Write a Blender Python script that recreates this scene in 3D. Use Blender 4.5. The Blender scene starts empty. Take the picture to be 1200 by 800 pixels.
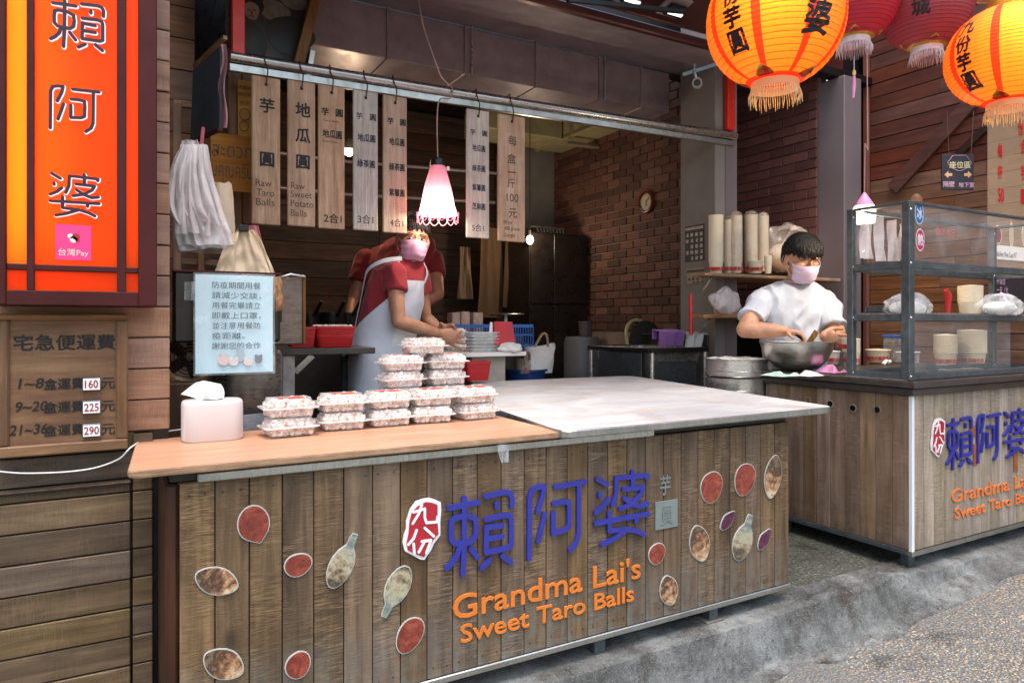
import bpy, math, random
from mathutils import Vector, Matrix, noise as mnoise
random.seed(11)
S = bpy.context.scene
COL = S.collection
R_ = math.radians

# ---------------------------------------------------------------- camera, sky, sun, exposure
CAM_H = 1.12
YAW = R_(29.2)
cam_d = bpy.data.cameras.new('camera')
cam_d.sensor_width = 36
cam_d.lens = 816 / 1200 * 36
cam_d.shift_y = -22 / 1200
cam_d.clip_start = 0.05
cam_d.clip_end = 500
cam = bpy.data.objects.new('camera', cam_d)
cam.location = (0, 0, CAM_H)
cam.rotation_euler = (R_(90), 0, -YAW)
COL.objects.link(cam)
S.camera = cam

w = bpy.data.worlds.new('World'); S.world = w; w.use_nodes = True
nt = w.node_tree; nt.nodes.clear()
sky = nt.nodes.new('ShaderNodeTexSky'); sky.sky_type = 'NISHITA'; sky.sun_disc = False
SUN_EL, SUN_AZ = R_(72), R_(200)
sky.sun_elevation = SUN_EL; sky.sun_rotation = SUN_AZ
sky.air_density = 1.6; sky.dust_density = 4.0; sky.ozone_density = 1.0
bg = nt.nodes.new('ShaderNodeBackground'); bg.inputs[1].default_value = 0.15
wo = nt.nodes.new('ShaderNodeOutputWorld')
nt.links.new(sky.outputs[0], bg.inputs[0]); nt.links.new(bg.outputs[0], wo.inputs[0])
sun_d = bpy.data.lights.new('sun', 'SUN'); sun_d.energy = 1.1; sun_d.angle = R_(25); sun_d.color = (1, .97, .93)
sun = bpy.data.objects.new('sun', sun_d); COL.objects.link(sun)
_sd = Vector((math.sin(SUN_AZ) * math.cos(SUN_EL), math.cos(SUN_AZ) * math.cos(SUN_EL), math.sin(SUN_EL)))
sun.rotation_euler = _sd.to_track_quat('Z', 'Y').to_euler()
S.view_settings.view_transform = 'Standard'; S.view_settings.look = 'None'
S.view_settings.exposure = 1.12; S.view_settings.gamma = 1
S.render.engine = 'CYCLES'
S.cycles.max_bounces = 8; S.cycles.transparent_max_bounces = 24
S.cycles.transmission_bounces = 8
S.cycles.use_denoising = True
S.cycles.sample_clamp_indirect = 4

# ---------------------------------------------------------------- helpers
FWD = Vector((math.sin(YAW), math.cos(YAW), 0)); RGT = Vector((math.cos(YAW), -math.sin(YAW), 0))
def P(u, v, X=None, Y=None, Z=None, D=None):
    """the place where a point of the survey photograph lies on a given wall, table or depth"""
    d = FWD + RGT * ((u - 600) / 816) + Vector((0, 0, (378 - v) / 816))
    if X is not None: t = X / d.x
    elif Y is not None: t = Y / d.y
    elif Z is not None: t = (Z - CAM_H) / d.z
    else: t = D
    return Vector((0, 0, CAM_H)) + d * t

def V(*a): return Vector(a)

class MB:
    def __init__(s): s.v = []; s.f = []; s.m = []; s.mi = 0
    def add(s, vs, fs):
        n = len(s.v); s.v += [Vector(p) for p in vs]
        for f in fs: s.f.append([i + n for i in f]); s.m.append(s.mi)
        return s
    def obox(s, c, ax, ay, az, b=0.0):
        """box about c with half-axis vectors; b = chamfer in metres"""
        c = Vector(c); A = [Vector(ax), Vector(ay), Vector(az)]
        if b <= 0:
            vs = [c + A[0]*i + A[1]*j + A[2]*k for i in (-1, 1) for j in (-1, 1) for k in (-1, 1)]
            fs = [(0,1,3,2), (4,6,7,5), (0,4,5,1), (2,3,7,6), (0,2,6,4), (1,5,7,3)]
            return s.add(vs, fs)
        L = [max(a.length, 1e-6) for a in A]; b = min([b] + [l*.49 for l in L])
        q = [1 - b / l for l in L]
        vs = []; idx = {}
        for i in (-1, 1):
            for j in (-1, 1):
                for k in (-1, 1):
                    for m in range(3):
                        t = [i*q[0], j*q[1], k*q[2]]; t[m] = (i, j, k)[m]
                        idx[(i, j, k, m)] = len(vs); vs.append(c + A[0]*t[0] + A[1]*t[1] + A[2]*t[2])
        fs = []
        for m in range(3):
            o = [x for x in range(3) if x != m]
            for sg in (-1, 1):
                ring = []
                for (a, bb) in ((-1,-1), (1,-1), (1,1), (-1,1)):
                    t = [0,0,0]; t[m] = sg; t[o[0]] = a; t[o[1]] = bb; ring.append(idx[(t[0], t[1], t[2], m)])
                fs.append(ring)
        for m in range(3):
            o = [x for x in range(3) if x != m]
            for a in (-1, 1):
                for bb in (-1, 1):
                    t1 = [0,0,0]; t1[o[0]] = a; t1[o[1]] = bb; t2 = list(t1); t1[m] = -1; t2[m] = 1
                    fs.append([idx[(*t1, o[0])], idx[(*t2, o[0])], idx[(*t2, o[1])], idx[(*t1, o[1])]])
        for i in (-1, 1):
            for j in (-1, 1):
                for k in (-1, 1): fs.append([idx[(i, j, k, m)] for m in range(3)])
        return s.add(vs, fs)
    def box(s, x0, y0, z0, x1, y1, z1, b=0.0):
        return s.obox(((x0+x1)/2, (y0+y1)/2, (z0+z1)/2), ((x1-x0)/2, 0, 0), (0, (y1-y0)/2, 0), (0, 0, (z1-z0)/2), b)
    def bar(s, a, b_, w, t, up=(0, 0, 1), b=0.0):
        a = Vector(a); b_ = Vector(b_); d = (b_ - a); x = d / 2
        u = Vector(up); y = d.cross(u).normalized() * (w/2); z = y.cross(d).normalized() * (t/2)
        return s.obox((a+b_)/2, x, y, z, b)
    def tube(s, pts, r, seg=8, cap=True):
        pts = [Vector(p) for p in pts]; n = len(pts)
        if not isinstance(r, (list, tuple)): r = [r]*n
        vs = []; t0 = (pts[1]-pts[0]).normalized()
        ref = Vector((0,0,1)) if abs(t0.z) < .9 else Vector((1,0,0))
        nrm = t0.cross(ref).normalized()
        for i, p in enumerate(pts):
            t = ((pts[min(i+1, n-1)] - pts[max(i-1, 0)])).normalized()
            if t.length < .5: t = t0
            nrm = (nrm - t * nrm.dot(t)); nrm = nrm.normalized() if nrm.length > 1e-6 else t.orthogonal().normalized()
            bn = t.cross(nrm)
            for k in range(seg):
                a = 2*math.pi*k/seg; vs.append(p + (nrm*math.cos(a) + bn*math.sin(a))*r[i])
        fs = []
        for i in range(n-1):
            for k in range(seg):
                a = i*seg+k; b = i*seg+(k+1) % seg; fs.append((a, b, b+seg, a+seg))
        if cap: fs.append(list(range(seg))[::-1]); fs.append([(n-1)*seg+k for k in range(seg)])
        return s.add(vs, fs)
    def lathe(s, c, prof, seg=24, M=None, cap=False):
        c = Vector(c); vs = []; fs = []; M = M or Matrix.Identity(3)
        for (r, z) in prof:
            for k in range(seg):
                a = 2*math.pi*k/seg; vs.append(c + M @ Vector((r*math.cos(a), r*math.sin(a), z)))
        for i in range(len(prof)-1):
            for k in range(seg):
                a = i*seg+k; b = i*seg+(k+1) % seg; fs.append((a, b, b+seg, a+seg))
        if cap: fs.append(list(range(seg))[::-1]); fs.append([(len(prof)-1)*seg+k for k in range(seg)])
        return s.add(vs, fs)
    def ell(s, c, r, seg=12, rings=8, M=None):
        if not isinstance(r, (list, tuple)): r = (r, r, r)
        c = Vector(c); M = M or Matrix.Identity(3); vs = [c + M @ Vector((0, 0, -r[2]))]
        for i in range(1, rings):
            ph = -math.pi/2 + math.pi*i/rings
            for k in range(seg):
                a = 2*math.pi*k/seg; vs.append(c + M @ Vector((r[0]*math.cos(ph)*math.cos(a), r[1]*math.cos(ph)*math.sin(a), r[2]*math.sin(ph))))
        vs.append(c + M @ Vector((0, 0, r[2]))); fs = []
        for k in range(seg): fs.append((0, 1+(k+1) % seg, 1+k))
        for i in range(rings-2):
            for k in range(seg):
                a = 1+i*seg+k; b = 1+i*seg+(k+1) % seg; fs.append((a, b, b+seg, a+seg))
        l = len(vs)-1; o = 1+(rings-2)*seg
        for k in range(seg): fs.append((o+k, o+(k+1) % seg, l))
        return s.add(vs, fs)
    def prism(s, pts, th):
        """pts: 3-D outline (front face), th: vector to the back face"""
        n = len(pts); th = Vector(th); vs = [Vector(p) for p in pts] + [Vector(p)+th for p in pts]
        fs = [list(range(n)), [n+i for i in range(n)][::-1]]
        for i in range(n): j = (i+1) % n; fs.append((i, n+i, n+j, j))
        return s.add(vs, fs)
    def grid(s, fn, nu, nv, closed=False):
        vs = [fn(i/(nu-1), j/(nv-1)) for i in range(nu) for j in range(nv)]; fs = []
        for i in range(nu-1):
            for j in range(nv-1): a = i*nv+j; fs.append((a, a+1, a+nv+1, a+nv))
        return s.add(vs, fs)
    def build(s, name, mats, parent=None, smooth=None, origin=None, fix=False):
        me = bpy.data.meshes.new(name)
        o0 = Vector(origin) if origin is not None else (WORLDLOC.get(parent.name, Vector()) if parent else Vector())
        me.from_pydata([p - o0 for p in s.v], [], s.f)
        if not isinstance(mats, (list, tuple)): mats = [mats]
        for m in mats: me.materials.append(m)
        if max(s.m, default=0): me.polygons.foreach_set('material_index', s.m)
        me.update()
        if fix: recalc(me)
        if smooth is not None:
            me.shade_smooth(); me.set_sharp_from_angle(angle=R_(smooth))
        o = bpy.data.objects.new(name, me); COL.objects.link(o)
        if parent:
            o.parent = parent; o.location = o0 - WORLDLOC.get(parent.name, Vector())
        else: o.location = o0
        WORLDLOC[o.name] = o0.copy()
        return o
WORLDLOC = {}
import bmesh
def recalc(me):
    bm = bmesh.new(); bm.from_mesh(me); bmesh.ops.recalc_face_normals(bm, faces=bm.faces); bm.to_mesh(me); bm.free()

def tag(o, label=None, cat=None, group=None, kind=None):
    if label: o['label'] = label
    if cat: o['category'] = cat
    if group: o['group'] = group
    if kind: o['kind'] = kind
    return o
def thing(name, label, cat, loc=(0, 0, 0), group=None, kind=None):
    o = bpy.data.objects.new(name, None); o.empty_display_size = .1; COL.objects.link(o); o.location = loc
    WORLDLOC[o.name] = Vector(loc)
    return tag(o, label, cat, group, kind)
def copy_tree(o, parent=None, delta=None, loc=None, rotz=None):
    c = o.copy(); COL.objects.link(c)
    if parent: c.parent = parent
    if loc is not None: c.location = loc
    if rotz is not None: c.rotation_euler = (0, 0, rotz)
    WORLDLOC[c.name] = Vector(c.location)
    for ch in o.children: copy_tree(ch, c)
    return c
def piece(src, name, parent, center, rot=None):
    """another object sharing src's mesh, its centre at a world point"""
    o = bpy.data.objects.new(name, src); COL.objects.link(o)
    if parent: o.parent = parent; o.location = Vector(center) - WORLDLOC.get(parent.name, Vector())
    else: o.location = center
    if rot: o.rotation_euler = rot
    WORLDLOC[o.name] = Vector(center)
    return o
def boxmesh(name, sx, sy, sz, mat, b=.002):
    m = MB().obox((0,0,0), (sx/2,0,0), (0,sy/2,0), (0,0,sz/2), b)
    me = bpy.data.meshes.new(name); me.from_pydata(m.v, [], m.f); me.materials.append(mat); me.update(); recalc(me); return me

# text -------------------------------------------------------------
def text_geo(body, bold=0.0, extrude=0.0, line=1.0, align='LEFT', bevel=0.0, res=3, spacing=1.0):
    cu = bpy.data.curves.new('lettering', 'FONT'); cu.body = body; cu.size = 1; cu.offset = bold
    cu.extrude = extrude; cu.bevel_depth = bevel; cu.bevel_resolution = 1; cu.space_line = line; cu.align_x = align; cu.resolution_u = res
    cu.space_character = spacing
    ob = bpy.data.objects.new('lettering', cu); COL.objects.link(ob)
    dg = bpy.context.evaluated_depsgraph_get(); me = ob.evaluated_get(dg).to_mesh()
    vs = [v.co.copy() for v in me.vertices]; fs = [list(p.vertices) for p in me.polygons]
    ob.evaluated_get(dg).to_mesh_clear(); bpy.data.objects.remove(ob); bpy.data.curves.remove(cu)
    return vs, fs
def text(body, name, mat, parent, o, ux, uz, size, proud=.0015, bold=0.0, depth=.0, line=1.0, align='LEFT', fitw=None, shear=0, bevel=0, res=3, center=False, sx=1.0, warp=None, split=False):
    """lettering standing on a surface; o baseline origin, ux reading direction, uz up"""
    o = Vector(o); ux = Vector(ux).normalized(); uz = Vector(uz).normalized(); n = ux.cross(uz)
    vs, fs = text_geo(body, bold, depth/size/2 if depth else 0, line, align, bevel/size if bevel else 0, res)
    if not vs: return None
    if bold > 0 and body and any(ord(ch) > 0x2e00 for ch in body):   # thicken by overlaying shifted copies
        vs0, fs0 = text_geo(body, 0.0, depth/size/2 if depth else 0, line, align, 0, res); vs, fs = [], []
        for j, (dx, dy) in enumerate(((0, 0), (1, 0), (-1, 0), (0, 1), (0, -1), (.7, .7), (-.7, -.7))):
            n0 = len(vs); vs += [Vector((v.x+dx*bold, v.y+dy*bold, v.z+j*.0004/size*.1)) for v in vs0]; fs += [[i+n0 for i in f] for f in fs0]
    x0 = min(v.x for v in vs); x1 = max(v.x for v in vs)
    y0 = min(v.y for v in vs); y1 = max(v.y for v in vs)
    kx = fitw/((x1-x0)*size) if fitw else sx
    out = []
    for v in vs:
        x = (v.x - (x0 if align == 'LEFT' and fitw else 0))*size*kx; y = v.y*size
        if center: x = (v.x-(x0+x1)/2)*size*kx; y = (v.y-(y0+y1)/2)*size
        x += y*shear
        q = o + ux*x + uz*y + n*(proud + v.z*size + (depth/2 if depth else 0))
        out.append(warp(q) if warp else q)
    if split:   # one object per letter: islands that overlap along the line belong together
        par = list(range(len(vs)))
        def fd(i):
            while par[i] != i: par[i] = par[par[i]]; i = par[i]
            return i
        for f in fs:
            for i in f[1:]: par[fd(i)] = fd(f[0])
        isl = {}
        for i in range(len(vs)): isl.setdefault(fd(i), []).append(i)
        gs = sorted(((min(vs[i].x for i in g), max(vs[i].x for i in g), g) for g in isl.values()), key=lambda q: q[0]); mg = []
        for a, b, g in gs:
            if mg and min(b, mg[-1][1]) - max(a, mg[-1][0]) > .5*min(b-a, mg[-1][1]-mg[-1][0]): mg[-1] = [mg[-1][0], max(b, mg[-1][1]), mg[-1][2]+g]
            else: mg.append([a, b, list(g)])
        o_ = None
        for a, b, g in mg:
            ix = {v: k for k, v in enumerate(g)}; m = MB(); m.add([out[i] for i in g], [[ix[i] for i in f] for f in fs if f[0] in ix]); o_ = m.build('letter', mat, parent)
        return o_
    m = MB(); m.add(out, fs)
    return m.build(name, mat, parent)

# strokes of a rounded sign script -----------------------------------
# centre lines of the cut-out characters, in metres on the counter front
GL = {'a': [[(0.8424,0.5724),(0.9378,0.5773)],[(0.8913,0.5961),(0.8903,0.4542),(0.8864,0.3697)],[(0.8755,0.5422),(0.9052,0.5409),(0.9277,0.5298),(0.9302,0.5023),(0.9277,0.4755),(0.9127,0.462),(0.8903,0.4609),(0.8609,0.4654),(0.8487,0.4784),(0.8478,0.5096),(0.8502,0.5337),(0.8609,0.5411),(0.8755,0.5422)],[(0.8755,0.4565),(0.8682,0.4309),(0.8512,0.4092),(0.8343,0.3965)],[(0.9127,0.4417),(0.9362,0.4108)],[(0.9616,0.5921),(1.028,0.5979),(1.0465,0.5934),(1.0544,0.5776),(1.0534,0.5507)],[(1.0003,0.5658),(1.0003,0.5557)],[(0.9642,0.5225),(1.028,0.5276),(1.0465,0.5228),(1.0507,0.5083),(1.0507,0.4316),(1.0385,0.4242),(0.9632,0.4223)],[(0.9647,0.4973),(0.9632,0.4246)],[(0.9647,0.4983),(1.0185,0.4966)],[(0.976,0.4624),(1.0185,0.4629)],[(0.9479,0.3771),(0.976,0.3974)],[(1.0201,0.4017),(1.0491,0.3793)]],
      'b': [[(1.1164,0.3791),(1.118,0.5699),(1.1273,0.5924),(1.1495,0.5993),(1.1718,0.5991),(1.1662,0.5688),(1.1467,0.5213)],[(1.1735,0.5106),(1.1634,0.4738),(1.1495,0.4283)],[(1.2142,0.5919),(1.3314,0.5958)],[(1.3057,0.5912),(1.3045,0.4292),(1.2956,0.4011),(1.2721,0.3803)],[(1.2074,0.5397),(1.243,0.5411),(1.2662,0.5372),(1.2674,0.5078),(1.2662,0.4592),(1.2517,0.4491),(1.2057,0.4438)],[(1.2057,0.5087),(1.2057,0.4462)]],
      'c': [[(1.3812,0.5987),(1.4201,0.5758)],[(1.391,0.5491),(1.391,0.5406)],[(1.3738,0.4878),(1.4046,0.5048),(1.4264,0.5272)],[(1.461,0.5941),(1.5932,0.5891),(1.5912,0.58)],[(1.4597,0.5917),(1.4578,0.5386),(1.4433,0.5024)],[(1.5285,0.6073),(1.5298,0.5506)],[(1.4897,0.5527),(1.5765,0.5493),(1.5646,0.5258),(1.5252,0.4996),(1.4769,0.4879)],[(1.4929,0.5216),(1.5317,0.4962),(1.5646,0.4843),(1.5945,0.4909)],[(1.3738,0.4529),(1.5979,0.455)],[(1.4295,0.4789),(1.4295,0.4199),(1.5058,0.415),(1.5514,0.4007),(1.5779,0.3864)],[(1.5448,0.4533),(1.5435,0.4354)],[(1.4993,0.4118),(1.442,0.3888),(1.3996,0.3786)]],
      'l': [[(0.7796,0.6102),(0.7961,0.6038),(0.8151,0.5936),(0.8165,0.567),(0.8137,0.5365),(0.8137,0.4969),(0.7938,0.4758),(0.7843,0.4575),(0.7633,0.4326),(0.7517,0.4358),(0.7241,0.4542),(0.7037,0.4682),(0.6978,0.4927),(0.7014,0.5135),(0.7082,0.5297),(0.7082,0.5512),(0.7196,0.584),(0.7379,0.6054),(0.761,0.6099)],[(0.7563,0.5966),(0.768,0.6003),(0.7843,0.5966),(0.8032,0.5885),(0.8042,0.5554),(0.8032,0.538),(0.807,0.5023),(0.79,0.4873),(0.7796,0.4714),(0.761,0.4417),(0.7379,0.4541),(0.7128,0.4689),(0.7082,0.4889),(0.715,0.5201),(0.7173,0.5499),(0.7241,0.5748),(0.7402,0.59)],[(0.7264,0.5443),(0.7448,0.5699),(0.754,0.5947)],[(0.7287,0.5764),(0.7633,0.5818),(0.7633,0.5566),(0.768,0.5407),(0.8008,0.5383),(0.8032,0.5533)],[(0.7379,0.5233),(0.7287,0.5009),(0.7128,0.4861)],[(0.7287,0.4858),(0.731,0.4574)],[(0.7633,0.5261),(0.7914,0.498)],[(0.754,0.4884),(0.782,0.4885),(0.7759,0.472),(0.768,0.4536)],[(0.7633,0.4891),(0.7448,0.4595)]],}
def strokes(mb, keys, fx, width, th, n, seg=8, lift=.00003, caps=True):
    """flat round-ended strokes; fx maps sheet metres to the place, n = outward normal, th = thickness"""
    c = 0; n = Vector(n)
    for pl in keys:
        q = [Vector((p[0], p[1])) for p in pl]
        for i in range(len(q)):
            up = lift*c; c += 1
            if i == 0 or i == len(q)-1 or True:
                pts = [fx(q[i].x + width*math.cos(2*math.pi*k/14), q[i].y + width*math.sin(2*math.pi*k/14)) + n*(th+up) for k in range(14)]
                mb.prism(pts, -n*th)
            if i < len(q)-1:
                up = lift*c; c += 1
                d = (q[i+1]-q[i]).normalized(); s = Vector((-d.y, d.x))*width
                pts = [fx(*(p)) + n*(th+up) for p in (q[i]-s, q[i+1]-s, q[i+1]+s, q[i]+s)]
                mb.prism(pts, -n*th)
    return mb

# ---------------------------------------------------------------- materials
def nodes(name):
    m = bpy.data.materials.new(name); m.use_nodes = True; t = m.node_tree
    b = t.nodes['Principled BSDF']; return m, t, b
def lin(c):
    if isinstance(c, str):
        c = [int(c[i:i+2], 16)/255 for i in (0, 2, 4)]
        c = [x/12.92 if x <= .04045 else ((x+.055)/1.055)**2.4 for x in c]
    return (*c[:3], 1)
def ramp(t, src, stops):
    r = t.nodes.new('ShaderNodeValToRGB'); e = r.color_ramp.elements
    while len(e) < len(stops): e.new(.5)
    for el, (p, c) in zip(e, stops): el.position = p; el.color = lin(c)
    t.links.new(src, r.inputs[0]); return r.outputs[0]
def coords(t, scale=(1, 1, 1), rnd=True):
    tc = t.nodes.new('ShaderNodeTexCoord'); src = tc.outputs['Object']
    if rnd:
        oi = t.nodes.new('ShaderNodeObjectInfo'); mu = t.nodes.new('ShaderNodeVectorMath'); mu.operation = 'MULTIPLY_ADD'
        cb = t.nodes.new('ShaderNodeCombineXYZ')
        for i in range(3): t.links.new(oi.outputs['Random'], cb.inputs[i])
        mu.inputs[1].default_value = (37, 53, 71); t.links.new(cb.outputs[0], mu.inputs[0]); t.links.new(src, mu.inputs[2]); src = mu.outputs[0]
    mp = t.nodes.new('ShaderNodeMapping'); mp.inputs['Scale'].default_value = scale; t.links.new(src, mp.inputs[0]); return mp.outputs[0]
def nz(t, vec, scale, detail=6, rough=.6, dist=0):
    n = t.nodes.new('ShaderNodeTexNoise'); n.inputs['Scale'].default_value = scale; n.inputs['Detail'].default_value = detail
    n.inputs['Roughness'].default_value = rough; n.inputs['Distortion'].default_value = dist; t.links.new(vec, n.inputs['Vector']); return n.outputs[0]
def mixc(t, f, a, b, mode='MIX'):
    m = t.nodes.new('ShaderNodeMix'); m.data_type = 'RGBA'; m.blend_type = mode
    if isinstance(f, (int, float)): m.inputs[0].default_value = f
    else: t.links.new(f, m.inputs[0])
    for k, x in ((6, a), (7, b)):
        if hasattr(x, 'links'): t.links.new(x, m.inputs[k])
        else: m.inputs[k].default_value = lin(x)
    return m.outputs[2]
def mth(t, op, a, b=0.0, c=None):
    m = t.nodes.new('ShaderNodeMath'); m.operation = op
    for k, x in enumerate((a, b) if c is None else (a, b, c)):
        if hasattr(x, 'links'): t.links.new(x, m.inputs[k])
        else: m.inputs[k].default_value = x
    return m.outputs[0]
def rng(t, src, a, b, c, d):
    m = t.nodes.new('ShaderNodeMapRange'); t.links.new(src, m.inputs[0])
    for i, x in enumerate((a, b, c, d)): m.inputs[i+1].default_value = x
    return m.outputs[0]
def bump(t, b, h, strength=.3, dist=.01):
    n = t.nodes.new('ShaderNodeBump'); n.inputs['Strength'].default_value = strength; n.inputs['Distance'].default_value = dist
    t.links.new(h, n.inputs['Height']); t.links.new(n.outputs[0], b.inputs['Normal'])

def plain(name, col, rough=.55, metal=0, var=.12, scale=6, bmp=.08, coat=0, rnd=True, spec=.5, bscale=60):
    m, t, b = nodes(name); v = coords(t, rnd=rnd); n = nz(t, v, scale); c = lin(col)[:3]
    c2 = tuple(min(1, x*(1+var)) for x in c); c1 = tuple(x*(1-var*1.3) for x in c)
    t.links.new(ramp(t, n, [(.3, c1), (.7, c2)]), b.inputs['Base Color'])
    b.inputs['Metallic'].default_value = metal; b.inputs['Specular IOR Level'].default_value = spec
    t.links.new(rng(t, nz(t, v, scale*2.3), .3, .7, max(.03, rough-.1), min(1, rough+.12)), b.inputs['Roughness'])
    b.inputs['Coat Weight'].default_value = coat
    if bmp: bump(t, b, nz(t, v, bscale), bmp, .004)
    return m
def wood(name, dark, mid, light, axis='X', scale=1.0, rough=.6, saw=0.0, vary=.35, bmp=.35, knots=True, wet=0.0, hue=0.0, stain=None):
    m, t, b = nodes(name)
    k = {'X': (.09, 1, 1), 'Y': (1, .09, 1), 'Z': (1, 1, .07)}[axis]
    v = coords(t, tuple(x*scale for x in k)); big = coords(t, (scale,)*3)
    g = nz(t, v, 34, 9, .65, .6); g2 = nz(t, v, 9, 4, .5, 1.2)
    c = ramp(t, mth(t, 'ADD', mth(t, 'MULTIPLY', g, .65), mth(t, 'MULTIPLY', g2, .35)), [(.30, dark), (.5, mid), (.70, light)])
    blot = nz(t, big, 3.5, 5, .6)
    c = mixc(t, rng(t, blot, .35, .7, 0, .55), c, dark)
    h = g
    if knots:
        vo = t.nodes.new('ShaderNodeTexVoronoi'); vo.inputs['Scale'].default_value = 3.2
        kk = {'X': (.5, 1, 1), 'Y': (1, .5, 1), 'Z': (1, 1, .5)}[axis]
        t.links.new(coords(t, tuple(x*scale for x in kk)), vo.inputs['Vector'])
        c = mixc(t, rng(t, vo.outputs['Distance'], .02, .07, .6, 0), c, tuple(x*.4 for x in lin(dark)[:3]))
    if saw:
        ks = {'X': (1, 12, 12), 'Y': (12, 1, 12), 'Z': (.25, .25, 1)}[axis]
        if axis == 'Z': sv = coords(t, (9, 9, 130))
        elif axis == 'X': sv = coords(t, (120, 9, 9))
        else: sv = coords(t, (9, 120, 9))
        sn = nz(t, sv, 2.2, 5, .7, .4); mask = nz(t, big, 6, 3)
        f = mth(t, 'MULTIPLY', rng(t, sn, .5, .62, 0, 1), rng(t, mask, .42, .62, 0, saw))
        c = mixc(t, f, c, tuple(min(1, x*1.3) for x in lin(light)[:3]))
        f2 = mth(t, 'MULTIPLY', rng(t, sn, .38, .48, 1, 0), rng(t, mask, .42, .62, 0, saw))
        c = mixc(t, f2, c, tuple(x*.5 for x in lin(dark)[:3]))
        h = mth(t, 'ADD', g, mth(t, 'MULTIPLY', sn, .8))
    oi = t.nodes.new('ShaderNodeObjectInfo'); hs = t.nodes.new('ShaderNodeHueSaturation')
    t.links.new(rng(t, oi.outputs['Random'], 0, 1, 1-vary, 1+vary), hs.inputs['Value'])
    r2 = mth(t, 'FRACT', mth(t, 'MULTIPLY', oi.outputs['Random'], 7.31))
    t.links.new(rng(t, r2, 0, 1, .5-hue, .5+hue), hs.inputs['Hue'])
    t.links.new(rng(t, r2, 0, 1, .8, 1.15), hs.inputs['Saturation'])
    t.links.new(c, hs.inputs['Color'])
    c = hs.outputs[0]
    if stain:   # grime splashed up from the ground: (height it reaches, colour)
        ge = t.nodes.new('ShaderNodeNewGeometry'); sp = t.nodes.new('ShaderNodeSeparateXYZ'); t.links.new(ge.outputs['Position'], sp.inputs[0])
        q = nz(t, coords(t, (1, 1, .6), rnd=False), 7, 6, .7)
        f = mth(t, 'MULTIPLY', rng(t, sp.outputs[2], stain[0], stain[0]+.22, 1, 0), rng(t, q, .38, .62, 0, .8))
        c = mixc(t, f, c, stain[1])
    t.links.new(c, b.inputs['Base Color'])
    t.links.new(rng(t, g, .3, .7, rough+.12, rough-.08), b.inputs['Roughness'])
    b.inputs['Specular IOR Level'].default_value = .35
    bump(t, b, h, bmp, .004); return m
def metal(name, col, rough=.3, brushed=None, var=.15, dirt=0, metallic=1.0):
    m, t, b = nodes(name); v = coords(t, brushed or (1, 1, 1)); c = lin(col)[:3]
    n = nz(t, v, 30 if brushed else 7, 8, .65)
    cc = ramp(t, n, [(.3, tuple(x*(1-var) for x in c)), (.7, tuple(min(1, x*(1+var)) for x in c))])
    d = nz(t, coords(t), 5, 8, .7)
    if dirt: cc = mixc(t, rng(t, d, .45, .68, 0, dirt), cc, tuple(x*.35 for x in c))
    t.links.new(cc, b.inputs['Base Color']); b.inputs['Metallic'].default_value = metallic
    t.links.new(rng(t, mth(t, 'ADD', mth(t, 'MULTIPLY', n, .5), mth(t, 'MULTIPLY', d, .5)), .3, .7, max(.05, rough-.12), rough+.2), b.inputs['Roughness'])
    bump(t, b, n, .06, .002); return m
def emis(name, col, strength, base=(.02, .02, .02)):
    m, t, b = nodes(name); b.inputs['Base Color'].default_value = lin(base); b.inputs['Emission Color'].default_value = lin(col)
    b.inputs['Emission Strength'].default_value = strength; return m
def clear(name, col=(1, 1, 1), rough=.08, alpha=.2, film=.0, crinkle=0.0, scale=40):
    """thin clear plastic: mostly see-through with a glossy skin and cloudy folds"""
    m, t, b = nodes(name); v = coords(t); n = nz(t, v, scale, 5, .6, .8)
    b.inputs['Base Color'].default_value = lin(col); b.inputs['Roughness'].default_value = rough
    b.inputs['Specular IOR Level'].default_value = .8
    t.links.new(rng(t, n, .45, .7, alpha, min(1, alpha+film)), b.inputs['Alpha'])
    if crinkle: bump(t, b, n, crinkle, .01)
    return m
def cloth(name, col, rough=.85, var=.1, scale=9, translucent=0):
    m, t, b = nodes(name); v = coords(t, rnd=False); c = lin(col)[:3]; n = nz(t, v, scale, 5)
    t.links.new(ramp(t, n, [(.3, tuple(x*(1-var) for x in c)), (.7, tuple(min(1, x*(1+var)) for x in c))]), b.inputs['Base Color'])
    b.inputs['Roughness'].default_value = rough; b.inputs['Sheen Weight'].default_value = .15; b.inputs['Specular IOR Level'].default_value = .25
    h = mth(t, 'ADD', mth(t, 'MULTIPLY', nz(t, coords(t, (1, 1, .5), rnd=False), 7, 3, .5, 1.0), 1.0), mth(t, 'MULTIPLY', nz(t, v, 300, 2), .04))
    bump(t, b, h, .45, .02); return m

M = {}
M['counter'] = wood('weathered grey-brown boards', '3a2c20', '68543f', '8e765a', 'Z', 1.0, .62, saw=.55, vary=.15, bmp=.5, knots=True, hue=.004, stain=(.07, (.16, .18, .17)))
M['counter2'] = wood('pale weathered boards', '6b5d50', '978a7b', 'bdb2a3', 'Z', 1.0, .6, saw=.35, vary=.14, bmp=.35, knots=False, hue=.01, stain=(.06, (.14, .12, .10)))
M['counter2s'] = wood('brown weathered boards', '5c4637', '8c7461', 'ab9684', 'Z', 1.0, .6, saw=.25, vary=.15, bmp=.35, knots=False, hue=.01, stain=(.06, (.05, .045, .04)))
M['wall_tan'] = wood('aged tan planks', '72503f', '9c7863', 'b9957e', 'X', 1.0, .6, saw=.15, vary=.10, bmp=.3, hue=.004)
M['wall_low'] = wood('worn green-brown planks', '3a2d20', '675440', '8a745a', 'X', 1.0, .6, saw=.15, vary=.26, bmp=.4, hue=.008)
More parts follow.
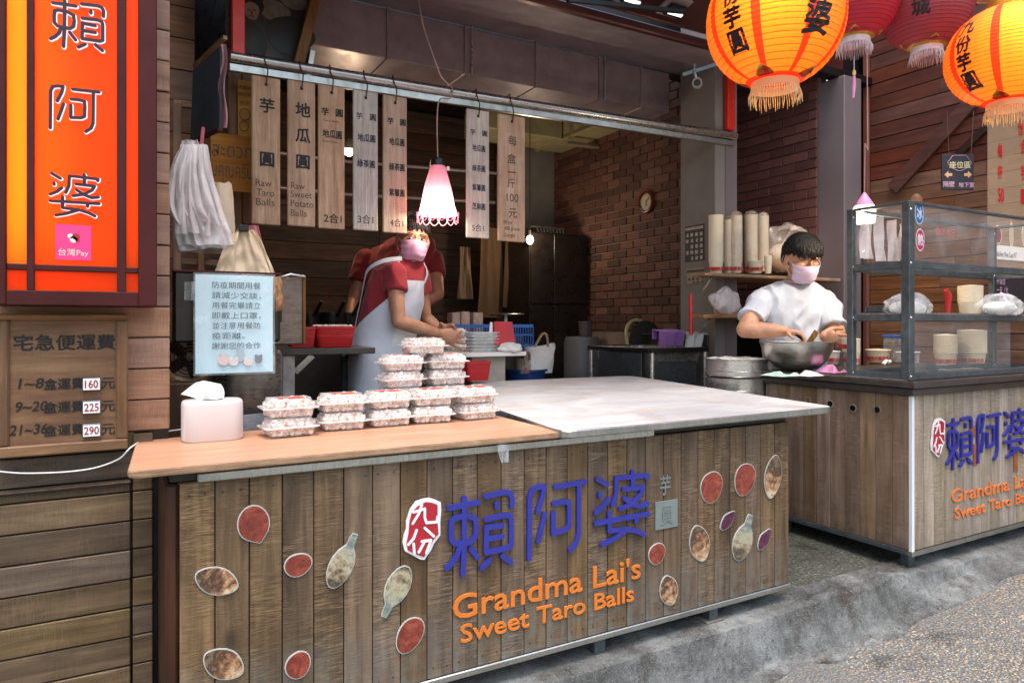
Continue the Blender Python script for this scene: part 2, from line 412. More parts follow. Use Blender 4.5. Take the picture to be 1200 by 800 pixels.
M['wall_redlit'] = wood('planks tinted lantern red', '40211a', '64382c', '7d4c3d', 'Y', 1.0, .5, vary=.16, bmp=.3, knots=False)  # reddish lantern light is put into the colour of the upper siding
M['wall_lit'] = wood('planks in lit tan tone', '5f3e2c', '855c42', 'a67a5a', 'Y', 1.0, .55, saw=.1, vary=.14, bmp=.35)  # same siding lower down, its lit tone put into the colour
M['inner'] = wood('sooty interior boards', '2a1c15', '452f22', '5c4231', 'X', 1.0, .7, vary=.25, bmp=.3)
M['frame'] = wood('brown varnished wood', '4a2f1a', '7d5734', 'a27a4e', 'X', 1.3, .45, vary=.05, knots=False)
M['frame_z'] = wood('brown varnished wood upright', '4a2f1a', '7d5734', 'a27a4e', 'Z', 1.3, .45, vary=.05, knots=False)
M['board'] = wood('worn honey board', '4a2c15', '7a5028', '98703c', 'X', 1.0, .6, saw=.1, vary=.02, bmp=.25)
M['top_ply'] = wood('orange plywood', 'ad7048', 'c68b62', 'd69f78', 'X', .7, .4, vary=.02, bmp=.12, knots=False)
M['ply_edge'] = wood('plywood edge', '6f4c30', 'a27c56', 'c9a47c', 'X', 4, .55, vary=.02, bmp=.2, knots=False)
M['tag'] = wood('sandblasted tag wood', '987258', 'c29f82', 'dcc0a4', 'Z', 2.2, .6, vary=.12, bmp=.9, knots=False)
M['tag_grey'] = wood('greyed tag wood', '94857a', 'bbaea2', 'd6ccc0', 'Z', 2.2, .6, vary=.08, bmp=.9, knots=False)
M['post'] = wood('dark log', '1d120c', '3a241a', '57382a', 'Z', 1.4, .4, vary=.02, bmp=.5)
M['thai'] = wood('brown card', '7c5330', 'a4713f', 'b8854f', 'X', 1.0, .7, vary=.02, bmp=.1, knots=False)
M['darkred'] = plain('dark maroon paint', '451a1a', .6, var=.2, bmp=.1, spec=.2)
M['eave'] = metal('maroon painted sheet', '4a1f1d', .32, var=.2, dirt=.5, metallic=.35)
M['duct'] = metal('sooty duct steel', '928488', .4, var=.2, dirt=.35, metallic=.35)
M['hood'] = metal('cream enamel steel', 'a0966e', .4, var=.1, dirt=.4, metallic=0)
M['pipe'] = metal('galvanised pipe', 'b4b2b0', .24, (1, 1, 1), var=.12, dirt=.25)
M['post_red'] = plain('red enamel and sign glow', 'd42a14', .3, var=.1)  # glow of a red sign on the posts is put into this paint
M['steel'] = metal('stainless steel', 'cbc8c4', .26, (1, 1, 6), var=.12, dirt=.1, metallic=.85)
M['darksteel'] = metal('grimy angle iron', '5f676c', .38, (1, 1, 1), var=.3, dirt=.6, metallic=.55)
M['alu'] = metal('aluminium edge', 'b9bab5', .3, (6, 1, 1), var=.15, dirt=.55)
M['black'] = plain('black plastic', '0c0b0b', .4, var=.2)
M['blackpaint'] = plain('black lacquer', '1d1613', .3, var=.3)
M['wire'] = plain('rusty wire', '4f3a33', .5, metal=.6)
M['grey_pillar'] = plain('grey plaster', '7d7672', .75, var=.12, scale=3, bmp=.15)
M['grey_pillar2'] = plain('mauve grey painted steel', '716669', .5, var=.1, scale=2.5, bmp=.05)
M['slab'] = metal('dark counter slab', '4a4340', .4, (1, 1, 1), var=.2, dirt=.5, metallic=.25)
M['concrete'] = plain('concrete', '6e6a64', .85, var=.2, scale=4, bmp=.4)
M['white_top'] = None
M['plastic_white'] = plain('white plastic', 'e9e4e1', .35, var=.03, bmp=.02)
M['paper'] = plain('white paper', 'eeeae6', .7, var=.03, bmp=.05)
M['cream'] = plain('cream paper cups', 'e0d3b8', .6, var=.04, scale=4, bmp=.03)
M['red_print'] = plain('red print', 'b03024', .6, var=.08, bmp=0)
M['ink'] = plain('black ink', '17110f', .6, var=.1, bmp=0)
M['ink_blue'] = plain('indigo ink', '262636', .6, var=.2, bmp=0, scale=30)
M['ink_faint'] = plain('faded brown ink', '5a4436', .7, var=.1, bmp=0)
M['blue'] = plain('cobalt acrylic', '2c308e', .38, var=.1, scale=20, bmp=.12)
M['blue_edge'] = plain('acrylic edge', 'c9c6d8', .4)
M['orange'] = plain('orange acrylic', 'd2762c', .38, var=.08, scale=20, bmp=.1)
M['orange_pale'] = plain('sun-faded orange acrylic', 'd2743c', .42, var=.12, scale=20, bmp=.1)
M['logo_red'] = plain('crimson acrylic', 'a81f2d', .4, var=.07, scale=20, bmp=.1)
M['white_ac'] = plain('white acrylic', 'e4e4ea', .4, var=.04, bmp=.05)
M['pewter'] = metal('pewter grey acrylic', '7c8685', .4, var=.1, dirt=.3, metallic=.2)
M['red_plastic'] = plain('red plastic', 'b31b20', .4, var=.1)
M['blue_plastic'] = plain('blue crate plastic', '2f66b0', .4, var=.1)
M['navy_plastic'] = plain('navy basin plastic', '1c3a78', .4, var=.1)
M['purple_cloth'] = cloth('purple towel', '6d4a80', .95)
M['grey_cloth'] = cloth('pale grey towel', 'b9bcba', .95)
M['mint_cloth'] = cloth('mint cloth', 'a9c4b8', .95)
M['pink_plastic'] = plain('pink bag', 'e59ac8', .5, var=.1)
M['bag'] = clear('white thin bag', 'e3d9d8', .3, .62, .25, .35, 12)
M['bag_beige'] = clear('beige thin bag', 'dcc3a4', .45, .9, .1, .5, 14)
M['bag_clear'] = clear('clear crumpled bag', (.95, .95, .97), .12, .22, .45, .35, 9)
M['box_clear'] = clear('clear clamshell', (.9, .89, .9), .04, .22, .40, .2, 14)
M['box_rim'] = clear('clamshell rim', (.9, .89, .9), .06, .55, .2, .1, 14)
M['glass'] = clear('acrylic pane', (.92, .97, 1), .03, .04, .06, 0, 3)
M['sleeve'] = clear('plastic sleeve', (.85, .95, 1), .08, .12, .2, .4, 12)
M['film'] = clear('cup wrap film', 'e6d3c2', .15, .18, .30, .15, 5)
M['towel_white'] = cloth('white cloth', 'dcdad6', .95)

def white_top():
    m, t, b = nodes('floured white table top'); v = coords(t, rnd=False)
    n = nz(t, v, 2.2, 7, .6, 1.2); s = nz(t, coords(t, (.25, 1.2, 1), rnd=False), 9, 8, .7, .8)
    c = ramp(t, n, [(.3, 'a5a2a2'), (.6, 'c4c6ca')]); c = mixc(t, rng(t, s, .50, .68, 0, .75), c, 'b8a294'); c = mixc(t, rng(t, nz(t, coords(t, (1, 5, 1), rnd=False), 14, 6, .8, .3), .60, .68, 0, .6), c, '9c8f88')
    t.links.new(c, b.inputs['Base Color']); t.links.new(rng(t, s, .3, .7, .5, .75), b.inputs['Roughness']); b.inputs['Specular IOR Level'].default_value = .3
    bump(t, b, s, .08, .004); return m
M['white_top'] = white_top()
def pebble(name, cols, bgc, scale=55, puddle=0, green=0):
    m, t, b = nodes(name); v = coords(t, rnd=False)
    vo = t.nodes.new('ShaderNodeTexVoronoi'); vo.inputs['Scale'].default_value = scale; vo.inputs['Randomness'].default_value = 1
    t.links.new(v, vo.inputs['Vector'])
    sp = t.nodes.new('ShaderNodeSeparateColor'); t.links.new(vo.outputs['Color'], sp.inputs[0])
    c = ramp(t, sp.outputs[0], [(i/(len(cols)-1), cc) for i, cc in enumerate(cols)])
    gap = rng(t, vo.outputs['Distance'], .30, .58, 0, 1); c = mixc(t, gap, c, bgc)
    wear = rng(t, nz(t, v, 1.6, 8, .62, .4), .52, .64, 0, .65)
    c = mixc(t, wear, c, bgc)
    dk = nz(t, v, 4.5, 8, .7, .6)
    c = mixc(t, rng(t, dk, .56, .66, 0, .75), c, tuple(x*.4 for x in lin(bgc)[:3]))
    t.links.new(c, b.inputs['Base Color'])
    h = mth(t, 'SUBTRACT', mth(t, 'MULTIPLY', nz(t, v, 9, 6), .5), mth(t, 'MULTIPLY', vo.outputs['Distance'], .9))
    bump(t, b, h, .8, .012); b.inputs['Roughness'].default_value = .75; b.inputs['Specular IOR Level'].default_value = .4
    t.links.new(rng(t, dk, .4, .65, .8, .38), b.inputs['Roughness'])
    return m
M['street'] = pebble('washed pebble paving', ['857762', 'b89c78', '66686a', 'cdbf9f', '83654a', 'a6a5a0', '7a7f82'], '6d6e6e', 92)
M['shopfloor'] = pebble('damp pebble floor', ['4c4f48', '6d6f65', '3d423c', '878679', '5a5246'], '4f524b', 70)
def cement():
    m, t, b = nodes('rough cement'); v = coords(t, rnd=False)
    n = nz(t, v, 3.5, 9, .68, .5); f = nz(t, v, 38, 9, .8); wt = nz(t, coords(t, (1, 1, .35), rnd=False), 6, 7, .7)
    c = ramp(t, n, [(.32, '4c4d4c'), (.48, '7d7f7e'), (.64, 'a5a8a7')])
    c = mixc(t, rng(t, wt, .50, .64, 0, .7), c, '4a3f38')
    c = mixc(t, rng(t, f, .52, .66, 0, .75), c, '3f4140'); g_ = nz(t, v, 170, 4, .8)
    c = mixc(t, rng(t, g_, .56, .66, 0, .7), c, 'b9bdbc'); c = mixc(t, rng(t, g_, .34, .44, .6, 0), c, '34302c')
    t.links.new(c, b.inputs['Base Color']); b.inputs['Roughness'].default_value = .9; b.inputs['Specular IOR Level'].default_value = .2
    bump(t, b, mth(t, 'ADD', mth(t, 'MULTIPLY', n, .5), mth(t, 'MULTIPLY', f, .9)), 1.0, .02); return m
M['cement'] = cement()
def brick_mat(name, a, b_, c_):
    m, t, b = nodes(name); oi = t.nodes.new('ShaderNodeObjectInfo'); v = coords(t)
    c = ramp(t, oi.outputs['Random'], [(0, a), (.5, b_), (1, c_)]); n = nz(t, v, 25, 7, .7)
    c = mixc(t, rng(t, n, .45, .75, 0, .5), c, tuple(x*.45 for x in lin(a)[:3]))
    t.links.new(c, b.inputs['Base Color']); b.inputs['Roughness'].default_value = .8; bump(t, b, n, .5, .004); return m
M['brick'] = brick_mat('red-brown brick', '40271f', '573529', '6b473a')
M['brick2'] = brick_mat('dusky brick', '5a3632', '6f453f', '80524a')
M['mortar'] = plain('mortar', '7d6a5e', .9, var=.15, bmp=.3)
def balls():
    m, t, b = nodes('floured taro balls'); v = coords(t); n = nz(t, v, 55, 3, .6)
    t.links.new(ramp(t, n, [(.34, 'b0938a'), (.44, 'cfbcb2'), (.54, 'dfd3ca'), (.66, 'e8e1d9')]), b.inputs['Base Color']); b.inputs['Roughness'].default_value = .8
    bump(t, b, nz(t, v, 120), .3, .003); return m
M['balls'] = balls()
def printed(name, stops, bands=0, speck=.5, sc=60, along=34):
    """a photo print of a tuber: rings across its length, speckled skin; local Z runs along the tuber"""
    m, t, b = nodes(name); v = coords(t, rnd=True); vz = coords(t, (1, 1, 1), rnd=False)
    n = nz(t, v, 26, 6, .65, .8); f = nz(t, v, sc, 6, .75, 1.5)
    sp = t.nodes.new('ShaderNodeSeparateXYZ'); t.links.new(vz, sp.inputs[0])
    q = mth(t, 'ADD', mth(t, 'MULTIPLY', n, .55), mth(t, 'MULTIPLY', f, .35))
    if bands:
        wv = mth(t, 'SINE', mth(t, 'ADD', mth(t, 'MULTIPLY', sp.outputs[2], along*6.28), mth(t, 'MULTIPLY', nz(t, v, 9, 3), 9)))
        q = mth(t, 'ADD', q, mth(t, 'MULTIPLY', wv,   .03*bands))
    q = mth(t, 'ADD', q, mth(t, 'MULTIPLY', sp.outputs[2], 1.9*bands))
    c = ramp(t, q, stops)
    c = mixc(t, rng(t, nz(t, v, 130, 3), .60, .70, 0, speck), c, tuple(x*.3 for x in lin(stops[0][1])[:3]))
    t.links.new(c, b.inputs['Base Color']); b.inputs['Roughness'].default_value = .4; return m
M['sweetpot'] = printed('printed sweet potato', [(.30, '4c1d17'), (.43, '7c3528'), (.52, '9a4a38'), (.62, 'b26a54')], 0, .4)
M['purple'] = printed('printed purple yam', [(.3, '2c1322'), (.45, '50203c'), (.6, '7c4462')], 0, .3)
M['taro'] = printed('printed brown taro', [(.30, 'c9b79a'), (.38, 'a9825f'), (.46, '6f4d36'), (.53, '3b2a20'), (.60, '7b6a55'), (.70, '4b3f33')], 1, .5)
M['taro_pale'] = printed('printed pale taro', [(.30, '4a4237'), (.38, '8d7c62'), (.46, 'b0a88f'), (.55, '7f8a80'), (.66, '5c7077')], 1, .5)
M['skin'] = None
def skin(name, a, b_, red):
    m, t, b = nodes(name); v = coords(t, rnd=False); n = nz(t, v, 14, 5)
    c = ramp(t, n, [(.35, a), (.65, b_)]); t.links.new(c, b.inputs['Base Color']); b.inputs['Roughness'].default_value = .5
    b.inputs['Subsurface Weight'].default_value = .12; b.inputs['Subsurface Radius'].default_value = (.02, .008, .004); b.inputs['Subsurface Scale'].default_value = .3
    bump(t, b, nz(t, v, 160), .08, .002); return m
M['skin'] = skin('tanned skin', 'a9755a', 'c08e70', 0)
M['skin2'] = skin('fair skin', 'bb8669', 'd3a182', 0)
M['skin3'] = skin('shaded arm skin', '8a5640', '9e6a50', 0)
M['redshirt'] = cloth('brick red cotton', '8e2a30', .85, .08)
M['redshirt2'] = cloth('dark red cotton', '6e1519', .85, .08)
M['whiteshirt'] = cloth('white cotton', 'c3c8d2', .85, .04)
M['apron'] = cloth('white apron', 'c8ccd6', .8, .04)
M['denim'] = cloth('blue denim', '3d5f86', .9, .15)
M['mask'] = cloth('pink mask', 'dba3c0', .75, .03)
M['mask2'] = cloth('pale pink mask', 'dfc6dc', .75, .03)
def hairm():
    m, t, b = nodes('black hair'); v = coords(t, (1, 1, .12), rnd=False); n = nz(t, v, 160, 3)
    t.links.new(ramp(t, n, [(.35, '090807'), (.7, '221c19')]), b.inputs['Base Color']); b.inputs['Roughness'].default_value = .5; b.inputs['Specular IOR Level'].default_value = .35; bump(t, b, n, 1.0, .006); return m
M['hair'] = hairm()
M['eye'] = plain('dark eye', '120c0a', .2, bmp=0)

# ---------------------------------------------------------------- ground
FY = 1.896          # front plane of the long counter
def street_z(x, y):
    z = -.178 + (x-2.24)*.10
    z = max(-.42, min(.02, z)) + .012*mnoise.noise(Vector((x*1.1, y*1.1, 3))) + .004*mnoise.noise(Vector((x*6, y*6, 1)))
    return z - .02*max(0, min(1, (1.2-y)/3))
def spread(a, b, c, d, fine, far):
    out = [a + (b-a)*i/fine for i in range(fine+1)]
    lo, hi = [], []; s = (b-a)/fine; x = a
    while x > c: s *= far; x -= s; lo.append(x)
    s = (b-a)/fine; x = b
    while x < d: s *= far; x += s; hi.append(x)
    return lo[::-1] + out + hi
xs = spread(-.6, 5.6, -45, 50, 124, 1.25); ys = [y for y in spread(-.2, 1.80, -45, 1.85, 40, 1.25) if y < 1.86]
m = MB(); m.v = [Vector((x, y, street_z(x, y))) for x in xs for y in ys]
ny = len(ys); m.f = [(i*ny+j, (i+1)*ny+j, (i+1)*ny+j+1, i*ny+j+1) for i in range(len(xs)-1) for j in range(ny-1)]; m.m = [0]*len(m.f)
tag(m.build('street', M['street'], smooth=60), kind='structure')

def kerb_pt(x, t):
    """t 0 street side .. 1 shop side"""
    n = mnoise.noise; sm = lambda q: q*q*(3-2*q)
    lump = sm(max(0, min(1, (x-2.22)/.16))) * sm(max(0, min(1, (3.25-x)/.30))); strip = sm(max(0, min(1, (x-2.95)/.3)))
    yt = 1.832 + .006*n(Vector((x*3, 5, 0))) + lump*(-.02+.03*n(Vector((x*5, 2, 0)))) - .02*strip; yb = yt - .012 - .055*lump*(1+.6*n(Vector((x*6, 0, 3))))
    zs = street_z(x, yb); wd = .055 + .085*strip + .03*n(Vector((x*5, 3, 1)))
    if t < .3:
        q = t/.3; y = yb - wd*(1-q); z = street_z(x, y) + .004 + .010*sm(q) - (.02 if t == 0 else 0)
    elif t < .62:
        q = (t-.3)/.32; y = yb + (yt-yb)*q; zb0 = street_z(x, yb)+.014
        s = q if lump < .02 else q*(1-.35*lump) + sm(q)*.35*lump
        z = zb0 + (-.003-zb0)*s
        if lump < .3: y += .004*n(Vector((x*9, z*20, 0)))
    else:
        q = (t-.62)/.38; y = yt + (1.99-yt)*q; z = -.003 + .003*min(1, q*6) + .022*lump*math.exp(-((q-.1)/.22)**2)*(1+n(Vector((x*6, 1, 7))))
    r = .0024 + .010*lump + .0018*strip; k = Vector((x*13, y*13, 4)); z += r*n(k) + r*.9*abs(n(k*2.3)) + r*.5*abs(n(k*5.1)) + (.0022+.003*lump)*n(k*9)
    if 0 < t < .97: y += r*.9*n(k+Vector((9, 9, 9)))
    if t > .96: z = min(z, .0)
    return Vector((x, y, z))
m = MB(); nx = 700; nt_ = 46
m.v = [kerb_pt(-1.4+7.2*i/(nx-1), j/(nt_-1)) for i in range(nx) for j in range(nt_)]
m.f = [(i*nt_+j, (i+1)*nt_+j, (i+1)*nt_+j+1, i*nt_+j+1) for i in range(nx-1) for j in range(nt_-1)]; m.m = [0]*len(m.f)
tag(m.build('kerb', M['cement'], smooth=38), kind='structure')
m = MB()
def fl(u, v):
    x = -2.5+9.5*u; y = 1.93+5.2*v*v
    return Vector((x, y, -.003 + .006*mnoise.noise(Vector((x*2.2, y*2.2, 0))) - (.012 if v == 0 else 0)))
m.grid(fl, 150, 60)
tag(m.build('shop_floor', M['shopfloor'], smooth=60), kind='structure')

# stones and grit lying in the rough cement
m = MB(); rr = random.Random(4)
for i in range(260):
    x = rr.uniform(2.25, 3.9); t = rr.choice((rr.uniform(.02, .32), rr.uniform(.02, .32), rr.uniform(.7, .95))); p = kerb_pt(x, t)
    s = rr.uniform(.002, .006); m.ell(p, (s, s*rr.uniform(.6, 1), s*.6), 6, 4)
tag(m.build('gravel', M['concrete'], smooth=60), kind='stuff')

# ---------------------------------------------------------------- walls of planks and bricks
def plank_rows(wall, mat, x0, x1, z0, z1, pitch, yf, th=.02, gap=.004, joints=None, axis='X', b=.0025, jitter=.002, rnd=random.Random(5)):
    """horizontal boards; axis X: wall faces -Y at Y=yf; axis Y: wall faces -X at X=yf and x0..x1 run along Y"""
    z = z0; k = 0
    while z < z1-.01:
        h = min(pitch, z1-z); cuts = [x0] + sorted(joints(k) if joints else []) + [x1]
        for a, c in zip(cuts, cuts[1:]):
            j = rnd.uniform(-jitter, jitter)
            if axis == 'X': me = boxmesh('plank', c-a-.002, th, h-gap, mat, b); cc = ((a+c)/2, yf+th/2+j, z+h/2)
            else: me = boxmesh('plank', th, c-a-.002, h-gap, mat, b); cc = (yf+th/2+j, (a+c)/2, z+h/2)
            piece(me, 'plank', wall, cc, rot=(0, 0, 0))
        z += pitch; k += 1

# left wall beside the stall
WY = 2.33
lw = thing('plank_wall', 'tan and mossy plank wall carrying the lit sign and price board', 'wall', (-.5, WY, 0))
plank_rows(lw, M['wall_tan'], -1.5, .124, .80, 3.1, .092, WY)
plank_rows(lw, M['wall_low'], -1.5, .030, .665, .80, .0835, WY-.002, joints=None)
plank_rows(lw, M['wall_low'], -1.5, .020, -.38, .665, .084, WY-.022, th=.022)
plank_rows(lw, M['wall_low'], .0245, .078, -.38, .80, .084, WY-.018, th=.022)
MB().box(-1.5, WY+.022, -.4, .122, WY+.10, 3.1).build('backing', M['black'], lw)
MB().box(-1.5, WY-.030, .654, .0205, WY-.02, .661, .002).build('hatch_edge', M['post'], lw)

# the shop interior shell
shell = thing('shop_shell', 'dark sooty back wall and side boards inside the stall', 'wall', (1.3, 6.0, 0))
plank_rows(shell, M['inner'], -.6, 3.62, 0, 3.05, .15, 6.0, th=.02, joints=lambda k: [.3+.9*((k*37) % 10)/10, 1.7+.5*((k*53) % 10)/10])
MB().box(-.6, 6.03, -.01, 4.9, 6.10, 3.3).build('backing', M['black'], shell)
MB().box(-.64, 2.44, -.01, -.6, 6.1, 3.3).build('side_board', M['black'], shell)
cl = MB(); cl.box(-.62, 4.22, 3.06, 3.62, 6.02, 3.1)
tag(cl.build('ceiling', M['blackpaint']), kind='structure')
tag(MB().box(3.62, 3.50, 3.20, 5.0, 6.02, 3.26).build('ceiling', M['blackpaint']), kind='structure')
hb = thing('header_beam', 'dark timber beam over the cup shelf recess', 'beam', (4.2, 3.4, 3.0))
MB().box(3.66, 3.40, 2.98, 5.1, 3.46, 4.2, .003).build('fascia', M['darkred'], hb)
MB().box(3.66, 3.30, 2.93, 5.0, 3.395, 2.99, .004).build('trim', M['black'], hb)

def brick_face(wall, x, y0, y1, z0, z1, bl, bh, mat, mort=.010, seed=1):
    rr = random.Random(seed); me = [boxmesh('brick', .03, bl-mort, bh-mort, mat, .003), boxmesh('brick', .03, bl/2-mort, bh-mort, mat, .003)]
    z = z0; k = 0
    while z+bh <= z1+1e-6:
        y = y1; first = k % 2
        while y > y0+.02:
            L = bl/2 if first else bl; first = 0
            if y-L < y0: 
                L = y-y0
                if L > mort+.015: piece(boxmesh('brick', .03, L-mort, bh-mort, mat, .003), 'brick', wall, (x+.012+rr.uniform(-.003, .003), y-L/2, z+bh/2))
                break
            piece(me[0] if L == bl else me[1], 'brick', wall, (x+.012+rr.uniform(-.003, .003), y-L/2, z+bh/2), rot=(rr.uniform(-.008, .008), 0, 0))
            y -= L
        z += bh; k += 1
bw = thing('brick_wall', 'dim red brick side wall with the round clock on it', 'wall', (3.60, 4.6, 0))
MB().box(3.606, 3.74, 0, 3.66, 6.0, 3.06).build('mortar_bed', M['mortar'], bw)
brick_face(bw, 3.593, 3.74, 5.80, 1.05, 2.66, .172, .0667, M['brick'])
def brick_rest(wall, x, y0, y1, z0, rows, bl, bh, mat):
    m = MB(); q = random.Random(7)
    for k in range(rows):
        y = y1 - (bl/2 if k % 2 else 0)
        while y-bl > y0: m.obox((x+.012+q.uniform(-.003, .003), y-bl/2, z0+bh*(k+.5)), (.015, 0, 0), (0, (bl-.01)/2, 0), (0, 0, (bh-.01)/2), .003); y -= bl
    tag(m.build('bricks', mat, wall), kind='stuff')
brick_rest(bw, 3.593, 3.74, 5.80, 1.05+24*.0667, 6, .172, .0667, M['brick'])
bw2 = thing('brick_wall', 'dusky brick wall of the recess behind the cup shelf', 'wall', (4.6, 3.8, 0))
MB().box(4.606, 3.45, 0, 4.66, 4.5, 3.2).build('mortar_bed', M['mortar'], bw2)
brick_face(bw2, 4.593, 3.48, 4.40, 1.25, 3.2, .24, .0745, M['brick2'], seed=5)
MB().box(3.66, 4.40, 0, 4.60, 4.44, 3.2).build('back_panel', M['grey_pillar2'], bw2)

pl = thing('pillar', 'grey plaster pillar at the right end of the stall opening', 'pillar', (3.55, 3.5, 0))
MB().box(3.457, 3.40, 0, 3.645, 3.735, 3.6, .004).build('shaft', M['grey_pillar'], pl)
MB().box(3.545, 3.392, 0, 3.652, 3.402, 3.6, .002).build('steel_facing', M['grey_pillar2'], pl)
pl2 = thing('pillar', 'smooth grey pillar between the recess and the brown siding', 'pillar', (4.7, 3.3, 0))
MB().box(4.6, 3.255, 0, 4.80, 3.475, 2.93, .006).build('shaft', M['grey_pillar2'], pl2)
MB().box(4.79, 3.40, 0, 5.10, 3.45, 3.3).build('gap_dark_sheet', M['black'], pl2)  # black sheet stands in for the dark void in the gap

sw = thing('siding_wall', 'red-brown lapped plank wall on the right behind the lanterns', 'wall', (5.0, 2.5, 0))
jt = lambda k: [1.55 + .5*((k*7) % 5)/5, 2.5+.4*((k*3) % 4)/4]
plank_rows(sw, M['wall_redlit'], .6, 3.32, 2.2, 4.7, .105, 5.0, th=.02, axis='Y', joints=jt, gap=.006)
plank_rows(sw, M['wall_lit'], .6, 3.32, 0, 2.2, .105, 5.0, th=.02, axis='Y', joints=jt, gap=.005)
MB().box(5.03, .6, 0, 5.1, 3.42, 4.7).build('backing', M['black'], sw)
MB().box(4.97, 3.325, 0, 5.04, 3.36, 4.7, .003).build('corner_trim', plain('reddish trim', '7c4a40', .5), sw)
a = P(1140, 118, X=4.98); b = P(1046, 222, X=4.98)
MB().bar(a, b, .10, .03, up=(1, 0, 0), b=.003).build('diagonal_board', M['wall_redlit'], sw)
a = P(1188, 118, X=4.985); b = P(1108, 196, X=4.985)
MB().bar(a, b, .05, .03, up=(1, 0, 0), b=.003).build('diagonal_board', M['post'], sw)

# ---------------------------------------------------------------- eave, duct, pipe frame
ev = thing('eave', 'maroon metal eave with downlights over the stall front', 'canopy', (2.1, 3.1, 2.8))
E0, E1 = 3.06, 3.84
MB().add([(.20, E0, 2.768), (3.66, E0, 2.768), (3.66, E1, 2.925), (.20, E1, 2.925)], [(0, 1, 2, 3)]).add([(.20, E0, 2.78), (3.66, E0, 2.78), (3.66, E1, 2.937), (.20, E1, 2.937)], [(3, 2, 1, 0)]).build('soffit', M['duct'], ev)
MB().bar((.2, 3.045, 2.768), (3.75, 3.045, 2.768), .042, .05, b=.008).build('gutter_edge', M['eave'], ev)
MB().bar((.2, 3.01, 2.824), (3.75, 3.01, 2.824), .022, .028, b=.005).build('moulding', M['eave'], ev)
MB().obox((1.9, 2.60, 2.93), (1.9, 0, 0), (0, .40, -.10), (0, .005, .02), .003).build('roof_sheet', M['eave'], ev)
MB().box(-.1, 3.86, 2.90, 3.7, 3.90, 3.6).build('gap_backing', M['black'], ev)  # black plane added to close the gap above the duct
for u, v in ((740, -3), (790, 12)):
    p = P(u, v, Y=2.80); t = MB().obox(p + V(0, 0, .02), (.07, 0, 0), (0, .07, -.017), (0, .004, .012), .004).build('lamp_bracket', M['duct'], ev)
    MB().obox(p + V(.004, -.004, -.006), (.056, 0, 0), (0, .038, -.009), (0, .003, .012), .004).build('lamp_housing', M['black'], ev)
    MB().obox(p + V(.004, -.004, -.022), (.046, 0, 0), (0, .008, -.002), (0, .001, .004)).build('lamp_strip', emis('daylight strip', (1, .95, .9), 1.2), ev)
MB().bar(P(665, 0, Y=2.7), P(800, 14, Y=2.75), .02, .02).build('cable_tray', M['black'], ev)

du = thing('ventilation_duct', 'long sooty rectangular metal duct under the eave', 'duct', (2.2, 4.0, 2.7))
segs = [.75, 1.32, 1.81, 2.31, 2.81, 3.17, 3.435]
for a, b in zip(segs, segs[1:]):
    MB().box(a+.002, 3.82, 2.628, b-.002, 4.2, 2.91, .005).build('duct_section', M['duct'], du)
for x in segs[1:-1]:
    MB().box(x-.008, 3.812, 2.62, x+.008, 4.15, 2.918, .002).build('flange', M['duct'], du)
for x in (1.81, 2.81): MB().tube([(x+.04, 3.808, 2.62), (x+.04, 3.808, 2.93)], .005).build('hanger_rod', M['steel'], du)

PY = 3.37
pa, pb = P(270, 66, Y=PY), P(862, 160, Y=PY)
fr = thing('pipe_rail', 'galvanised pipe rail with red-glow end posts holding wooden menu tags', 'rail', pa)
MB().tube([pa + (pb-pa)*i/12 + V(0, 0, -.005*math.sin(math.pi*i/12)) for i in range(13)], .025, 14).build('pipe', M['pipe'], fr, smooth=40)
MB().bar(pa+V(-.004, .017, -.046), pb+V(0, .017, -.046), .026, .036, b=.003).build('angle_rail', M['alu'], fr)
a = P(279, 60, Y=PY); MB().box(a.x-.027, PY-.02, a.z-.03, a.x+.027, PY+.02, 3.3, .003).build('red_post', M['post_red'], fr)  # red stands in for sign light reflecting on the metal
a = P(855, 152, Y=PY); MB().box(a.x-.034, PY-.02, a.z-.005, a.x+.034, PY+.018, 3.0, .004).build('red_post', M['post_red'], fr)

st = thing('timber_strut', 'brown diagonal timber strut rising behind the first menu tags', 'strut', P(350, 110, Y=3.6))
MB().bar(P(374, -20, Y=3.6), P(344, 95, Y=3.6), .05, .09, up=(0, 1, 0), b=.003).build('beam', M['frame_z'], st)
MB().bar(P(366, 60, Y=3.62), P(356, 118, Y=3.62), .03, .04, up=(0, 1, 0), b=.003).build('steel_strap', M['steel'], st)

# ---------------------------------------------------------------- long counter
ct = thing('serving_counter', 'long weathered plank counter with blue cut-out lettering on its front', 'counter', (1.2, 2.2, 0))
CX0, CX1, CZ0, CZ1 = .121, 2.332, .078, .722
n = 27; pw = (CX1-CX0)/n; rr = random.Random(2); me = boxmesh('plank', pw-.0028, .016, CZ1-CZ0, M['counter'], .0016)
for i in range(n): piece(me, 'plank', ct, (CX0+pw*(i+.5), FY+.008+rr.uniform(-.0012, .0012), (CZ0+CZ1)/2))
MB().box(CX0, FY+.018, CZ0+.01, CX1, FY+.03, CZ1-.01).build('backing', M['black'], ct)
MB().box(CX0-.004, FY-.006, CZ0-.022, CX1+.006, FY+.03, CZ0-.001, .003).build('bottom_rail', M['alu'], ct)
MB().box(CX0+.04, FY-.018, CZ1+.002, 1.62, FY+.014, CZ1+.026, .003).build('top_rail', M['alu'], ct)
MB().box(CX0-.02, FY+.015, CZ1+.001, CX1, 2.44, CZ1+.024, .003).build('top_frame', M['black'], ct)
m = MB(); ys_ = [FY+.004, 2.40]
m.box(CX0-.03, FY+.004, CZ0-.02, CX0-.002, 2.42, CZ1, .006); m.build('side_log', M['post'], ct)
MB().box(CX1+.0, FY+.014, CZ0, CX1+.014, 3.35, CZ1, .003).build('side_panel', M['counter2s'], ct)
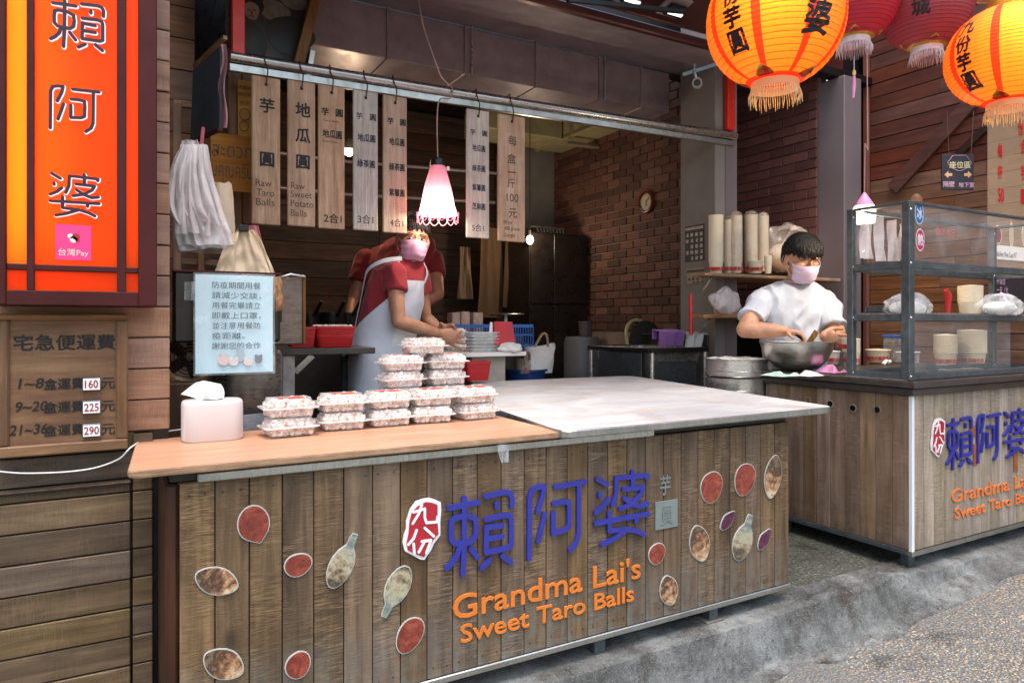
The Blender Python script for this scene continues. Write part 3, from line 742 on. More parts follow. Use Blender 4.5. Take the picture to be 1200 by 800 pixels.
for x, y in ((.70, 1.93), (1.41, 1.93), (1.935, 1.93), (.2, 2.4), (2.25, 3.2)):
    MB().box(x-.022, y-.02, .002, x+.022, y+.02, CZ0-.002, .003).build('leg', M['darksteel'], ct)
MB().box(1.89, 1.90, .001, 1.98, 1.97, .008, .002).build('foot_pad', M['concrete'], ct)
m = MB(); q5 = random.Random(6)
for i in range(n):
    for z in (CZ1-.03, CZ0+.03):
        for dx in (-.022, .022):
            if q5.random() < .8: m.obox((CX0+pw*(i+.5)+dx+q5.uniform(-.004, .004), FY-.0005, z+q5.uniform(-.004, .004)), (.0022, 0, 0), (0, .001, 0), (0, 0, .0022), .0008)
tag(m.build('nail_heads', M['wire'], ct), kind='stuff')
# carved scars on the log side
tp = thing('plywood_top', 'orange plywood top on the left half of the long counter', 'table top', (.6, 2.1, .75))
def slabtop(name, pts, z0, z1, mt, me_, parent, b=.004):
    o = MB(); n_ = len(pts); cx = sum(p[0] for p in pts)/n_; cy = sum(p[1] for p in pts)/n_
    def ring(z, s): return [Vector((p[0]+(cx-p[0])*s, p[1]+(cy-p[1])*s, z)) for p in pts]
    rings = [ring(z0, .004), ring(z0+b, 0), ring(z1-b, 0), ring(z1, .004)]
    for r in rings: o.v += r
    for k in range(3):
        for i in range(n_): j = (i+1) % n_; o.f.append([k*n_+i, k*n_+j, (k+1)*n_+j, (k+1)*n_+i]); o.m.append(1)
    o.f.append([3*n_+i for i in range(n_)]); o.m.append(0); o.f.append([i for i in range(n_)][::-1]); o.m.append(1)
    return o.build(name, [mt, me_], parent, smooth=None)
def rounded(pts, r, k=5):
    out = []; n_ = len(pts)
    for i, p in enumerate(pts):
        p = Vector(p); a = (Vector(pts[i-1])-p).normalized(); b = (Vector(pts[(i+1) % n_])-p).normalized(); rr_ = r[i] if isinstance(r, (list, tuple)) else r
        for j in range(k+1):
            t = j/k; out.append((p+a*rr_)*(1-t)**2 + p*2*t*(1-t) + (p+b*rr_)*t**2)
    return out
slabtop('board', rounded([(.008, 1.868), (1.232, 1.868), (1.232, 2.47), (.035, 2.35)], [.03, .005, .005, .02]), .752, .770, M['top_ply'], M['ply_edge'], tp)
wt = thing('white_table', 'large floured white work table joining the counter at the right', 'table', (2.0, 2.7, 0))
slabtop('table_top', rounded([(1.205, 1.835), (2.535, 1.835), (2.87, 3.56), (1.75, 3.62), (1.30, 2.5)], [.06, .05, .10, .05, .05]), .752, .778, M['white_top'], M['alu'], wt)
for x, y in ((1.55, 2.6), (2.25, 2.3), (1.9, 3.4), (2.55, 3.4)):
    MB().box(x-.02, y-.02, 0, x+.02, y+.02, .751, .003).build('leg', M['darksteel'], wt)
# scrap of clear tape on the top edge
tpz = MB(); a = P(590, 520, Y=1.865)
tpz.grid(lambda u, v: a + V((u-.5)*.045*(1-.5*v), -.004+.006*math.sin(7*u+4*v), -.055*v), 7, 7)
tag(tpz.build('tape_scrap', M['sleeve'], smooth=60), 'scrap of clear tape hanging at the seam of the two table tops', 'tape')

# cut-out lettering and stickers on the counter
NF = V(0, -1, 0)
def sheet(y, dx=0, dz=0, sx=1, sz=1, ox=0, oz=0):
    return lambda x, z: V(ox+(x-dx)*sx, y, oz+(z-dz)*sz)
F0 = sheet(FY-.003, 0, 0, 1, 1)
def sign_letters(parent, fx, blue, red, white, n, w=.0158):
    for k in 'abc':
        strokes(MB(), GL[k], fx, w, .008, n).build('character', blue, parent)
    L = GL['l']
    MB().prism([fx(*p) + n*.006 for p in L[0]], -n*.006).build('emblem_border', white, parent)
    e = MB().prism([fx(*p) + n*.009 for p in L[1]], -n*.004).build('emblem', red, parent)
    mm = strokes(MB(), L[2:], lambda x, z: fx(x, z)+n*.0075, .0038, .003, n); mm.build('emblem_script', white, parent)
sign_letters(ct, F0, M['blue'], M['logo_red'], M['white_ac'], NF, .0082)
def fit_line(body, a, b, top, mat, parent, y, X=None, depth=.004, bold=.006):
    """a, b: baseline ends; top: cap height point"""
    k = (top.z-a.z)/.72
    return text(body, 'lettering', mat, parent, a, (b-a), V(0, 0, 1), k, proud=.001, bold=bold, depth=depth, fitw=(b-a).length, bevel=.0006, split=True)
g0, g1 = P(530, 724, Y=FY), P(750, 677, Y=FY); g1.z = g0.z = (g0.z+g1.z)/2
fit_line("Grandma Lai's", g0, g1, V(0, 0, g0.z+.073), M['orange'], ct, FY)
g0, g1 = P(539, 752, Y=FY), P(742, 703, Y=FY); g1.z = g0.z = (g0.z+g1.z)/2
fit_line("Sweet Taro Balls", g0, g1, V(0, 0, g0.z+.055), M['orange'], ct, FY)
# small pewter characters
q = P(779, 568, Y=FY); text('芋', 'character', M['pewter'], ct, q, (1, 0, 0), (0, 0, 1), .075, proud=.0, bold=.01, depth=.004, center=True, sx=.72)
q0, q1 = P(767, 588, Y=FY), P(793, 620, Y=FY); q1.z = P(793, 616, Y=FY).z
MB().box(q0.x, FY-.006, q1.z, q1.x, FY-.001, q0.z, .002).build('nameplate', M['pewter'], ct)
qc = (q0+q1)/2; text('員', 'character', M['pewter'], ct, (qc.x, FY-.006, qc.z), (1, 0, 0), (0, 0, 1), .075, proud=.0, bold=.0, depth=.003, center=True, sx=.8)

def potato_shape(kind, n=22):
    out = []
    for i in range(n):
        a = 2*math.pi*i/n; c, s = math.cos(a), math.sin(a)
        if kind == 'round': r = 1 + .05*math.sin(2*a+.6) + .03*math.sin(3*a); out.append((c*r, s*r))
        elif kind == 'tip': p = (c, s); k = max(0, -s)**6; out.append((c*(1-.55*k)+.22*k, s*(1+.12*k)))
        elif kind == 'gourd':   # narrow neck with a flared cap on top
            y = s*1.0; wd = math.sqrt(max(0, 1-((y+.25)/.78)**2)) if y < .42 else .34; wd = max(wd, .30 if y > 0 else 0)
            out.append((wd*(1 if c >= 0 else -1)*(abs(c)**.25), y))
        elif kind == 'leaf': out.append((c*(1-.35*abs(s))*abs(1-.2*s), s*1.0))
        elif kind == 'spin': out.append((c*(1-.25*abs(s)**2), s))
    return out
def sticker(parent, u, v, w, h, tilt, kind, mat, lab):
    c = P(u, v, Y=FY); k = P(u+1, v, Y=FY).x - c.x; kz = (c.z - P(u, v+1, Y=FY).z); t = R_(tilt)
    pts = potato_shape(kind); rx, rz = w*k, h*kz
    def loc(x, y, s, dy):
        x, y = x*rx, y*rz; e = .0030*s
        l = math.hypot(x, y) or 1; x += x/l*e; y += y/l*e
        return V(c.x + x, dy, c.z + y)
    b_ = MB().prism([loc(x, y, .9, FY-.0045) for x, y in pts], (0, .0035, 0)).build('sticker', M['sticker_edge'], parent, origin=c)
    b_['label'] = lab; b_.rotation_euler = (0, -t, 0)
    MB().prism([loc(x, y, -.1, FY-.0062) for x, y in pts], (0, .002, 0)).build('print', mat, b_, origin=c)
M['sticker_edge'] = plain('sticker white edge', 'b9bab6', .4, var=.1, scale=30)
ST = [(297, 613, 18, 21, 8, 'tip', 'sweetpot', 'largest red sweet potato at the upper left'), (349, 661, 15, 13, -5, 'round', 'sweetpot', 'small round sweet potato'),
      (349, 778, 14, 15, 20, 'round', 'sweetpot', 'sweet potato low on the boards'), (480, 743, 14, 21, -24, 'round', 'sweetpot', 'slanting sweet potato below the emblem'),
      (833, 570, 12, 18, 4, 'round', 'sweetpot', 'upright sweet potato'), (872, 561, 11, 19, -14, 'round', 'sweetpot', 'leaning bright sweet potato'), (769, 648, 9, 12, 5, 'round', 'sweetpot', 'smallest sweet potato'),
      (254, 680, 16, 25, 62, 'spin', 'taro', 'brown taro lying on its side'), (262, 777, 17, 25, 52, 'spin', 'taro', 'brown taro near the lower left corner'),
      (819, 636, 11, 22, 18, 'spin', 'taro', 'brown pointed taro'), (783, 691, 10, 18, 18, 'spin', 'taro', 'small brown taro'), (905, 558, 9.5, 25, -12, 'spin', 'taro', 'tall brown taro by the corner'),
      (402, 656, 14, 32, -26, 'gourd', 'taro_pale', 'pale necked taro pointing up'), (463, 692, 14, 30, 152, 'gourd', 'taro_pale', 'pale necked taro pointing down'),
      (871, 629, 11, 27, -24, 'gourd', 'taro_pale', 'pale necked taro on the right'),
      (852, 609, 5.5, 14, -52, 'leaf', 'purple', 'thin purple yam'), (895, 631, 5.5, 14, -44, 'leaf', 'purple', 'thin purple yam near the corner')]
for s in ST: sticker(ct, s[0], s[1], s[2], s[3], s[4], s[5], M[s[6]], s[7]+' cut-out')

# ---------------------------------------------------------------- second counter
c2 = thing('corner_counter', 'pale plank counter carrying the glazed display case', 'counter', (3.8, 2.3, 0))
X0, Y0, X1, Y1, Z0, Z1 = 3.105, 1.862, 5.4, 2.68, .09, .79
n = 28; pw = .0818; me = boxmesh('plank', pw-.0025, .016, Z1-Z0, M['counter2'], .0016)
for i in range(n): piece(me, 'plank', c2, (X0+.012+pw*(i+.5), Y0+.008+rr.uniform(-.001, .001), (Z0+Z1)/2))
n = 10; ps = (Y1-Y0-.012)/n; me = boxmesh('plank', .016, ps-.0025, Z1-Z0, M['counter2s'], .0016)
for i in range(n): piece(me, 'plank', c2, (X0+.008+rr.uniform(-.001, .001), Y0+.012+ps*(i+.5), (Z0+Z1)/2))
MB().box(X0+.02, Y0+.02, Z0+.01, X1, Y1, Z1-.01).build('carcass', M['black'], c2)
MB().box(X0-.004, Y0-.006, Z0-.02, X0+.014, Y0+.012, Z1, .002).build('corner_strip', M['white_ac'], c2)
MB().box(X0-.006, Y0-.008, Z0-.024, X1, Y0+.02, Z0-.002, .002).build('bottom_rail', M['alu'], c2)
MB().box(X0-.007, Y0+.021, Z0-.023, X0+.02, Y1, Z0-.002, .002).build('bottom_rail', M['darksteel'], c2)
MB().box(X0-.02, Y0-.022, Z1+.001, X1, Y1+.02, Z1+.034, .004).build('apron_rail', M['slab'], c2)
MB().box(X0-.032, Y0-.034, Z1+.035, X1, Y1+.03, Z1+.066, .004).build('slab', M['slab'], c2)
for x, y in ((X0+.05, Y0+.05), (X0+.05, Y1-.1), (4.9, Y0+.05)):
    MB().box(x-.022, y-.022, -.03, x+.022, y+.022, Z0-.024, .003).build('leg', M['darksteel'], c2)
for u, v in ((922, 465), (947, 469), (973, 473), (999.5, 478), (1028, 480)):
    p = P(u, v, X=X0); ey = Matrix(((0, 0, 1), (1, 0, 0), (0, 1, 0)))
    MB().lathe((X0-.0015, p.y, p.z), [(.0001, .0015), (.016, .0015), (.016, .0012)], 16, ey).build('vent_hole', M['black'], c2)
    MB().lathe((X0-.003, p.y, p.z), [(.0155, .0), (.0155, -.001), (.0195, -.001), (.0195, .003)], 16, ey).build('hole_rim', M['counter2'], c2)
l0 = P(1089, 500, Y=Y0); kx = (P(1200, 500, Y=Y0).x-P(1089, 500, Y=Y0).x)
# letters keep the proportions of the first sign, a little larger
FX2 = lambda x, z: V(l0.x + (x-.698)*.945, Y0-.003, P(1095, 490, Y=Y0).z + (z-.61)*1.02)
sign_letters(c2, FX2, M['blue'], M['logo_red'], M['white_ac'], NF, .0080)
g0 = P(1114, 589, Y=Y0); text("Grandma Lai's", 'lettering', M['orange_pale'], c2, g0, (1, 0, 0), (0, 0, 1), .090, proud=.001, bold=.006, depth=.004, fitw=.80, bevel=.0006, split=True)
g0 = P(1118, 608, Y=Y0); text("Sweet Taro Balls", 'lettering', M['orange_pale'], c2, g0, (1, 0, 0), (0, 0, 1), .075, proud=.001, bold=.006, depth=.004, fitw=.74, bevel=.0006, split=True)
# scraps of brown tape by the characters
for u0, v0, u1, v1 in ((1135, 499, 1142, 512), (1140, 520, 1144, 545), (1187, 530, 1192, 552)):
    a, b = P(u0, v0, Y=Y0), P(u1, v1, Y=Y0); MB().box(a.x, Y0-.0035, b.z, b.x, Y0-.001, a.z, .0005).build('rust_patch', plain('rust brown patch', '8a4f2c', .6, var=.25, scale=40), c2)

# ================================================================ objects
UX, UZ = V(1, 0, 0), V(0, 0, 1)
YZ = Matrix(((1, 0, 0), (0, 0, 1), (0, -1, 0)))     # lathe axis pointing to +Y
# ---------------------------------------------------------------- lit sign on the left wall
SY = 2.20
def q(u, v, Y=SY): return P(u, v, Y=Y)
sg = thing('light_box_sign', 'tall lit orange shop sign in a dark wooden frame', 'sign', (-.1, WY, 1.2))
zb, zt = q(90, 358).z, 2.9
xl, xr = q(-14, 300).x, q(184, 300).x
fw = q(184, 300).x-q(162, 300).x
MB().box(xl, SY, zb, xl+fw*.8, WY-.003, zt, .003).build('frame', M['darkred'], sg)
MB().box(xr-fw, SY, zb, xr, WY-.003, zt, .003).build('frame', M['darkred'], sg)
z1 = q(90, 341).z
MB().box(xl+fw*.8, SY+.001, zb, xr-fw, WY-.003, z1, .002).build('frame', M['darkred'], sg)
def lit_film(name, col, base_e):
    m, t, b = nodes(name); c = lin(col); b.inputs['Base Color'].default_value = c; b.inputs['Roughness'].default_value = .3
    tr = t.nodes.new('ShaderNodeBsdfTranslucent'); tr.inputs[0].default_value = c; mx = t.nodes.new('ShaderNodeMixShader'); mx.inputs[0].default_value = .75
    t.links.new(b.outputs[0], mx.inputs[1]); t.links.new(tr.outputs[0], mx.inputs[2]); t.links.new(mx.outputs[0], t.nodes['Material Output'].inputs[0])
    b.inputs['Emission Color'].default_value = c; b.inputs['Emission Strength'].default_value = base_e; return m
M['lit_orange'] = lit_film('lit orange acrylic', 'ff6a10', .22); M['lit_yellow'] = lit_film('lit amber acrylic', 'ff9a24', .22); M['lit_red'] = lit_film('lit red-orange acrylic', 'ff5a0c', .35)
b1, b2, b3, b4 = q(31, 200).x, q(40, 200).x, q(137, 200).x, q(148, 200).x; h0, h1 = q(90, 318).z, q(90, 311).z
YP = SY+.02
for (xa_, xb_, za, zb_, mt) in ((xl+fw*.8, b1, h1, zt, 'lit_yellow'), (b2, b3, h1, zt, 'lit_orange'), (b4, xr-fw, h1, zt, 'lit_orange'), (xl+fw*.8, b1, z1, h0, 'lit_red'), (b2, b3, z1, h0, 'lit_red'), (b4, xr-fw, z1, h0, 'lit_red')):
    MB().box(xa_, YP, za, xb_, YP+.006, zb_).build('light_panel', M[mt], sg)
for xa_, xb_ in ((b1, b2), (b3, b4)): MB().box(xa_, SY+.004, z1, xb_, YP+.012, zt, .002).build('mullion', M['darkred'], sg)
MB().box(xl+fw*.8, SY+.006, h0, xr-fw, YP+.010, h1, .002).build('mullion', M['darkred'], sg)
def glyph_fx(keys, cu, cv, height, y, sx=1.0):
    pts = [p for k in keys for pl in GL[k] for p in pl]; x0, x1 = min(p[0] for p in pts), max(p[0] for p in pts); a, b = min(p[1] for p in pts), max(p[1] for p in pts)
    s = height/(b-a); c = P(cu, cv, Y=y)
    return (lambda x, z: V(c.x+(x-(x0+x1)/2)*s*sx, y, c.z+(z-(a+b)/2)*s)), s
px = P(91, 33, Y=SY).z-P(91, 34, Y=SY).z
for xs_, e_, w_ in (((xl+fw*.8+b1)/2-.01, 1.0, .02), (b2+.030, 2.6, .02), ((b4+xr-fw)/2, .35, .02)):
    ld = bpy.data.lights.new('sign_tube', 'AREA'); ld.shape = 'RECTANGLE'; ld.size = w_; ld.size_y = 1.7; ld.energy = e_; ld.color = (1, .86, .62)
    lo = bpy.data.objects.new('sign_tube', ld); COL.objects.link(lo); lo.location = (xs_, WY-.03, zb+1.0); lo.rotation_euler = (R_(-90), 0, 0)
M['dark_char'] = plain('dark aubergine acrylic', '2a0f22', .4)
for k, cu, cv, hh in (('a', 91, 31, 55), ('b', 88, 129, 50), ('c', 88, 229, 50)):
    fx, s = glyph_fx(k, cu, cv, hh*px, YP)
    strokes(MB(), GL[k], lambda x, z: fx(x, z)+V(.0011, 0, -.0012), .0104, .003, NF).build('character_rim', emis('lit white rim', (1, .8, .85), .3, 'ffffff'), sg)
    strokes(MB(), GL[k], lambda x, z: fx(x, z)+V(0, -.0045, 0), .0080, .003, NF).build('character', M['dark_char'], sg)
a, b = q(65, 304, YP), q(107, 265, YP)
st_ = MB().box(a.x, YP-.002, a.z, b.x, YP-.0005, b.z).build('payment_sticker', emis('backlit magenta film', 'd02a6a', .35, 'c0306a'), sg)
st_['label'] = 'magenta payment sticker'
c = (a+b)/2
M['pale_print'] = plain('pale print', 'f0d8c8', .5, bmp=0)
text('台灣Pay', 'lettering', M['pale_print'], st_, V(c.x, YP-.002, c.z-.028), UX, UZ, .021, center=True, proud=.001)
for dx, dz, r in ((0, .004, .009), (.006, .012, .009), (-.007, .013, .007), (.009, .002, .005)):
    MB().lathe(V(c.x+dx, YP-.0032, c.z+dz+.004), [(.0001, 0), (r, 0), (r, .001)], 12, YZ).build('logo_petal', M['pale_print'] if dx < .005 else M['logo_red'], st_)

# ---------------------------------------------------------------- price board
BY = 2.275
pb_ = thing('price_board', 'framed brown wooden delivery price board with black brush writing', 'sign', P(70, 450, Y=BY))
A, B = P(-6, 538, Y=BY), P(150, 368, Y=BY); t = .030
MB().box(A.x+.01, BY+.012, A.z+.01, B.x-.01, BY+.025, B.z-.01).build('panel', M['board'], pb_)
MB().box(A.x, BY, A.z, B.x, BY+.05, A.z+t, .004).build('frame_rail', M['frame'], pb_); MB().box(A.x, BY, B.z-t*.6, B.x, BY+.05, B.z, .004).build('frame_rail', M['frame'], pb_)
MB().box(B.x-t, BY+.002, A.z+t, B.x, BY+.05, B.z-t*.6, .004).build('frame_stile', M['frame_z'], pb_); MB().box(A.x, BY+.002, A.z+t, A.x+t, BY+.05, B.z-t*.6, .004).build('frame_stile', M['frame_z'], pb_)
TY = BY+.011
ppx = P(70, 450, Y=TY).z-P(70, 451, Y=TY).z
def btext(s, u, v, hp, parent, mat='ink', bold=.012, sx=1.0, y=TY, shear=.0, cu=None, wd=None):
    p = P(u, v, Y=y); return text(s, 'lettering', M[mat], parent, V(p.x, y, p.z), UX, UZ, hp*ppx*1.08, bold=bold, center=True, sx=sx, proud=.0008, shear=shear, fitw=wd*ppx if wd else None)
btext('宅急便運費', 77, 401, 18, pb_, bold=.02, wd=101)
for k, (s, v) in enumerate((('1~8', 450), ('9~20', 477), ('21~36', 504))):
    btext(s, (37, 37, 34)[k], v-1, 15, pb_, bold=.015, wd=(24, 31, 36)[k], shear=.15)
    btext('盒運費', 75, v-.5, 13, pb_, bold=.02, wd=40); btext('元', 127, v-1.5, 14, pb_, bold=.012)
    p = P(107.5, v-.5, Y=TY); w_, h_ = 9.7*ppx, 8*ppx
    pn = MB().box(p.x-w_, BY-.001, p.z-h_, p.x+w_, TY-.001, p.z+h_, .001).build('price_plate', M['darksteel'], pb_)
    MB().box(p.x-w_*.88, BY-.003, p.z-h_*.85, p.x+w_*.88, BY-.0015, p.z+h_*.85).build('card', M['paper'], pn)
    text(('160', '225', '290')[k], 'number', plain('crimson print', '8c1c2c', bmp=0), pn, V(p.x, BY-.003, p.z), UX, UZ, 13*ppx, bold=.01, center=True, sx=.8, proud=.001)
for u, v in ((12, 375), (142, 373), (10, 528), (138, 521)):
    p = P(u, v, Y=TY); MB().ell(V(p.x, TY, p.z), (.004, .002, .004), 8, 5).build('nail', M['wire'], pb_)

cbl = [(-10, 551), (20, 554), (50, 554), (85, 552), (115, 547), (140, 537), (156, 522)]
pts = [P(u, v, Y=2.29) for u, v in cbl] + [P(185, 508, Z=.775), P(212, 503, Z=.775)]
def smooth_pts(p, k=6):
    out = []; n_ = len(p)
    for i in range(n_-1):
        p0, p1, p2, p3 = p[max(i-1, 0)], p[i], p[i+1], p[min(i+2, n_-1)]
        for j in range(k):
            t = j/k; out.append(.5*((2*p1)+(-p0+p2)*t+(2*p0-5*p1+4*p2-p3)*t*t+(-p0+3*p1-3*p2+p3)*t**3))
    return out+[p[-1]]
tag(MB().tube(smooth_pts(pts), .0025, 6).build('power_cable', M['plastic_white'], smooth=60), 'thin white cable sagging under the price board to the counter', 'cable')

# ---------------------------------------------------------------- tissue box
tc = P(252, 518, Z=.771); tc.y += .07; tc.z = .771
tb = thing('tissue_box', 'white rounded tissue box on the plywood counter top', 'tissue box', tc)
ol = rounded([(-.085, -.055), (.085, -.055), (.085, .055), (-.085, .055)], .045, 6)
m = MB(); hgt = .118; prof = [(0, .96), (.004, 1), (hgt-.012, 1), (hgt-.003, .975), (hgt, .93)]
for z, s in prof: m.v += [tc+V(p.x*s, p.y*s, z) for p in ol]
L_ = len(ol)
for k in range(len(prof)-1):
    for i in range(L_): j = (i+1) % L_; m.f.append([k*L_+i, k*L_+j, (k+1)*L_+j, (k+1)*L_+i]); m.m.append(0)
m.f.append([(len(prof)-1)*L_+i for i in range(L_)]); m.m.append(0); m.f.append(list(range(L_))[::-1]); m.m.append(0)
m.build('case', plain('blush white plastic', 'd2c8c7', .4, var=.02, bmp=.02), tb, smooth=40)
MB().lathe(tc+V(.0, 0, hgt+.0008), [(.0001, 0), (.028, 0), (.030, -.0006)], 20).build('slot', M['black'], tb)
m = MB(); n_ = 9
def tis(u, v):
    x = (u-.5)*(.06+.05*v) - .03*v*v; z = hgt-.004+.062*v - .030*max(0, (.35-u))*v*2.2; y = .012*math.sin(u*6+1)*(1-.3*v)+.01*v
    return tc + V(x, y, z - .03*abs(u-.55)*v)
m.grid(tis, 12, 8); o_ = m.build('tissue', M['paper'], tb, smooth=80)

# ---------------------------------------------------------------- clamshell boxes of taro balls
def clamshell(lab, loc, rz):
    r = thing('food_box', lab, 'food box', loc, 'clear boxes of floured taro balls')
    W, D, H = .077, .054, .056
    def ringbox(levels):
        m = MB(); base = rounded([(-1, -1), (1, -1), (1, 1), (-1, 1)], .28, 3)
        for z, sx, sy in levels: m.v += [Vector(loc)+V(p.x*sx, p.y*sy, z) for p in base]
        l = len(base)
        for k in range(len(levels)-1):
            for i in range(l): j = (i+1) % l; m.f.append([k*l+i, k*l+j, (k+1)*l+j, (k+1)*l+i]); m.m.append(0)
        return m, l
    m, l = ringbox([(.001, W*.80, D*.78), (.004, W*.84, D*.82), (.027, W*.93, D*.92), (.028, W*1.04, D*1.06), (.0295, W*1.04, D*1.06)]); m.f.append(list(range(l))[::-1]); m.m.append(0)
    m.build('tray', M['box_clear'], r, smooth=40)
    m, l = ringbox([(.0305, W*1.04, D*1.06), (.032, W*1.03, D*1.05), (.033, W*.94, D*.93), (.053, W*.84, D*.80), (.0555, W*.78, D*.74)]); m.f.append([4*l+i for i in range(l)]); m.m.append(0)
    m.build('lid', M['box_clear'], r, smooth=40)
    rr = random.Random(3); m = MB()
    for layer, (z, n1, n2) in enumerate(((.0115, 7, 5), (.024, 8, 5), (.036, 8, 5), (.0465, 7, 4))):
        for i in range(n1):
            for j in range(n2):
                sx = (.70, .76, .76, .66, .6)[layer]
                x = (i/(n1-1)-.5)*2*W*sx; y = (j/(n2-1)-.5)*2*D*sx
                s = rr.uniform(.0080, .0108); p = Vector(loc)+V(x+rr.uniform(-.002, .002), y+rr.uniform(-.002, .002), z+rr.uniform(-.0015, .0015))
                a = rr.uniform(0, 3); R3 = Matrix.Rotation(a, 3, 'Z') @ Matrix.Rotation(rr.uniform(-.7, .7), 3, 'X')
                m.obox(p, R3 @ V(s*rr.uniform(.95, 1.3), 0, 0), R3 @ V(0, s*rr.uniform(.8, 1.05), 0), R3 @ V(0, 0, s*rr.uniform(.75, 1)), s*.42)
    tag(m.build('taro_balls', M['balls'], r, smooth=50), kind='stuff')
    m, l = ringbox([(.0272, W*.98, D*.98), (.0272, W*1.10, D*1.13), (.0312, W*1.10, D*1.13), (.0312, W*.98, D*.98)]); m.build('rim', M['box_rim'], r)
    m, l = ringbox([(.0545, W*.80, D*.76), (.0572, W*.82, D*.78), (.0572, W*.70, D*.66)]); m.build('lid_edge', M['box_rim'], r)
    MB().obox(Vector(loc)+V(.006, -.002, .0565), (W*.52, 0, 0), (0, D*.50, 0), (0, 0, .0004)).build('label', clear('red translucent label', 'e8432c', .35, .80, .1, .1), r)
    r.rotation_euler = (0, 0, rz); return r
BXH = .059
p0 = P(342, 512, Z=.7712); bx0 = clamshell('bottom clear box of taro balls in the stack nearest the tissue box', (p0.x, p0.y+.05, .7712), R_(5))
stacks = [(342, 512, 2, 5, 'the front stack nearest the tissue box'), (403, 504, 2, -3, 'the second front stack from the tissue box'), (458, 499.5, 2, 4, 'the middle front stack'),
          (510, 495.5, 2, -2, 'the fourth front stack from the tissue box'), (562, 491.5, 2, 3, 'the front stack beside the white table')]
names = [['bottom', 'top'], ['bottom', 'second', 'third', 'top']]
first = True; rr = random.Random(9)
for (u, v, n_, a, wh) in stacks:
    p = P(u, v, Z=.7712); p.y += .05
    for k in range(n_):
        if first: first = False; o = bx0
        else: o = copy_tree(bx0, loc=(p.x+rr.uniform(-.004, .004), p.y+rr.uniform(-.004, .004), .7712+k*BXH), rotz=R_(a+rr.uniform(-5, 5)))
        o['label'] = '%s clear box of white taro balls in %s' % (names[0][k], wh)
pF, pG = P(476, 494, Z=.7712), P(530, 489, Z=.7712)
for p, wh in ((pF, 'the tall back stack in front of the apron'), (pG, 'the tall back stack beside the red tub')):
    p.y += .07
    for k in range(4):
        o = copy_tree(bx0, loc=(p.x+rr.uniform(-.005, .005), p.y+rr.uniform(-.004, .004), .7712+k*BXH), rotz=R_(rr.uniform(-6, 6)))
        o['label'] = '%s clear box of taro balls in %s' % (names[1][k], wh)
o = copy_tree(bx0, loc=((pF.x+pG.x)/2, (pF.y+pG.y)/2-.005, .7712+4*BXH), rotz=R_(-4)); o['label'] = 'single clear box of taro balls bridging the two tall back stacks'
for k in range(3):
    pp = P(531, 411, Y=3.56); o = copy_tree(bx0, loc=(pp.x+.01, 3.60+.004*k, pp.z+.001+k*.042), rotz=R_(12-3*k)); o.scale = (1.0, 1.0, .72)
    o['label'] = ('lowest', 'middle', 'topmost')[k] + ' of the three clear boxes held in the hands of the woman'

# ---------------------------------------------------------------- notice in its plastic sleeve
NY = 2.44
nt_a, nt_b = P(229, 438, Y=NY), P(320, 324, Y=NY)
no = thing('notice', 'pale blue printed mask notice hanging in a clear sleeve', 'notice', (nt_a+nt_b)/2)
def page(y, e, bow): return lambda u, v: V(nt_a.x-e+(nt_b.x-nt_a.x+2*e)*u, y-bow*math.sin(math.pi*u)+.004*math.sin(3*v), nt_a.z-e+(nt_b.z-nt_a.z+2*e)*v)
MB().grid(page(NY, 0, .006), 12, 12).build('sheet', plain('pale blue paper', 'b4d2dc', .7, var=.04, scale=3, bmp=.02), no, smooth=60)
MB().grid(page(NY-.006, .006, .006), 12, 12).build('sleeve', M['sleeve'], no, smooth=60)
MB().grid(page(NY-.012, .006, .004), 3, 3)
a = P(216, 330, Y=NY); b = P(232, 352, Y=NY)
MB().grid(lambda u, v: V(a.x+(b.x-a.x)*u, NY-.004+.01*math.sin(u*9), b.z+(a.z-b.z)*v), 7, 5).build('sleeve_flap', M['sleeve'], no, smooth=60)
kk = P(270, 380, Y=NY).z-P(270, 381, Y=NY).z
lines = ['防疫期間用餐', '請減少交談，', '用餐完畢請立', '即戴上口罩，', '並注意用餐防', '疫距離。', '謝謝您的合作']
for i, s in enumerate(lines):
    p = P(248.5, 337+i*11.95, Y=NY-.013)
    text(s, 'lettering', plain('grey print', '3d4850', bmp=0) if i == 0 else bpy.data.materials['grey print'], no, V(p.x, NY-.0125, p.z), UX, UZ, 8.4*kk, proud=0, bold=.0, fitw=(54 if len(s) == 6 else 36)*kk*.99)
for u, v, w_, h_, c in ((262, 422, 7, 7, 'c9b6b4'), (274, 424, 6, 5, 'd8cfcc'), (282, 416, 5, 9, 'a3b4bf'), (291, 424, 6, 5, 'd6c9c6'), (303, 421, 5, 5, '7c7f86')):
    p = P(u, v, Y=NY-.013); MB().lathe(V(p.x, NY-.0125, p.z), [(.0001, 0), (1, 0)], 14, YZ @ Matrix.Diagonal((w_*kk*.9, h_*kk*.9, 1))).build('animal_drawing', plain('drawing '+c, c, bmp=0), no)
    for dx in (-.5, .5): MB().lathe(V(p.x+dx*w_*kk, NY-.0128, p.z+h_*kk*.8), [(.0001, 0), (2*kk, 0)], 8, YZ).build('animal_ear', bpy.data.materials['drawing '+c], no)
# black monitor housing the notice hangs on
MY = 2.50
a, b = P(203, 402, Y=MY), P(329, 321, Y=MY)
mo = thing('monitor', 'black flat screen case behind the pale blue notice', 'monitor', (a+b)/2)
MB().box(a.x, MY, a.z, b.x, MY+.07, b.z, .008).build('case', M['blackpaint'], mo)
MB().box(a.x-.001, MY-.006, b.z-.004, b.x+.002, MY+.05, b.z+.003, .001).build('top_edge', M['darkred'], mo)
MB().obox((b.x-.02, MY+.05, (a.z+b.z)/2), (.03, 0, 0), (0, .02, 0), (0, 0, .05), .003).build('bracket', M['black'], mo)
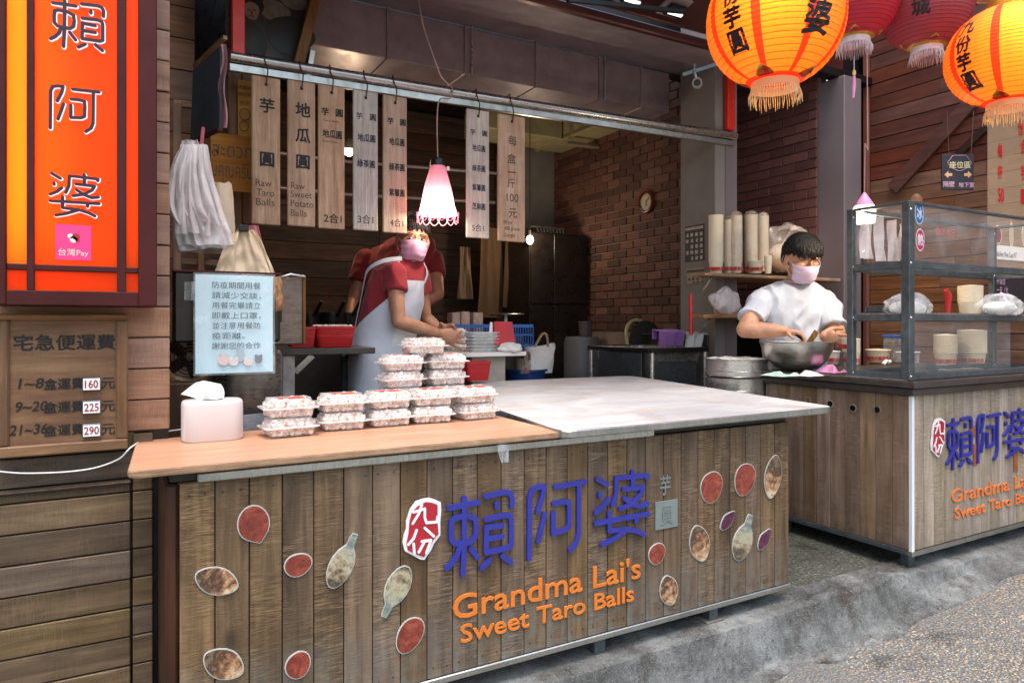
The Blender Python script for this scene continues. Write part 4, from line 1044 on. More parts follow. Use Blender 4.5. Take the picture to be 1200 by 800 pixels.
# drum below
c_ = P(290, 497, Y=2.62)
dr = thing('steel_drum', 'dark scuffed steel drum below the hanging notice', 'drum', (c_.x, 2.66, 0))
MB().lathe((c_.x, 2.66, 0), [(.118, .3), (.122, .31), (.124, .80), (.120, .805), (.126, .82), (.126, 1.0), (.118, 1.02), (.0, 1.022)], 32).build('body', metal('blackened steel', '7c7672', .28, (1, 1, 4), var=.3, dirt=.45, metallic=.7), dr, smooth=40)
MB().lathe((c_.x, 2.66, 0), [(.0, .0), (.12, .0), (.12, .3)], 16).build('base', M['black'], dr)
a, b = P(309, 500, Y=2.58), P(325, 440, Y=2.58)
up = thing('timber_post', 'short brown timber upright behind the taro boxes', 'post', (a.x, 2.58, 0))
MB().box(a.x, 2.58, 0, b.x, 2.60, b.z, .003).build('post', M['frame_z'], up)
# fan on the left
fc = P(222, 418, Y=2.72)
fa = thing('fan', 'cream desk fan with spiral wire guard behind the left wall', 'fan', fc)
MB().lathe(fc, [(.0, .06), (.05, .06), (.085, .03), (.088, 0)], 24, YZ).build('housing', M['cream'], fa, smooth=40)
for i in range(6): r = .014+.012*i; MB().tube([fc+V(r*math.cos(a), -.010+.02*(r/.09)**2, r*math.sin(a)) for a in [2*math.pi*k/24 for k in range(25)]], .0016, 4).build('guard_ring', M['wire'], fa)
for i in range(5):
    a = 2*math.pi*i/5; d = V(math.cos(a), 0, math.sin(a)); e = V(-math.sin(a), 0, math.cos(a))
    MB().obox(fc+d*.045+V(0, .02, 0), d*.032, e*.02+V(0, .006, 0), V(0, .001, 0)).build('blade', M['black'], fa)
MB().box(fc.x-.09, 2.70, .3, fc.x+.10, 2.88, fc.z-.09, .006).build('stand_box', M['frame_z'], fa)
# crumpled brown bag right of the notice, and the steel box on the wall
a = P(325, 344, Y=2.47)
def bagshape(c, w_, d_, h_, seed, folds=.25, open_=True):
    m = MB(); 
    def f(u, v):
        an = 2*math.pi*u; k = v
        r = (1-.35*k*k) * (1+folds*mnoise.noise(V(math.cos(an)*2+seed, math.sin(an)*2, k*3))+folds*.5*mnoise.noise(V(math.cos(an)*6+seed, math.sin(an)*6, k*7)))
        if k < .12: r *= .55+.45*(k/.12)**.5
        return V(c[0]+w_*r*math.cos(an), c[1]+d_*r*math.sin(an), c[2]+h_*(k+.05*mnoise.noise(V(an, k*2, seed))))
    return m.grid(f, 40, 18)
tag(bagshape((a.x, 2.50, a.z-.06), .022, .03, .12, 3, .5).build('paper_bag', M['thai'], smooth=80), 'crumpled tan bag tucked behind the right edge of the notice', 'bag')
a, b = P(321, 404, Y=2.90), P(355, 325, Y=2.90)
wb = thing('steel_cabinet', 'small scratched brown-grey steel cabinet beside the notice', 'cabinet', (a.x, 2.95, a.z))
MB().box(a.x-.02, 2.90, a.z, b.x, 3.1, b.z, .005).build('case', metal('worn brown steel', '7a6a60', .4, (1, 1, 3), var=.35, dirt=.5, metallic=.5), wb)
MB().obox((b.x+.004, 2.895, (a.z+b.z)/2), (.006, 0, 0), (0, .004, 0), (0, 0, (b.z-a.z)/2), .002).build('edge_strip', M['frame_z'], wb)
MB().tube([V(a.x+.01, 2.89, b.z-.008), V((a.x+b.x)/2, 2.86, b.z+.008), V(b.x+.005, 2.89, b.z+.002)], .006, 8).build('handle', M['steel'], wb, smooth=60)
# back bench with red tubs
BYY = 3.25
zt = P(380, 408, Y=BYY).z
xa_, xb_ = P(318, 408, Y=BYY).x, P(440, 408, Y=BYY).x
be = thing('work_bench', 'back bench with worn pale legs holding red tubs', 'bench', (xa_, BYY, 0))
MB().box(xa_, BYY, zt-.03, xb_, BYY+.5, zt, .003).build('bench_top', M['slab'], be)
a = P(339, 430, Y=BYY+.01).x; MB().box(a-.03, BYY+.01, 0, a+.025, BYY+.05, zt-.031, .003).build('leg', plain('chipped white leg', 'a9a29c', .6, var=.3, scale=20), be)
MB().bar(P(345, 436, Y=BYY+.03), P(366, 416, Y=BYY+.03), .02, .03, b=.002).build('brace', M['alu'], be)
MB().box(xb_-.05, BYY+.4, 0, xb_, BYY+.45, zt-.031, .003).build('leg', M['darksteel'], be)
def tub(lab, u, v, w_, h_, Y, mat=None, fill=None):
    p = P(u, v, Y=Y); k = P(u, v, Y=Y).z-P(u, v+1, Y=Y).z; W = w_*k/2; H = h_*k
    r = thing('tub', lab, 'tub', (p.x, Y+.1, p.z)); m = MB(); base = rounded([(-1, -1), (1, -1), (1, 1), (-1, 1)], .3, 3); l = len(base)
    lv = [(.001, .8, .8), (.004, .82, .82), (H*.86, .95, .95), (H*.88, 1.0, 1.0), (H, 1.0, 1.0), (H, .93, .93), (H*.5, .9, .9)]
    for z, sx, sy in lv: m.v += [V(p.x+q_.x*sx*W, Y+.1+q_.y*sy*W*.7, p.z+z) for q_ in base]
    for k_ in range(len(lv)-1):
        for i in range(l): j = (i+1) % l; m.f.append([k_*l+i, k_*l+j, (k_+1)*l+j, (k_+1)*l+i]); m.m.append(0)
    m.f.append([6*l+i for i in range(l)]); m.m.append(0); m.f.append(list(range(l))[::-1]); m.m.append(0)
    m.build('bin', mat or M['red_plastic'], r, smooth=35)
    if fill:
        m = MB(); q2 = random.Random(u)
        for i in range(40): m.ell(V(p.x+q2.uniform(-.8, .8)*W, Y+.1+q2.uniform(-.5, .5)*W, p.z+H*.93), .015, 6, 4)
        tag(m.build('contents', fill, r, smooth=50), kind='stuff')
    return r
tub('small red plastic tub beside the steel cabinet', 358, 407, 34, 24, BYY+.03)
tub('larger red plastic tub with white contents behind the woman', 396, 407, 50, 25, BYY+.05, fill=M['balls'])
for u, v, r_ in ((368, 360, .07), (395, 356, .09), (413, 362, .06)):
    p = P(u, 378, Y=4.0); q_ = thing('pan', {368: 'small', 395: 'wide', 413: 'narrow'}[u]+' black pan on the back stove behind the red tubs', 'pan', (p.x, 4.1, 1.0))
    MB().lathe((p.x, 4.1, 1.05), [(.0, 0), (r_*.9, 0), (r_, .03), (r_*1.02, .13), (r_*.98, .13), (r_*.9, .02)], 20).build('body', M['black'], q_, smooth=40)
    MB().tube([(p.x, 4.0, 1.16), (p.x+.03, 3.95, 1.24)], .01, 6).build('handle', M['black'], q_)
sv = thing('stove', 'dark soot-covered stove against the back boards', 'stove', (.9, 4.2, 0))
MB().box(.35, 3.95, 0, 1.7, 4.5, 1.02, .01).build('body', M['slab'], sv); MB().box(.33, 3.93, 1.021, 1.72, 4.52, 1.045, .005).build('top', M['darksteel'], sv)

# ---------------------------------------------------------------- wooden menu tags on the rail
def railpt(u):
    t = (u-270)/(862-270); return pa+(pb-pa)*((P(u, 100, Y=PY).x-pa.x)/(pb.x-pa.x))
def menu_tag(lab, u0, u1, v0, v1, mat, words, tilt=0, yaw=0):
    """words: list of (text, u centre, v centre, pixel height, bold, material, pixel width or None)"""
    Y = PY-.035; a, b = P(u0, v1, Y=Y), P(u1, v0, Y=Y); c = V((a.x+b.x)/2, Y, b.z)
    r = thing('menu_tag', lab, 'menu tag', c, 'wooden menu tags hanging from the rail')
    MB().box(a.x, Y, a.z, b.x, Y+.016, b.z, .004).build('board', mat, r)
    pr = railpt((u0+u1)/2); hx = c.x
    hp = [V(hx, Y-.006, b.z-.035), V(hx+.002, Y-.010, b.z-.01), V(hx+.006, Y-.004, b.z+.03), V(hx-.004, pr.y-.028, pr.z-.01), V(hx-.006, pr.y-.024, pr.z+.016), V(hx, pr.y, pr.z+.031), V(hx+.004, pr.y+.026, pr.z+.01), V(hx+.002, pr.y+.028, pr.z-.02)]
    MB().tube(smooth_pts(hp, 4), .0032, 6).build('hook', M['wire'], r, smooth=60)
    MB().lathe(V(hx, Y-.0008, b.z-.035), [(.0001, 0), (.008, 0)], 12, YZ).build('hole', M['black'], r)
    k = P(300, 200, Y=Y).z-P(300, 201, Y=Y).z
    for s, u, v, hp_, bo, mt, wd in words:
        p = P(u, v, Y=Y); nl = s.count('\n')+1
        text(s, 'lettering', M[mt], r, V(p.x, Y, p.z), UX, UZ, hp_*k*1.08, bold=bo, center=True, proud=.0012, fitw=wd*k if wd else None, line=.95)
    if tilt: r.rotation_euler = (0, R_(tilt), 0)
    return r
IK = 'ink'
menu_tag('leftmost wooden menu tag reading Raw Taro Balls', 295, 328.5, 93, 262, M['tag'], [('芋', 313, 124, 17, .025, IK, None), ('圓', 313, 187, 17, .03, IK, None), ('Raw', 309, 214.5, 11, -.002, 'ink_faint', 18), ('Taro', 311, 226, 11, -.002, 'ink_faint', 20), ('Balls', 311, 237, 11, -.002, 'ink_faint', 21)])
menu_tag('wooden menu tag reading Raw Sweet Potato Balls', 337, 369.5, 98, 264, M['tag'], [('地', 355, 129, 17, .025, IK, None), ('瓜', 355, 159, 17, .025, IK, None), ('圓', 355, 190, 17, .03, IK, None), ('Raw', 349, 218, 10.5, -.002, 'ink_faint', 16), ('Sweet', 353, 228, 10.5, -.002, 'ink_faint', 25), ('Potato', 354, 239, 10.5, -.002, 'ink_faint', 27), ('Balls', 350, 250, 10.5, -.002, 'ink_faint', 19)])
menu_tag('reddish wooden menu tag ending in 2合1', 373, 404, 103, 267, M['tag'], [('芋', 381, 131, 9.5, .025, IK, None), ('圓', 397.5, 133, 9.5, .03, IK, None), ('地瓜圓', 389.5, 157.5, 10, .025, IK, 24), ('Taro Balls', 388, 142, 3.5, 0, 'ink_faint', 20), ('Sweet Potato', 387, 166, 3.5, 0, 'ink_faint', 20), ('2合1', 390, 256, 11.5, .012, IK, 22)])
menu_tag('grey weathered wooden menu tag ending in 3合1', 414, 443, 109, 269, M['tag_grey'], [('芋', 421, 136, 8.5, .01, 'ink_blue', None), ('圓', 437, 138, 8.5, .02, 'ink_blue', None), ('地瓜圓', 429.5, 162, 9.5, .025, 'ink_blue', 23), ('綠茶圓', 429, 192, 9.5, .025, 'ink_blue', 23), ('3合1', 428.5, 257, 11.5, .0, IK, 20)])
menu_tag('tan wooden menu tag ending in 4合1 above the head of the woman', 449, 477, 115, 272, M['tag'], [('芋', 457.5, 142, 8.5, .025, IK, None), ('圓', 472, 144, 8.5, .03, IK, None), ('地瓜圓', 465, 166.5, 9.5, .025, IK, 21), ('綠茶圓', 465, 196, 9.5, .025, IK, 21), ('紫薯圓', 465, 226, 9.5, .025, IK, 21), ('4合1', 465, 261, 10.5, .0, IK, 18)])
menu_tag('pale grey wooden menu tag ending in 5合1 right of the pink lamp', 547, 573.5, 131, 278, M['tag_grey'], [('芋', 554, 155, 8, .01, 'ink_blue', None), ('圓', 568, 157, 8, .02, 'ink_blue', None), ('地瓜圓', 561, 174, 9, .02, 'ink_blue', 20), ('綠茶圓', 561, 197.5, 9, .02, 'ink_blue', 20), ('紫薯圓', 561, 220, 9, .02, 'ink_blue', 20), ('芝麻圓', 561, 242, 9, .02, 'ink_blue', 20), ('5合1', 560, 267, 10, .0, IK, 18)])
menu_tag('tan wooden price tag reading 每盒一斤100元', 584, 615.5, 138, 282, M['tag'], [('每', 600.5, 165, 14, .008, 'ink_faint', None), ('盒', 599.5, 186, 14, .008, 'ink_faint', None), ('一', 599.5, 202, 13, .01, 'ink_faint', None), ('斤', 599, 215, 13, .008, 'ink_faint', None), ('100', 600.5, 232, 15, .006, 'ink_faint', 19), ('元', 601, 250, 14, .008, 'ink_faint', None), ('100 per', 595, 261, 7, 0, 'ink_faint', 15), ('600 grams', 600, 268.5, 7, 0, 'ink_faint', 24), ('(Large)', 597, 276, 7, 0, 'ink_faint', 18)])

# thai card, yellow poster, backing uprights
TH = 3.50
a, b = P(247, 222, Y=TH), P(297, 161, Y=TH)
th = thing('thai_card', 'brown card with hand-drawn Thai writing beside the tags', 'sign', (a+b)/2)
MB().box(a.x, TH, a.z, b.x, TH+.008, b.z, .001).build('card', M['thai'], th)
k = P(270, 200, Y=TH).z-P(270, 201, Y=TH).z
for s, v in (('สะดวก', 178), ('มคุณครับ', 202)):
    p = P(272, v, Y=TH); text(s, 'lettering', M['ink_faint'], th, V(p.x, TH, p.z), UX, UZ, 24*k, bold=-.002, center=True, proud=.001, fitw=44*k)
a, b = P(279, 164, Y=3.56), P(296, 96, Y=3.56)
yp = thing('yellow_poster', 'narrow yellow printed poster half hidden behind the first menu tag', 'poster', (a+b)/2)
MB().box(a.x, 3.56, a.z, b.x+.03, 3.563, b.z, 0).build('sheet', plain('mustard paper', 'b07f2e', .7, var=.2, scale=12), yp)
for s, v, h_ in (('大家好', 103, 5), ('請排隊', 111, 5), ('謝謝', 121, 6)):
    p = P(287, v, Y=3.56); text(s, 'lettering', M['ink_faint'], yp, V(p.x, 3.56, p.z), UX, UZ, h_*k, center=True, proud=.001)
for u, v, r_ in ((287, 134, 6), (286, 148, 5)):
    p = P(u, v, Y=3.559); MB().tube([p+V(r_*k*math.cos(t_), 0, r_*k*math.sin(t_)*1.2) for t_ in [2*math.pi*j/14 for j in range(15)]], .0018, 5).build('drawn_ring', M['ink_faint'], yp)
up = thing('timber_rack', 'brown timber uprights and rails behind the hanging bags', 'rack', P(250, 300, Y=3.66))
for u0, u1, v0, v1, y in ((268, 283, 78, 440, 3.60), (284, 302, 80, 262, 3.64), (203, 213, 120, 330, 3.68), (232, 240, 150, 330, 3.72)):
    a, b = P(u0, v1, Y=y), P(u1, v0, Y=y); MB().box(a.x, y, max(a.z, .1), b.x, y+.03, b.z, .003).build('upright', M['frame_z'], up)
for v in (306, 320, 232, 120):
    a, b = P(203, v, Y=3.75), P(300, v, Y=3.75); MB().box(a.x, 3.755, a.z-.015, b.x, 3.78, a.z+.015, .003).build('rail', M['frame'], up)
a, b = P(200, 500, Y=3.9), P(330, 60, Y=3.9)
pw_ = thing('partition', 'dark brown board partition at the left inside the stall', 'wall', (a.x, 3.9, 0))
plank_rows(pw_, wood('brown partition boards', '3a2517', '5d402b', '7a573c', 'X', 1, .6, vary=.3), a.x-.2, P(296, 200, Y=3.9).x, 0, 3.0, .16, 3.9)

# folded dark menu panels hanging at the upper left, with pink cloth
for (c4, lab, mt) in (([(203, 75), (262, -22), (268, 36), (226, 74)], 'upper dark framed menu panel hanging beside the red post', 'x'), ):
    pass
pn = thing('menu_folder', 'upper dark brown panel hanging at an angle over the bags', 'panel', P(245, 40, Y=2.9))
A4 = [P(228, 78, Y=3.05), P(264, 44, Y=2.75), P(264, -25, Y=2.75), P(228, -10, Y=3.05)]
MB().prism(A4, (.012, .012, 0)).build('board', M['blackpaint'], pn); MB().bar(A4[0], A4[1], .014, .014).build('edge', M['frame'], pn); MB().bar(A4[1], A4[2], .014, .014).build('edge', M['frame_z'], pn)
pn = thing('menu_folder', 'lower grey panel hanging over the bundle of white bags', 'panel', P(240, 110, Y=2.9))
A4 = [P(223, 168, Y=3.0), P(257, 152, Y=2.72), P(258, 54, Y=2.72), P(226, 82, Y=3.0)]
MB().prism(A4, (.012, .012, 0)).build('board', plain('dull slate board', '3d3f42', .5, var=.15), pn); MB().bar(A4[0], A4[1], .012, .012).build('edge', M['darkred'], pn)
pc = P(262, 105, Y=2.74)
tag(MB().grid(lambda u, v: P(258+7*u+2*math.sin(v*9), 52+98*v, Y=2.74-.02*math.sin(u*7+v*3)), 8, 18).build('pink_sheet', cloth('pink paper', 'b98088'), smooth=80), 'strip of pink paper hanging at the edge of the grey panel', 'paper')

# bundle of white carrier bags hanging on the wall end
hb_ = thing('bag_bundle', 'thick bundle of white carrier bags hanging by the wall end', 'bags', P(232, 180, Y=2.62))
rr = random.Random(8)
for i in range(8):
    y = 2.60+.016*i
    def f(u, v, i=i, y=y):
        nn = mnoise.noise; cu_ = 222+20*v**1.3+3*nn(V(v*2, i, 0)); w_ = 9+24*min(1, v*1.15)**.9; w_ *= 1+.12*nn(V(v*3, i*2.1, 4))
        p = P(cu_+(u-.5)*2*w_, 164+4*i*.3+(124+7*nn(V(u*2.5, i*3.3, 1)))*v**.95, Y=y)
        fo = .018*nn(V(u*4.5+i*1.7, v*1.2, i))+.010*nn(V(u*11+i, v*2.2, i+5)) + (.010*nn(V(u*7, v*9, i)) if v > .75 else 0)
        return p+V(0, fo-.02*math.sin(math.pi*u)*v, 0)
    MB().grid(f, 30, 30).build('bag', M['bag'], hb_, smooth=80)
def strap(parent, ctrl, w_, seed, mat):
    """a thin folded bag handle hanging along ctrl"""
    pts = smooth_pts(ctrl, 6); n_ = len(pts)
    def f(u, v):
        i = min(n_-1, int(v*(n_-1))); p = pts[i]; ww = w_*(.55+.6*abs(math.sin(v*3+seed))); a = (u-.5)*2
        return p + V(a*ww, -.010*(1-a*a) + .006*mnoise.noise(V(u*4, v*5, seed)), .004*mnoise.noise(V(u*5, v*8, seed+2)))
    MB().grid(f, 9, n_).build('handle', mat, parent, smooth=80)
for j in range(9):
    u0 = 206+4.6*j; s_ = rr.uniform(-4, 4)
    strap(hb_, [P(215+3*j, 170, Y=2.590), P(u0+s_, 200, Y=2.570-.004*(j % 3)), P(u0-4+1.8*j+s_, 240, Y=2.566-.004*(j % 2)), P(211+6*j-s_, 268+9*math.sin(j*2.3), Y=2.575)], .011+.004*(j % 2), j*1.7, M['bag'])
MB().tube([P(238, 150, Y=2.66), P(236, 172, Y=2.62)], .006, 6).build('tie', cloth('pink string', 'a8505c'), hb_)
cb = P(262, 252, Y=2.8)
tag(bagshape((cb.x, 2.82, P(262, 292, Y=2.8).z), .045, .02, .25, 12, .12).build('bread_bag', M['bag_beige'], smooth=80), 'pale flat bag hanging behind the white carrier bags', 'bag')
bb = P(284, 296, Y=2.62)
bgs = thing('bag_bundle', 'bunch of beige plastic bags on top of the monitor', 'bags', bb)
for i in range(6):
    y = 2.60+.016*i
    def f(u, v, i=i, y=y):
        p = P(286+i*1.5-3+(u-.5)*(22+42*v**.8), 271+50*v+2*math.sin(u*9+i), Y=y); return p+V(0, .022*mnoise.noise(V(u*5+i, v*1.4, i))+.012*mnoise.noise(V(u*12, v*3, i)), 0)
    MB().grid(f, 24, 12).build('bag', M['bag_beige'], bgs, smooth=80)
def f(u, v):
    p = P(296+12*v+(u-.5)*14, 264+50*v, Y=2.70); return p+V(0, .01*math.sin(u*9), 0)
tag(MB().grid(f, 8, 12).build('pink_bag', cloth('dusty pink bag', 'b06670'), smooth=80), 'dusty pink bag strip hanging behind the beige bags', 'bag')
p = P(285, 268, Y=2.6); tag(MB().box(p.x-.018, 2.58, p.z-.012, p.x+.016, 2.60, p.z+.012, .003).build('binder_clip', M['black']), 'black binder clip gripping the beige bags', 'clip')

# large photo poster behind the rail at upper left (two faint figures and a straw hat)
PZ = 3.66
a, b = P(286, 62, Y=PZ), P(352, -40, Y=PZ)
po = thing('photo_poster', 'dark photograph poster of a woman with a straw hat behind the rail', 'poster', (a+b)/2)
MB().box(a.x-.04, PZ, a.z-.03, b.x+.05, PZ+.01, b.z).build('sheet', plain('dark photo print', '2c2220', .35, var=.5, scale=5, bmp=0), po)
def disc(par, u, v, ru, rv, mat, y, name='photo_shape'):
    p = P(u, v, Y=y); kk_ = P(u, v, Y=y).z-P(u, v+1, Y=y).z
    pts = [V(p.x+ru*kk_*math.cos(t_)*(1+.08*math.sin(3*t_+u)), y, p.z+rv*kk_*math.sin(t_)*(1+.07*math.cos(2*t_+v))) for t_ in [2*math.pi*j/20 for j in range(20)]]
    return MB().prism(pts, (0, .0006, 0)).build(name, mat, par)
M['ph1'] = plain('photo tan', '83695a', .4, var=.2, scale=14, bmp=0); M['ph2'] = plain('photo straw', '6f6455', .4, var=.3, scale=30, bmp=0); M['ph3'] = plain('photo black', '171213', .4, bmp=0, var=.5)
disc(po, 322, 13, 17, 13, M['ph2'], PZ-.002); disc(po, 340, 42, 28, 22, M['ph3'], PZ-.003); disc(po, 296, 52, 16, 26, M['ph3'], PZ-.003)
disc(po, 297, 6, 11, 14, M['ph3'], PZ-.004); disc(po, 295, 13, 8.5, 11, M['ph1'], PZ-.005); disc(po, 345, 3, 16, 8, M['ph2'], PZ-.0045)
for du, dv, ru, rv in ((-3.2, -1, 2, .8), (3.2, -1, 2, .8), (0, 6, 3, .8), (0, 2, 1, 1.8)): disc(po, 295+du, 13+dv, ru, rv, M['ph3'], PZ-.0058)

# ================================================================ people
def organic(name, mb, voxel, it, mat, parent, fac=.5, noise=0, nscale=8):
    """one continuous skin over the overlapping volumes in mb"""
    o0 = WORLDLOC.get(parent.name, Vector()) if parent else Vector()
    me = bpy.data.meshes.new(name); me.from_pydata([p-o0 for p in mb.v], [], mb.f); recalc(me)
    ob = bpy.data.objects.new('tmp_body', me); COL.objects.link(ob)
    r = ob.modifiers.new('r', 'REMESH'); r.mode = 'VOXEL'; r.voxel_size = voxel
    sm = ob.modifiers.new('s', 'SMOOTH'); sm.iterations = it; sm.factor = fac
    dg = bpy.context.evaluated_depsgraph_get(); m2 = bpy.data.meshes.new_from_object(ob.evaluated_get(dg))
    bpy.data.objects.remove(ob); m2.name = name; m2.materials.clear(); m2.materials.append(mat)
    if noise:
        nm = [v.normal.copy() for v in m2.vertices]
        for v, n in zip(m2.vertices, nm):
            q_ = v.co*nscale; w_ = mnoise.noise(Vector((q_.x+q_.z*.4, q_.y, q_.z*.55))) + .5*mnoise.noise(Vector((q_.x*2.3-q_.z, q_.y*2.3, q_.z*1.4+7)))
            v.co += n*noise*(1-abs(w_)*3.0)*.5
    m2.shade_smooth(); o = bpy.data.objects.new(name, m2); COL.objects.link(o)
    if parent: o.parent = parent
    WORLDLOC[o.name] = o0; return o
def loft(mb, rings, seg=20, power=1.0):
    vs = []; fs = []; n = len(rings)
    for c, a, b in rings:
        for k in range(seg):
            t = 2*math.pi*k/seg; ct, st_ = math.cos(t), math.sin(t)
            vs.append(c + a*(abs(ct)**power*(1 if ct >= 0 else -1)) + b*(abs(st_)**power*(1 if st_ >= 0 else -1)))
    for i in range(n-1):
        for k in range(seg): a_ = i*seg+k; b_ = i*seg+(k+1) % seg; fs.append((a_, b_, b_+seg, a_+seg))
    fs.append(list(range(seg))[::-1]); fs.append([(n-1)*seg+k for k in range(seg)]); mb.add(vs, fs)
def D(u, v, k): return P(u, v, D=k)
def frame3(fwd, up=V(0, 0, 1)):
    f = fwd.normalized(); x = f.cross(up).normalized(); z = x.cross(f).normalized()
    return Matrix((x, f, z)).transposed()      # columns: face-right, forward, up
def head_parts(mb, c, Mh, s):
    def e(p, r, seg=14, rings=10): mb.ell(c + Mh @ (Vector(p)*s), tuple(x*s for x in r), seg, rings, Mh)
    e((0, -.012, .028), (.074, .092, .086)); e((0, .018, -.040), (.056, .066, .066)); e((0, .050, -.086), (.028, .024, .020))
    for q_ in (-1, 1):
        e((q_*.032, .050, -.022), (.030, .030, .034)); e((q_*.075, -.004, -.008), (.009, .018, .030)); e((q_*.030, .060, .028), (.026, .018, .010))
    e((0, .088, -.018), (.011, .018, .020)); e((0, .080, .004), (.007, .016, .024)); e((0, .078, -.055), (.020, .012, .010))
def face_details(parent, c, Mh, s, mask, look='open', brow=None):
    L = lambda x, y, z: c + Mh @ V(x*s, y*s, z*s)
    for q_ in (-1, 1):
        if look == 'open':
            MB().ell(L(q_*.030, .0775, .006), (.0135*s, .008*s, .0062*s), 12, 8, Mh).build('eye', plain('eye white', 'cfc6c0', .25, bmp=0), parent, smooth=80)
            MB().ell(L(q_*.030+.002, .0845, .0055), (.0062*s, .003*s, .0058*s), 10, 6, Mh).build('iris', M['eye'], parent, smooth=80)
        pts = [L(q_*(.030+.016*t_), .0855-.010*t_*t_-(.004 if t_*q_ > 0 else 0)*abs(t_), .0115-.006*t_*t_ if look == 'open' else .002-.004*(1-t_*t_)) for t_ in (-1, -.5, 0, .5, 1)]
        MB().tube(pts, [.0005*s, .0011*s, .0013*s, .0011*s, .0005*s], 6).build('eyelid', M['eye'], parent, smooth=80)
        if look == 'open':
            MB().tube([p - Mh @ V(0, .001, .0125*s) for p in pts], .0009*s, 5).build('lower_lid', M['skin3'], parent, smooth=80)
        pts = [L(q_*(.031+.020*t_), .0845-.010*t_*t_, .030-.006*t_*t_+q_*0) for t_ in (-1, -.5, 0, .5, 1)]
        MB().tube(pts, [.0008*s, .0018*s, .002*s, .0017*s, .0007*s], 6).build('eyebrow', M['hair'], parent, smooth=80)
    def mk(u, v):
        a = (u-.5)*2; hor = 1.18*a; z = -.006 + .010*math.exp(-(a*2.5)**2) - v*(.098-.020*abs(a)**2)
        br = .074*(1-.16*v) + .0015*math.sin(v*math.pi*6); yb = .012+.004*v
        bulge = .022*math.exp(-(a*2.2)**2)*(1-abs(v-.25)*1.2) + .008*math.sin(math.pi*v)
        if v > .75: bulge -= .03*(v-.75)*2
        return L((br*1.0)*math.sin(hor), yb + (.078+bulge)*math.cos(hor*.96)+.002, z)
    MB().grid(mk, 25, 17).build('face_mask', mask, parent, smooth=80)
    for q_ in (-1, 1):
        a = mk(.5+q_*.5, .05); b = mk(.5+q_*.5, .95); e = L(q_*.080, -.012, .014); e2 = L(q_*.080, -.014, -.026)
        MB().tube(smooth_pts([a, e, L(q_*.084, -.026, -.004), e2, b], 4), .0014*s, 5).build('ear_loop', mask, parent, smooth=80)
def hair_cap(parent, c, Mh, s, front=.052, side=.0, back=-.075, puff=1.0, fringe=0.0):
    def f(u, v):
        a = 2*math.pi*u      # 0 = front
        fr = max(0, math.cos(a)); bk = max(0, -math.cos(a)); sd = abs(math.sin(a))**3
        low = front*fr**.7 + back*bk**.8 + side*sd*(1-bk)*(1-fr*.4) - fringe*fr**2*(.5+.5*math.sin(a*9+2))*.6
        low += .006*math.sin(a*23)+.004*math.sin(a*41)
        top = .120
        t = min(1, v/.92); z = top + (low-top)*t**1.15
        zz = max(-1, min(1, (z-.028)/.092)); rr_ = math.sqrt(max(0, 1-zz*zz)) if z > .028 else (1-.12*((.028-z)/.1)**2)
        st_ = 1+.020*mnoise.noise(Vector((math.cos(a)*9, math.sin(a)*9, t*1.6)))+.012*mnoise.noise(Vector((math.cos(a)*30, math.sin(a)*30, t*2)))
        k = 1.10*puff*st_
        if v > .92: k = .96
        return c + Mh @ (V(.074*rr_*k*math.sin(a), -.012+.092*rr_*k*math.cos(a)+fringe*.25*fr*t, z+.004)*s)
    m = MB().grid(f, 120, 22); o = m.build('hair', M['hair'], parent, smooth=80)
    for side_, ang in ((0, 0),): pass
    # loose locks that break the outline
    rr_ = random.Random(4); m = MB()
    for i in range(420):
        u = rr_.random(); sw = rr_.uniform(-.035, .035); p0 = f(u, rr_.uniform(.02, .55)); p1 = f(u+sw, rr_.uniform(.6, .92)); pm = f(u+sw*.5, .5*(.3+.78)); n = (p1-c).normalized(); e_ = rr_.uniform(.001, .012)
        pm = (p0+p1)/2*.4+pm*.6 if (p0-p1).length > .03 else (p0+p1)/2
        m.tube([p0+n*.001*s, pm+n*rr_.uniform(.001, .006)*s, p1+n*.003*s, p1+n*.001*s-Mh @ V(0, 0, e_*s)], [.0012*s, rr_.uniform(.0018, .0034)*s, .0022*s, .0004*s], 4)
    tag(m.build('hair_locks', M['hair'], parent, smooth=80), kind='stuff'); return o
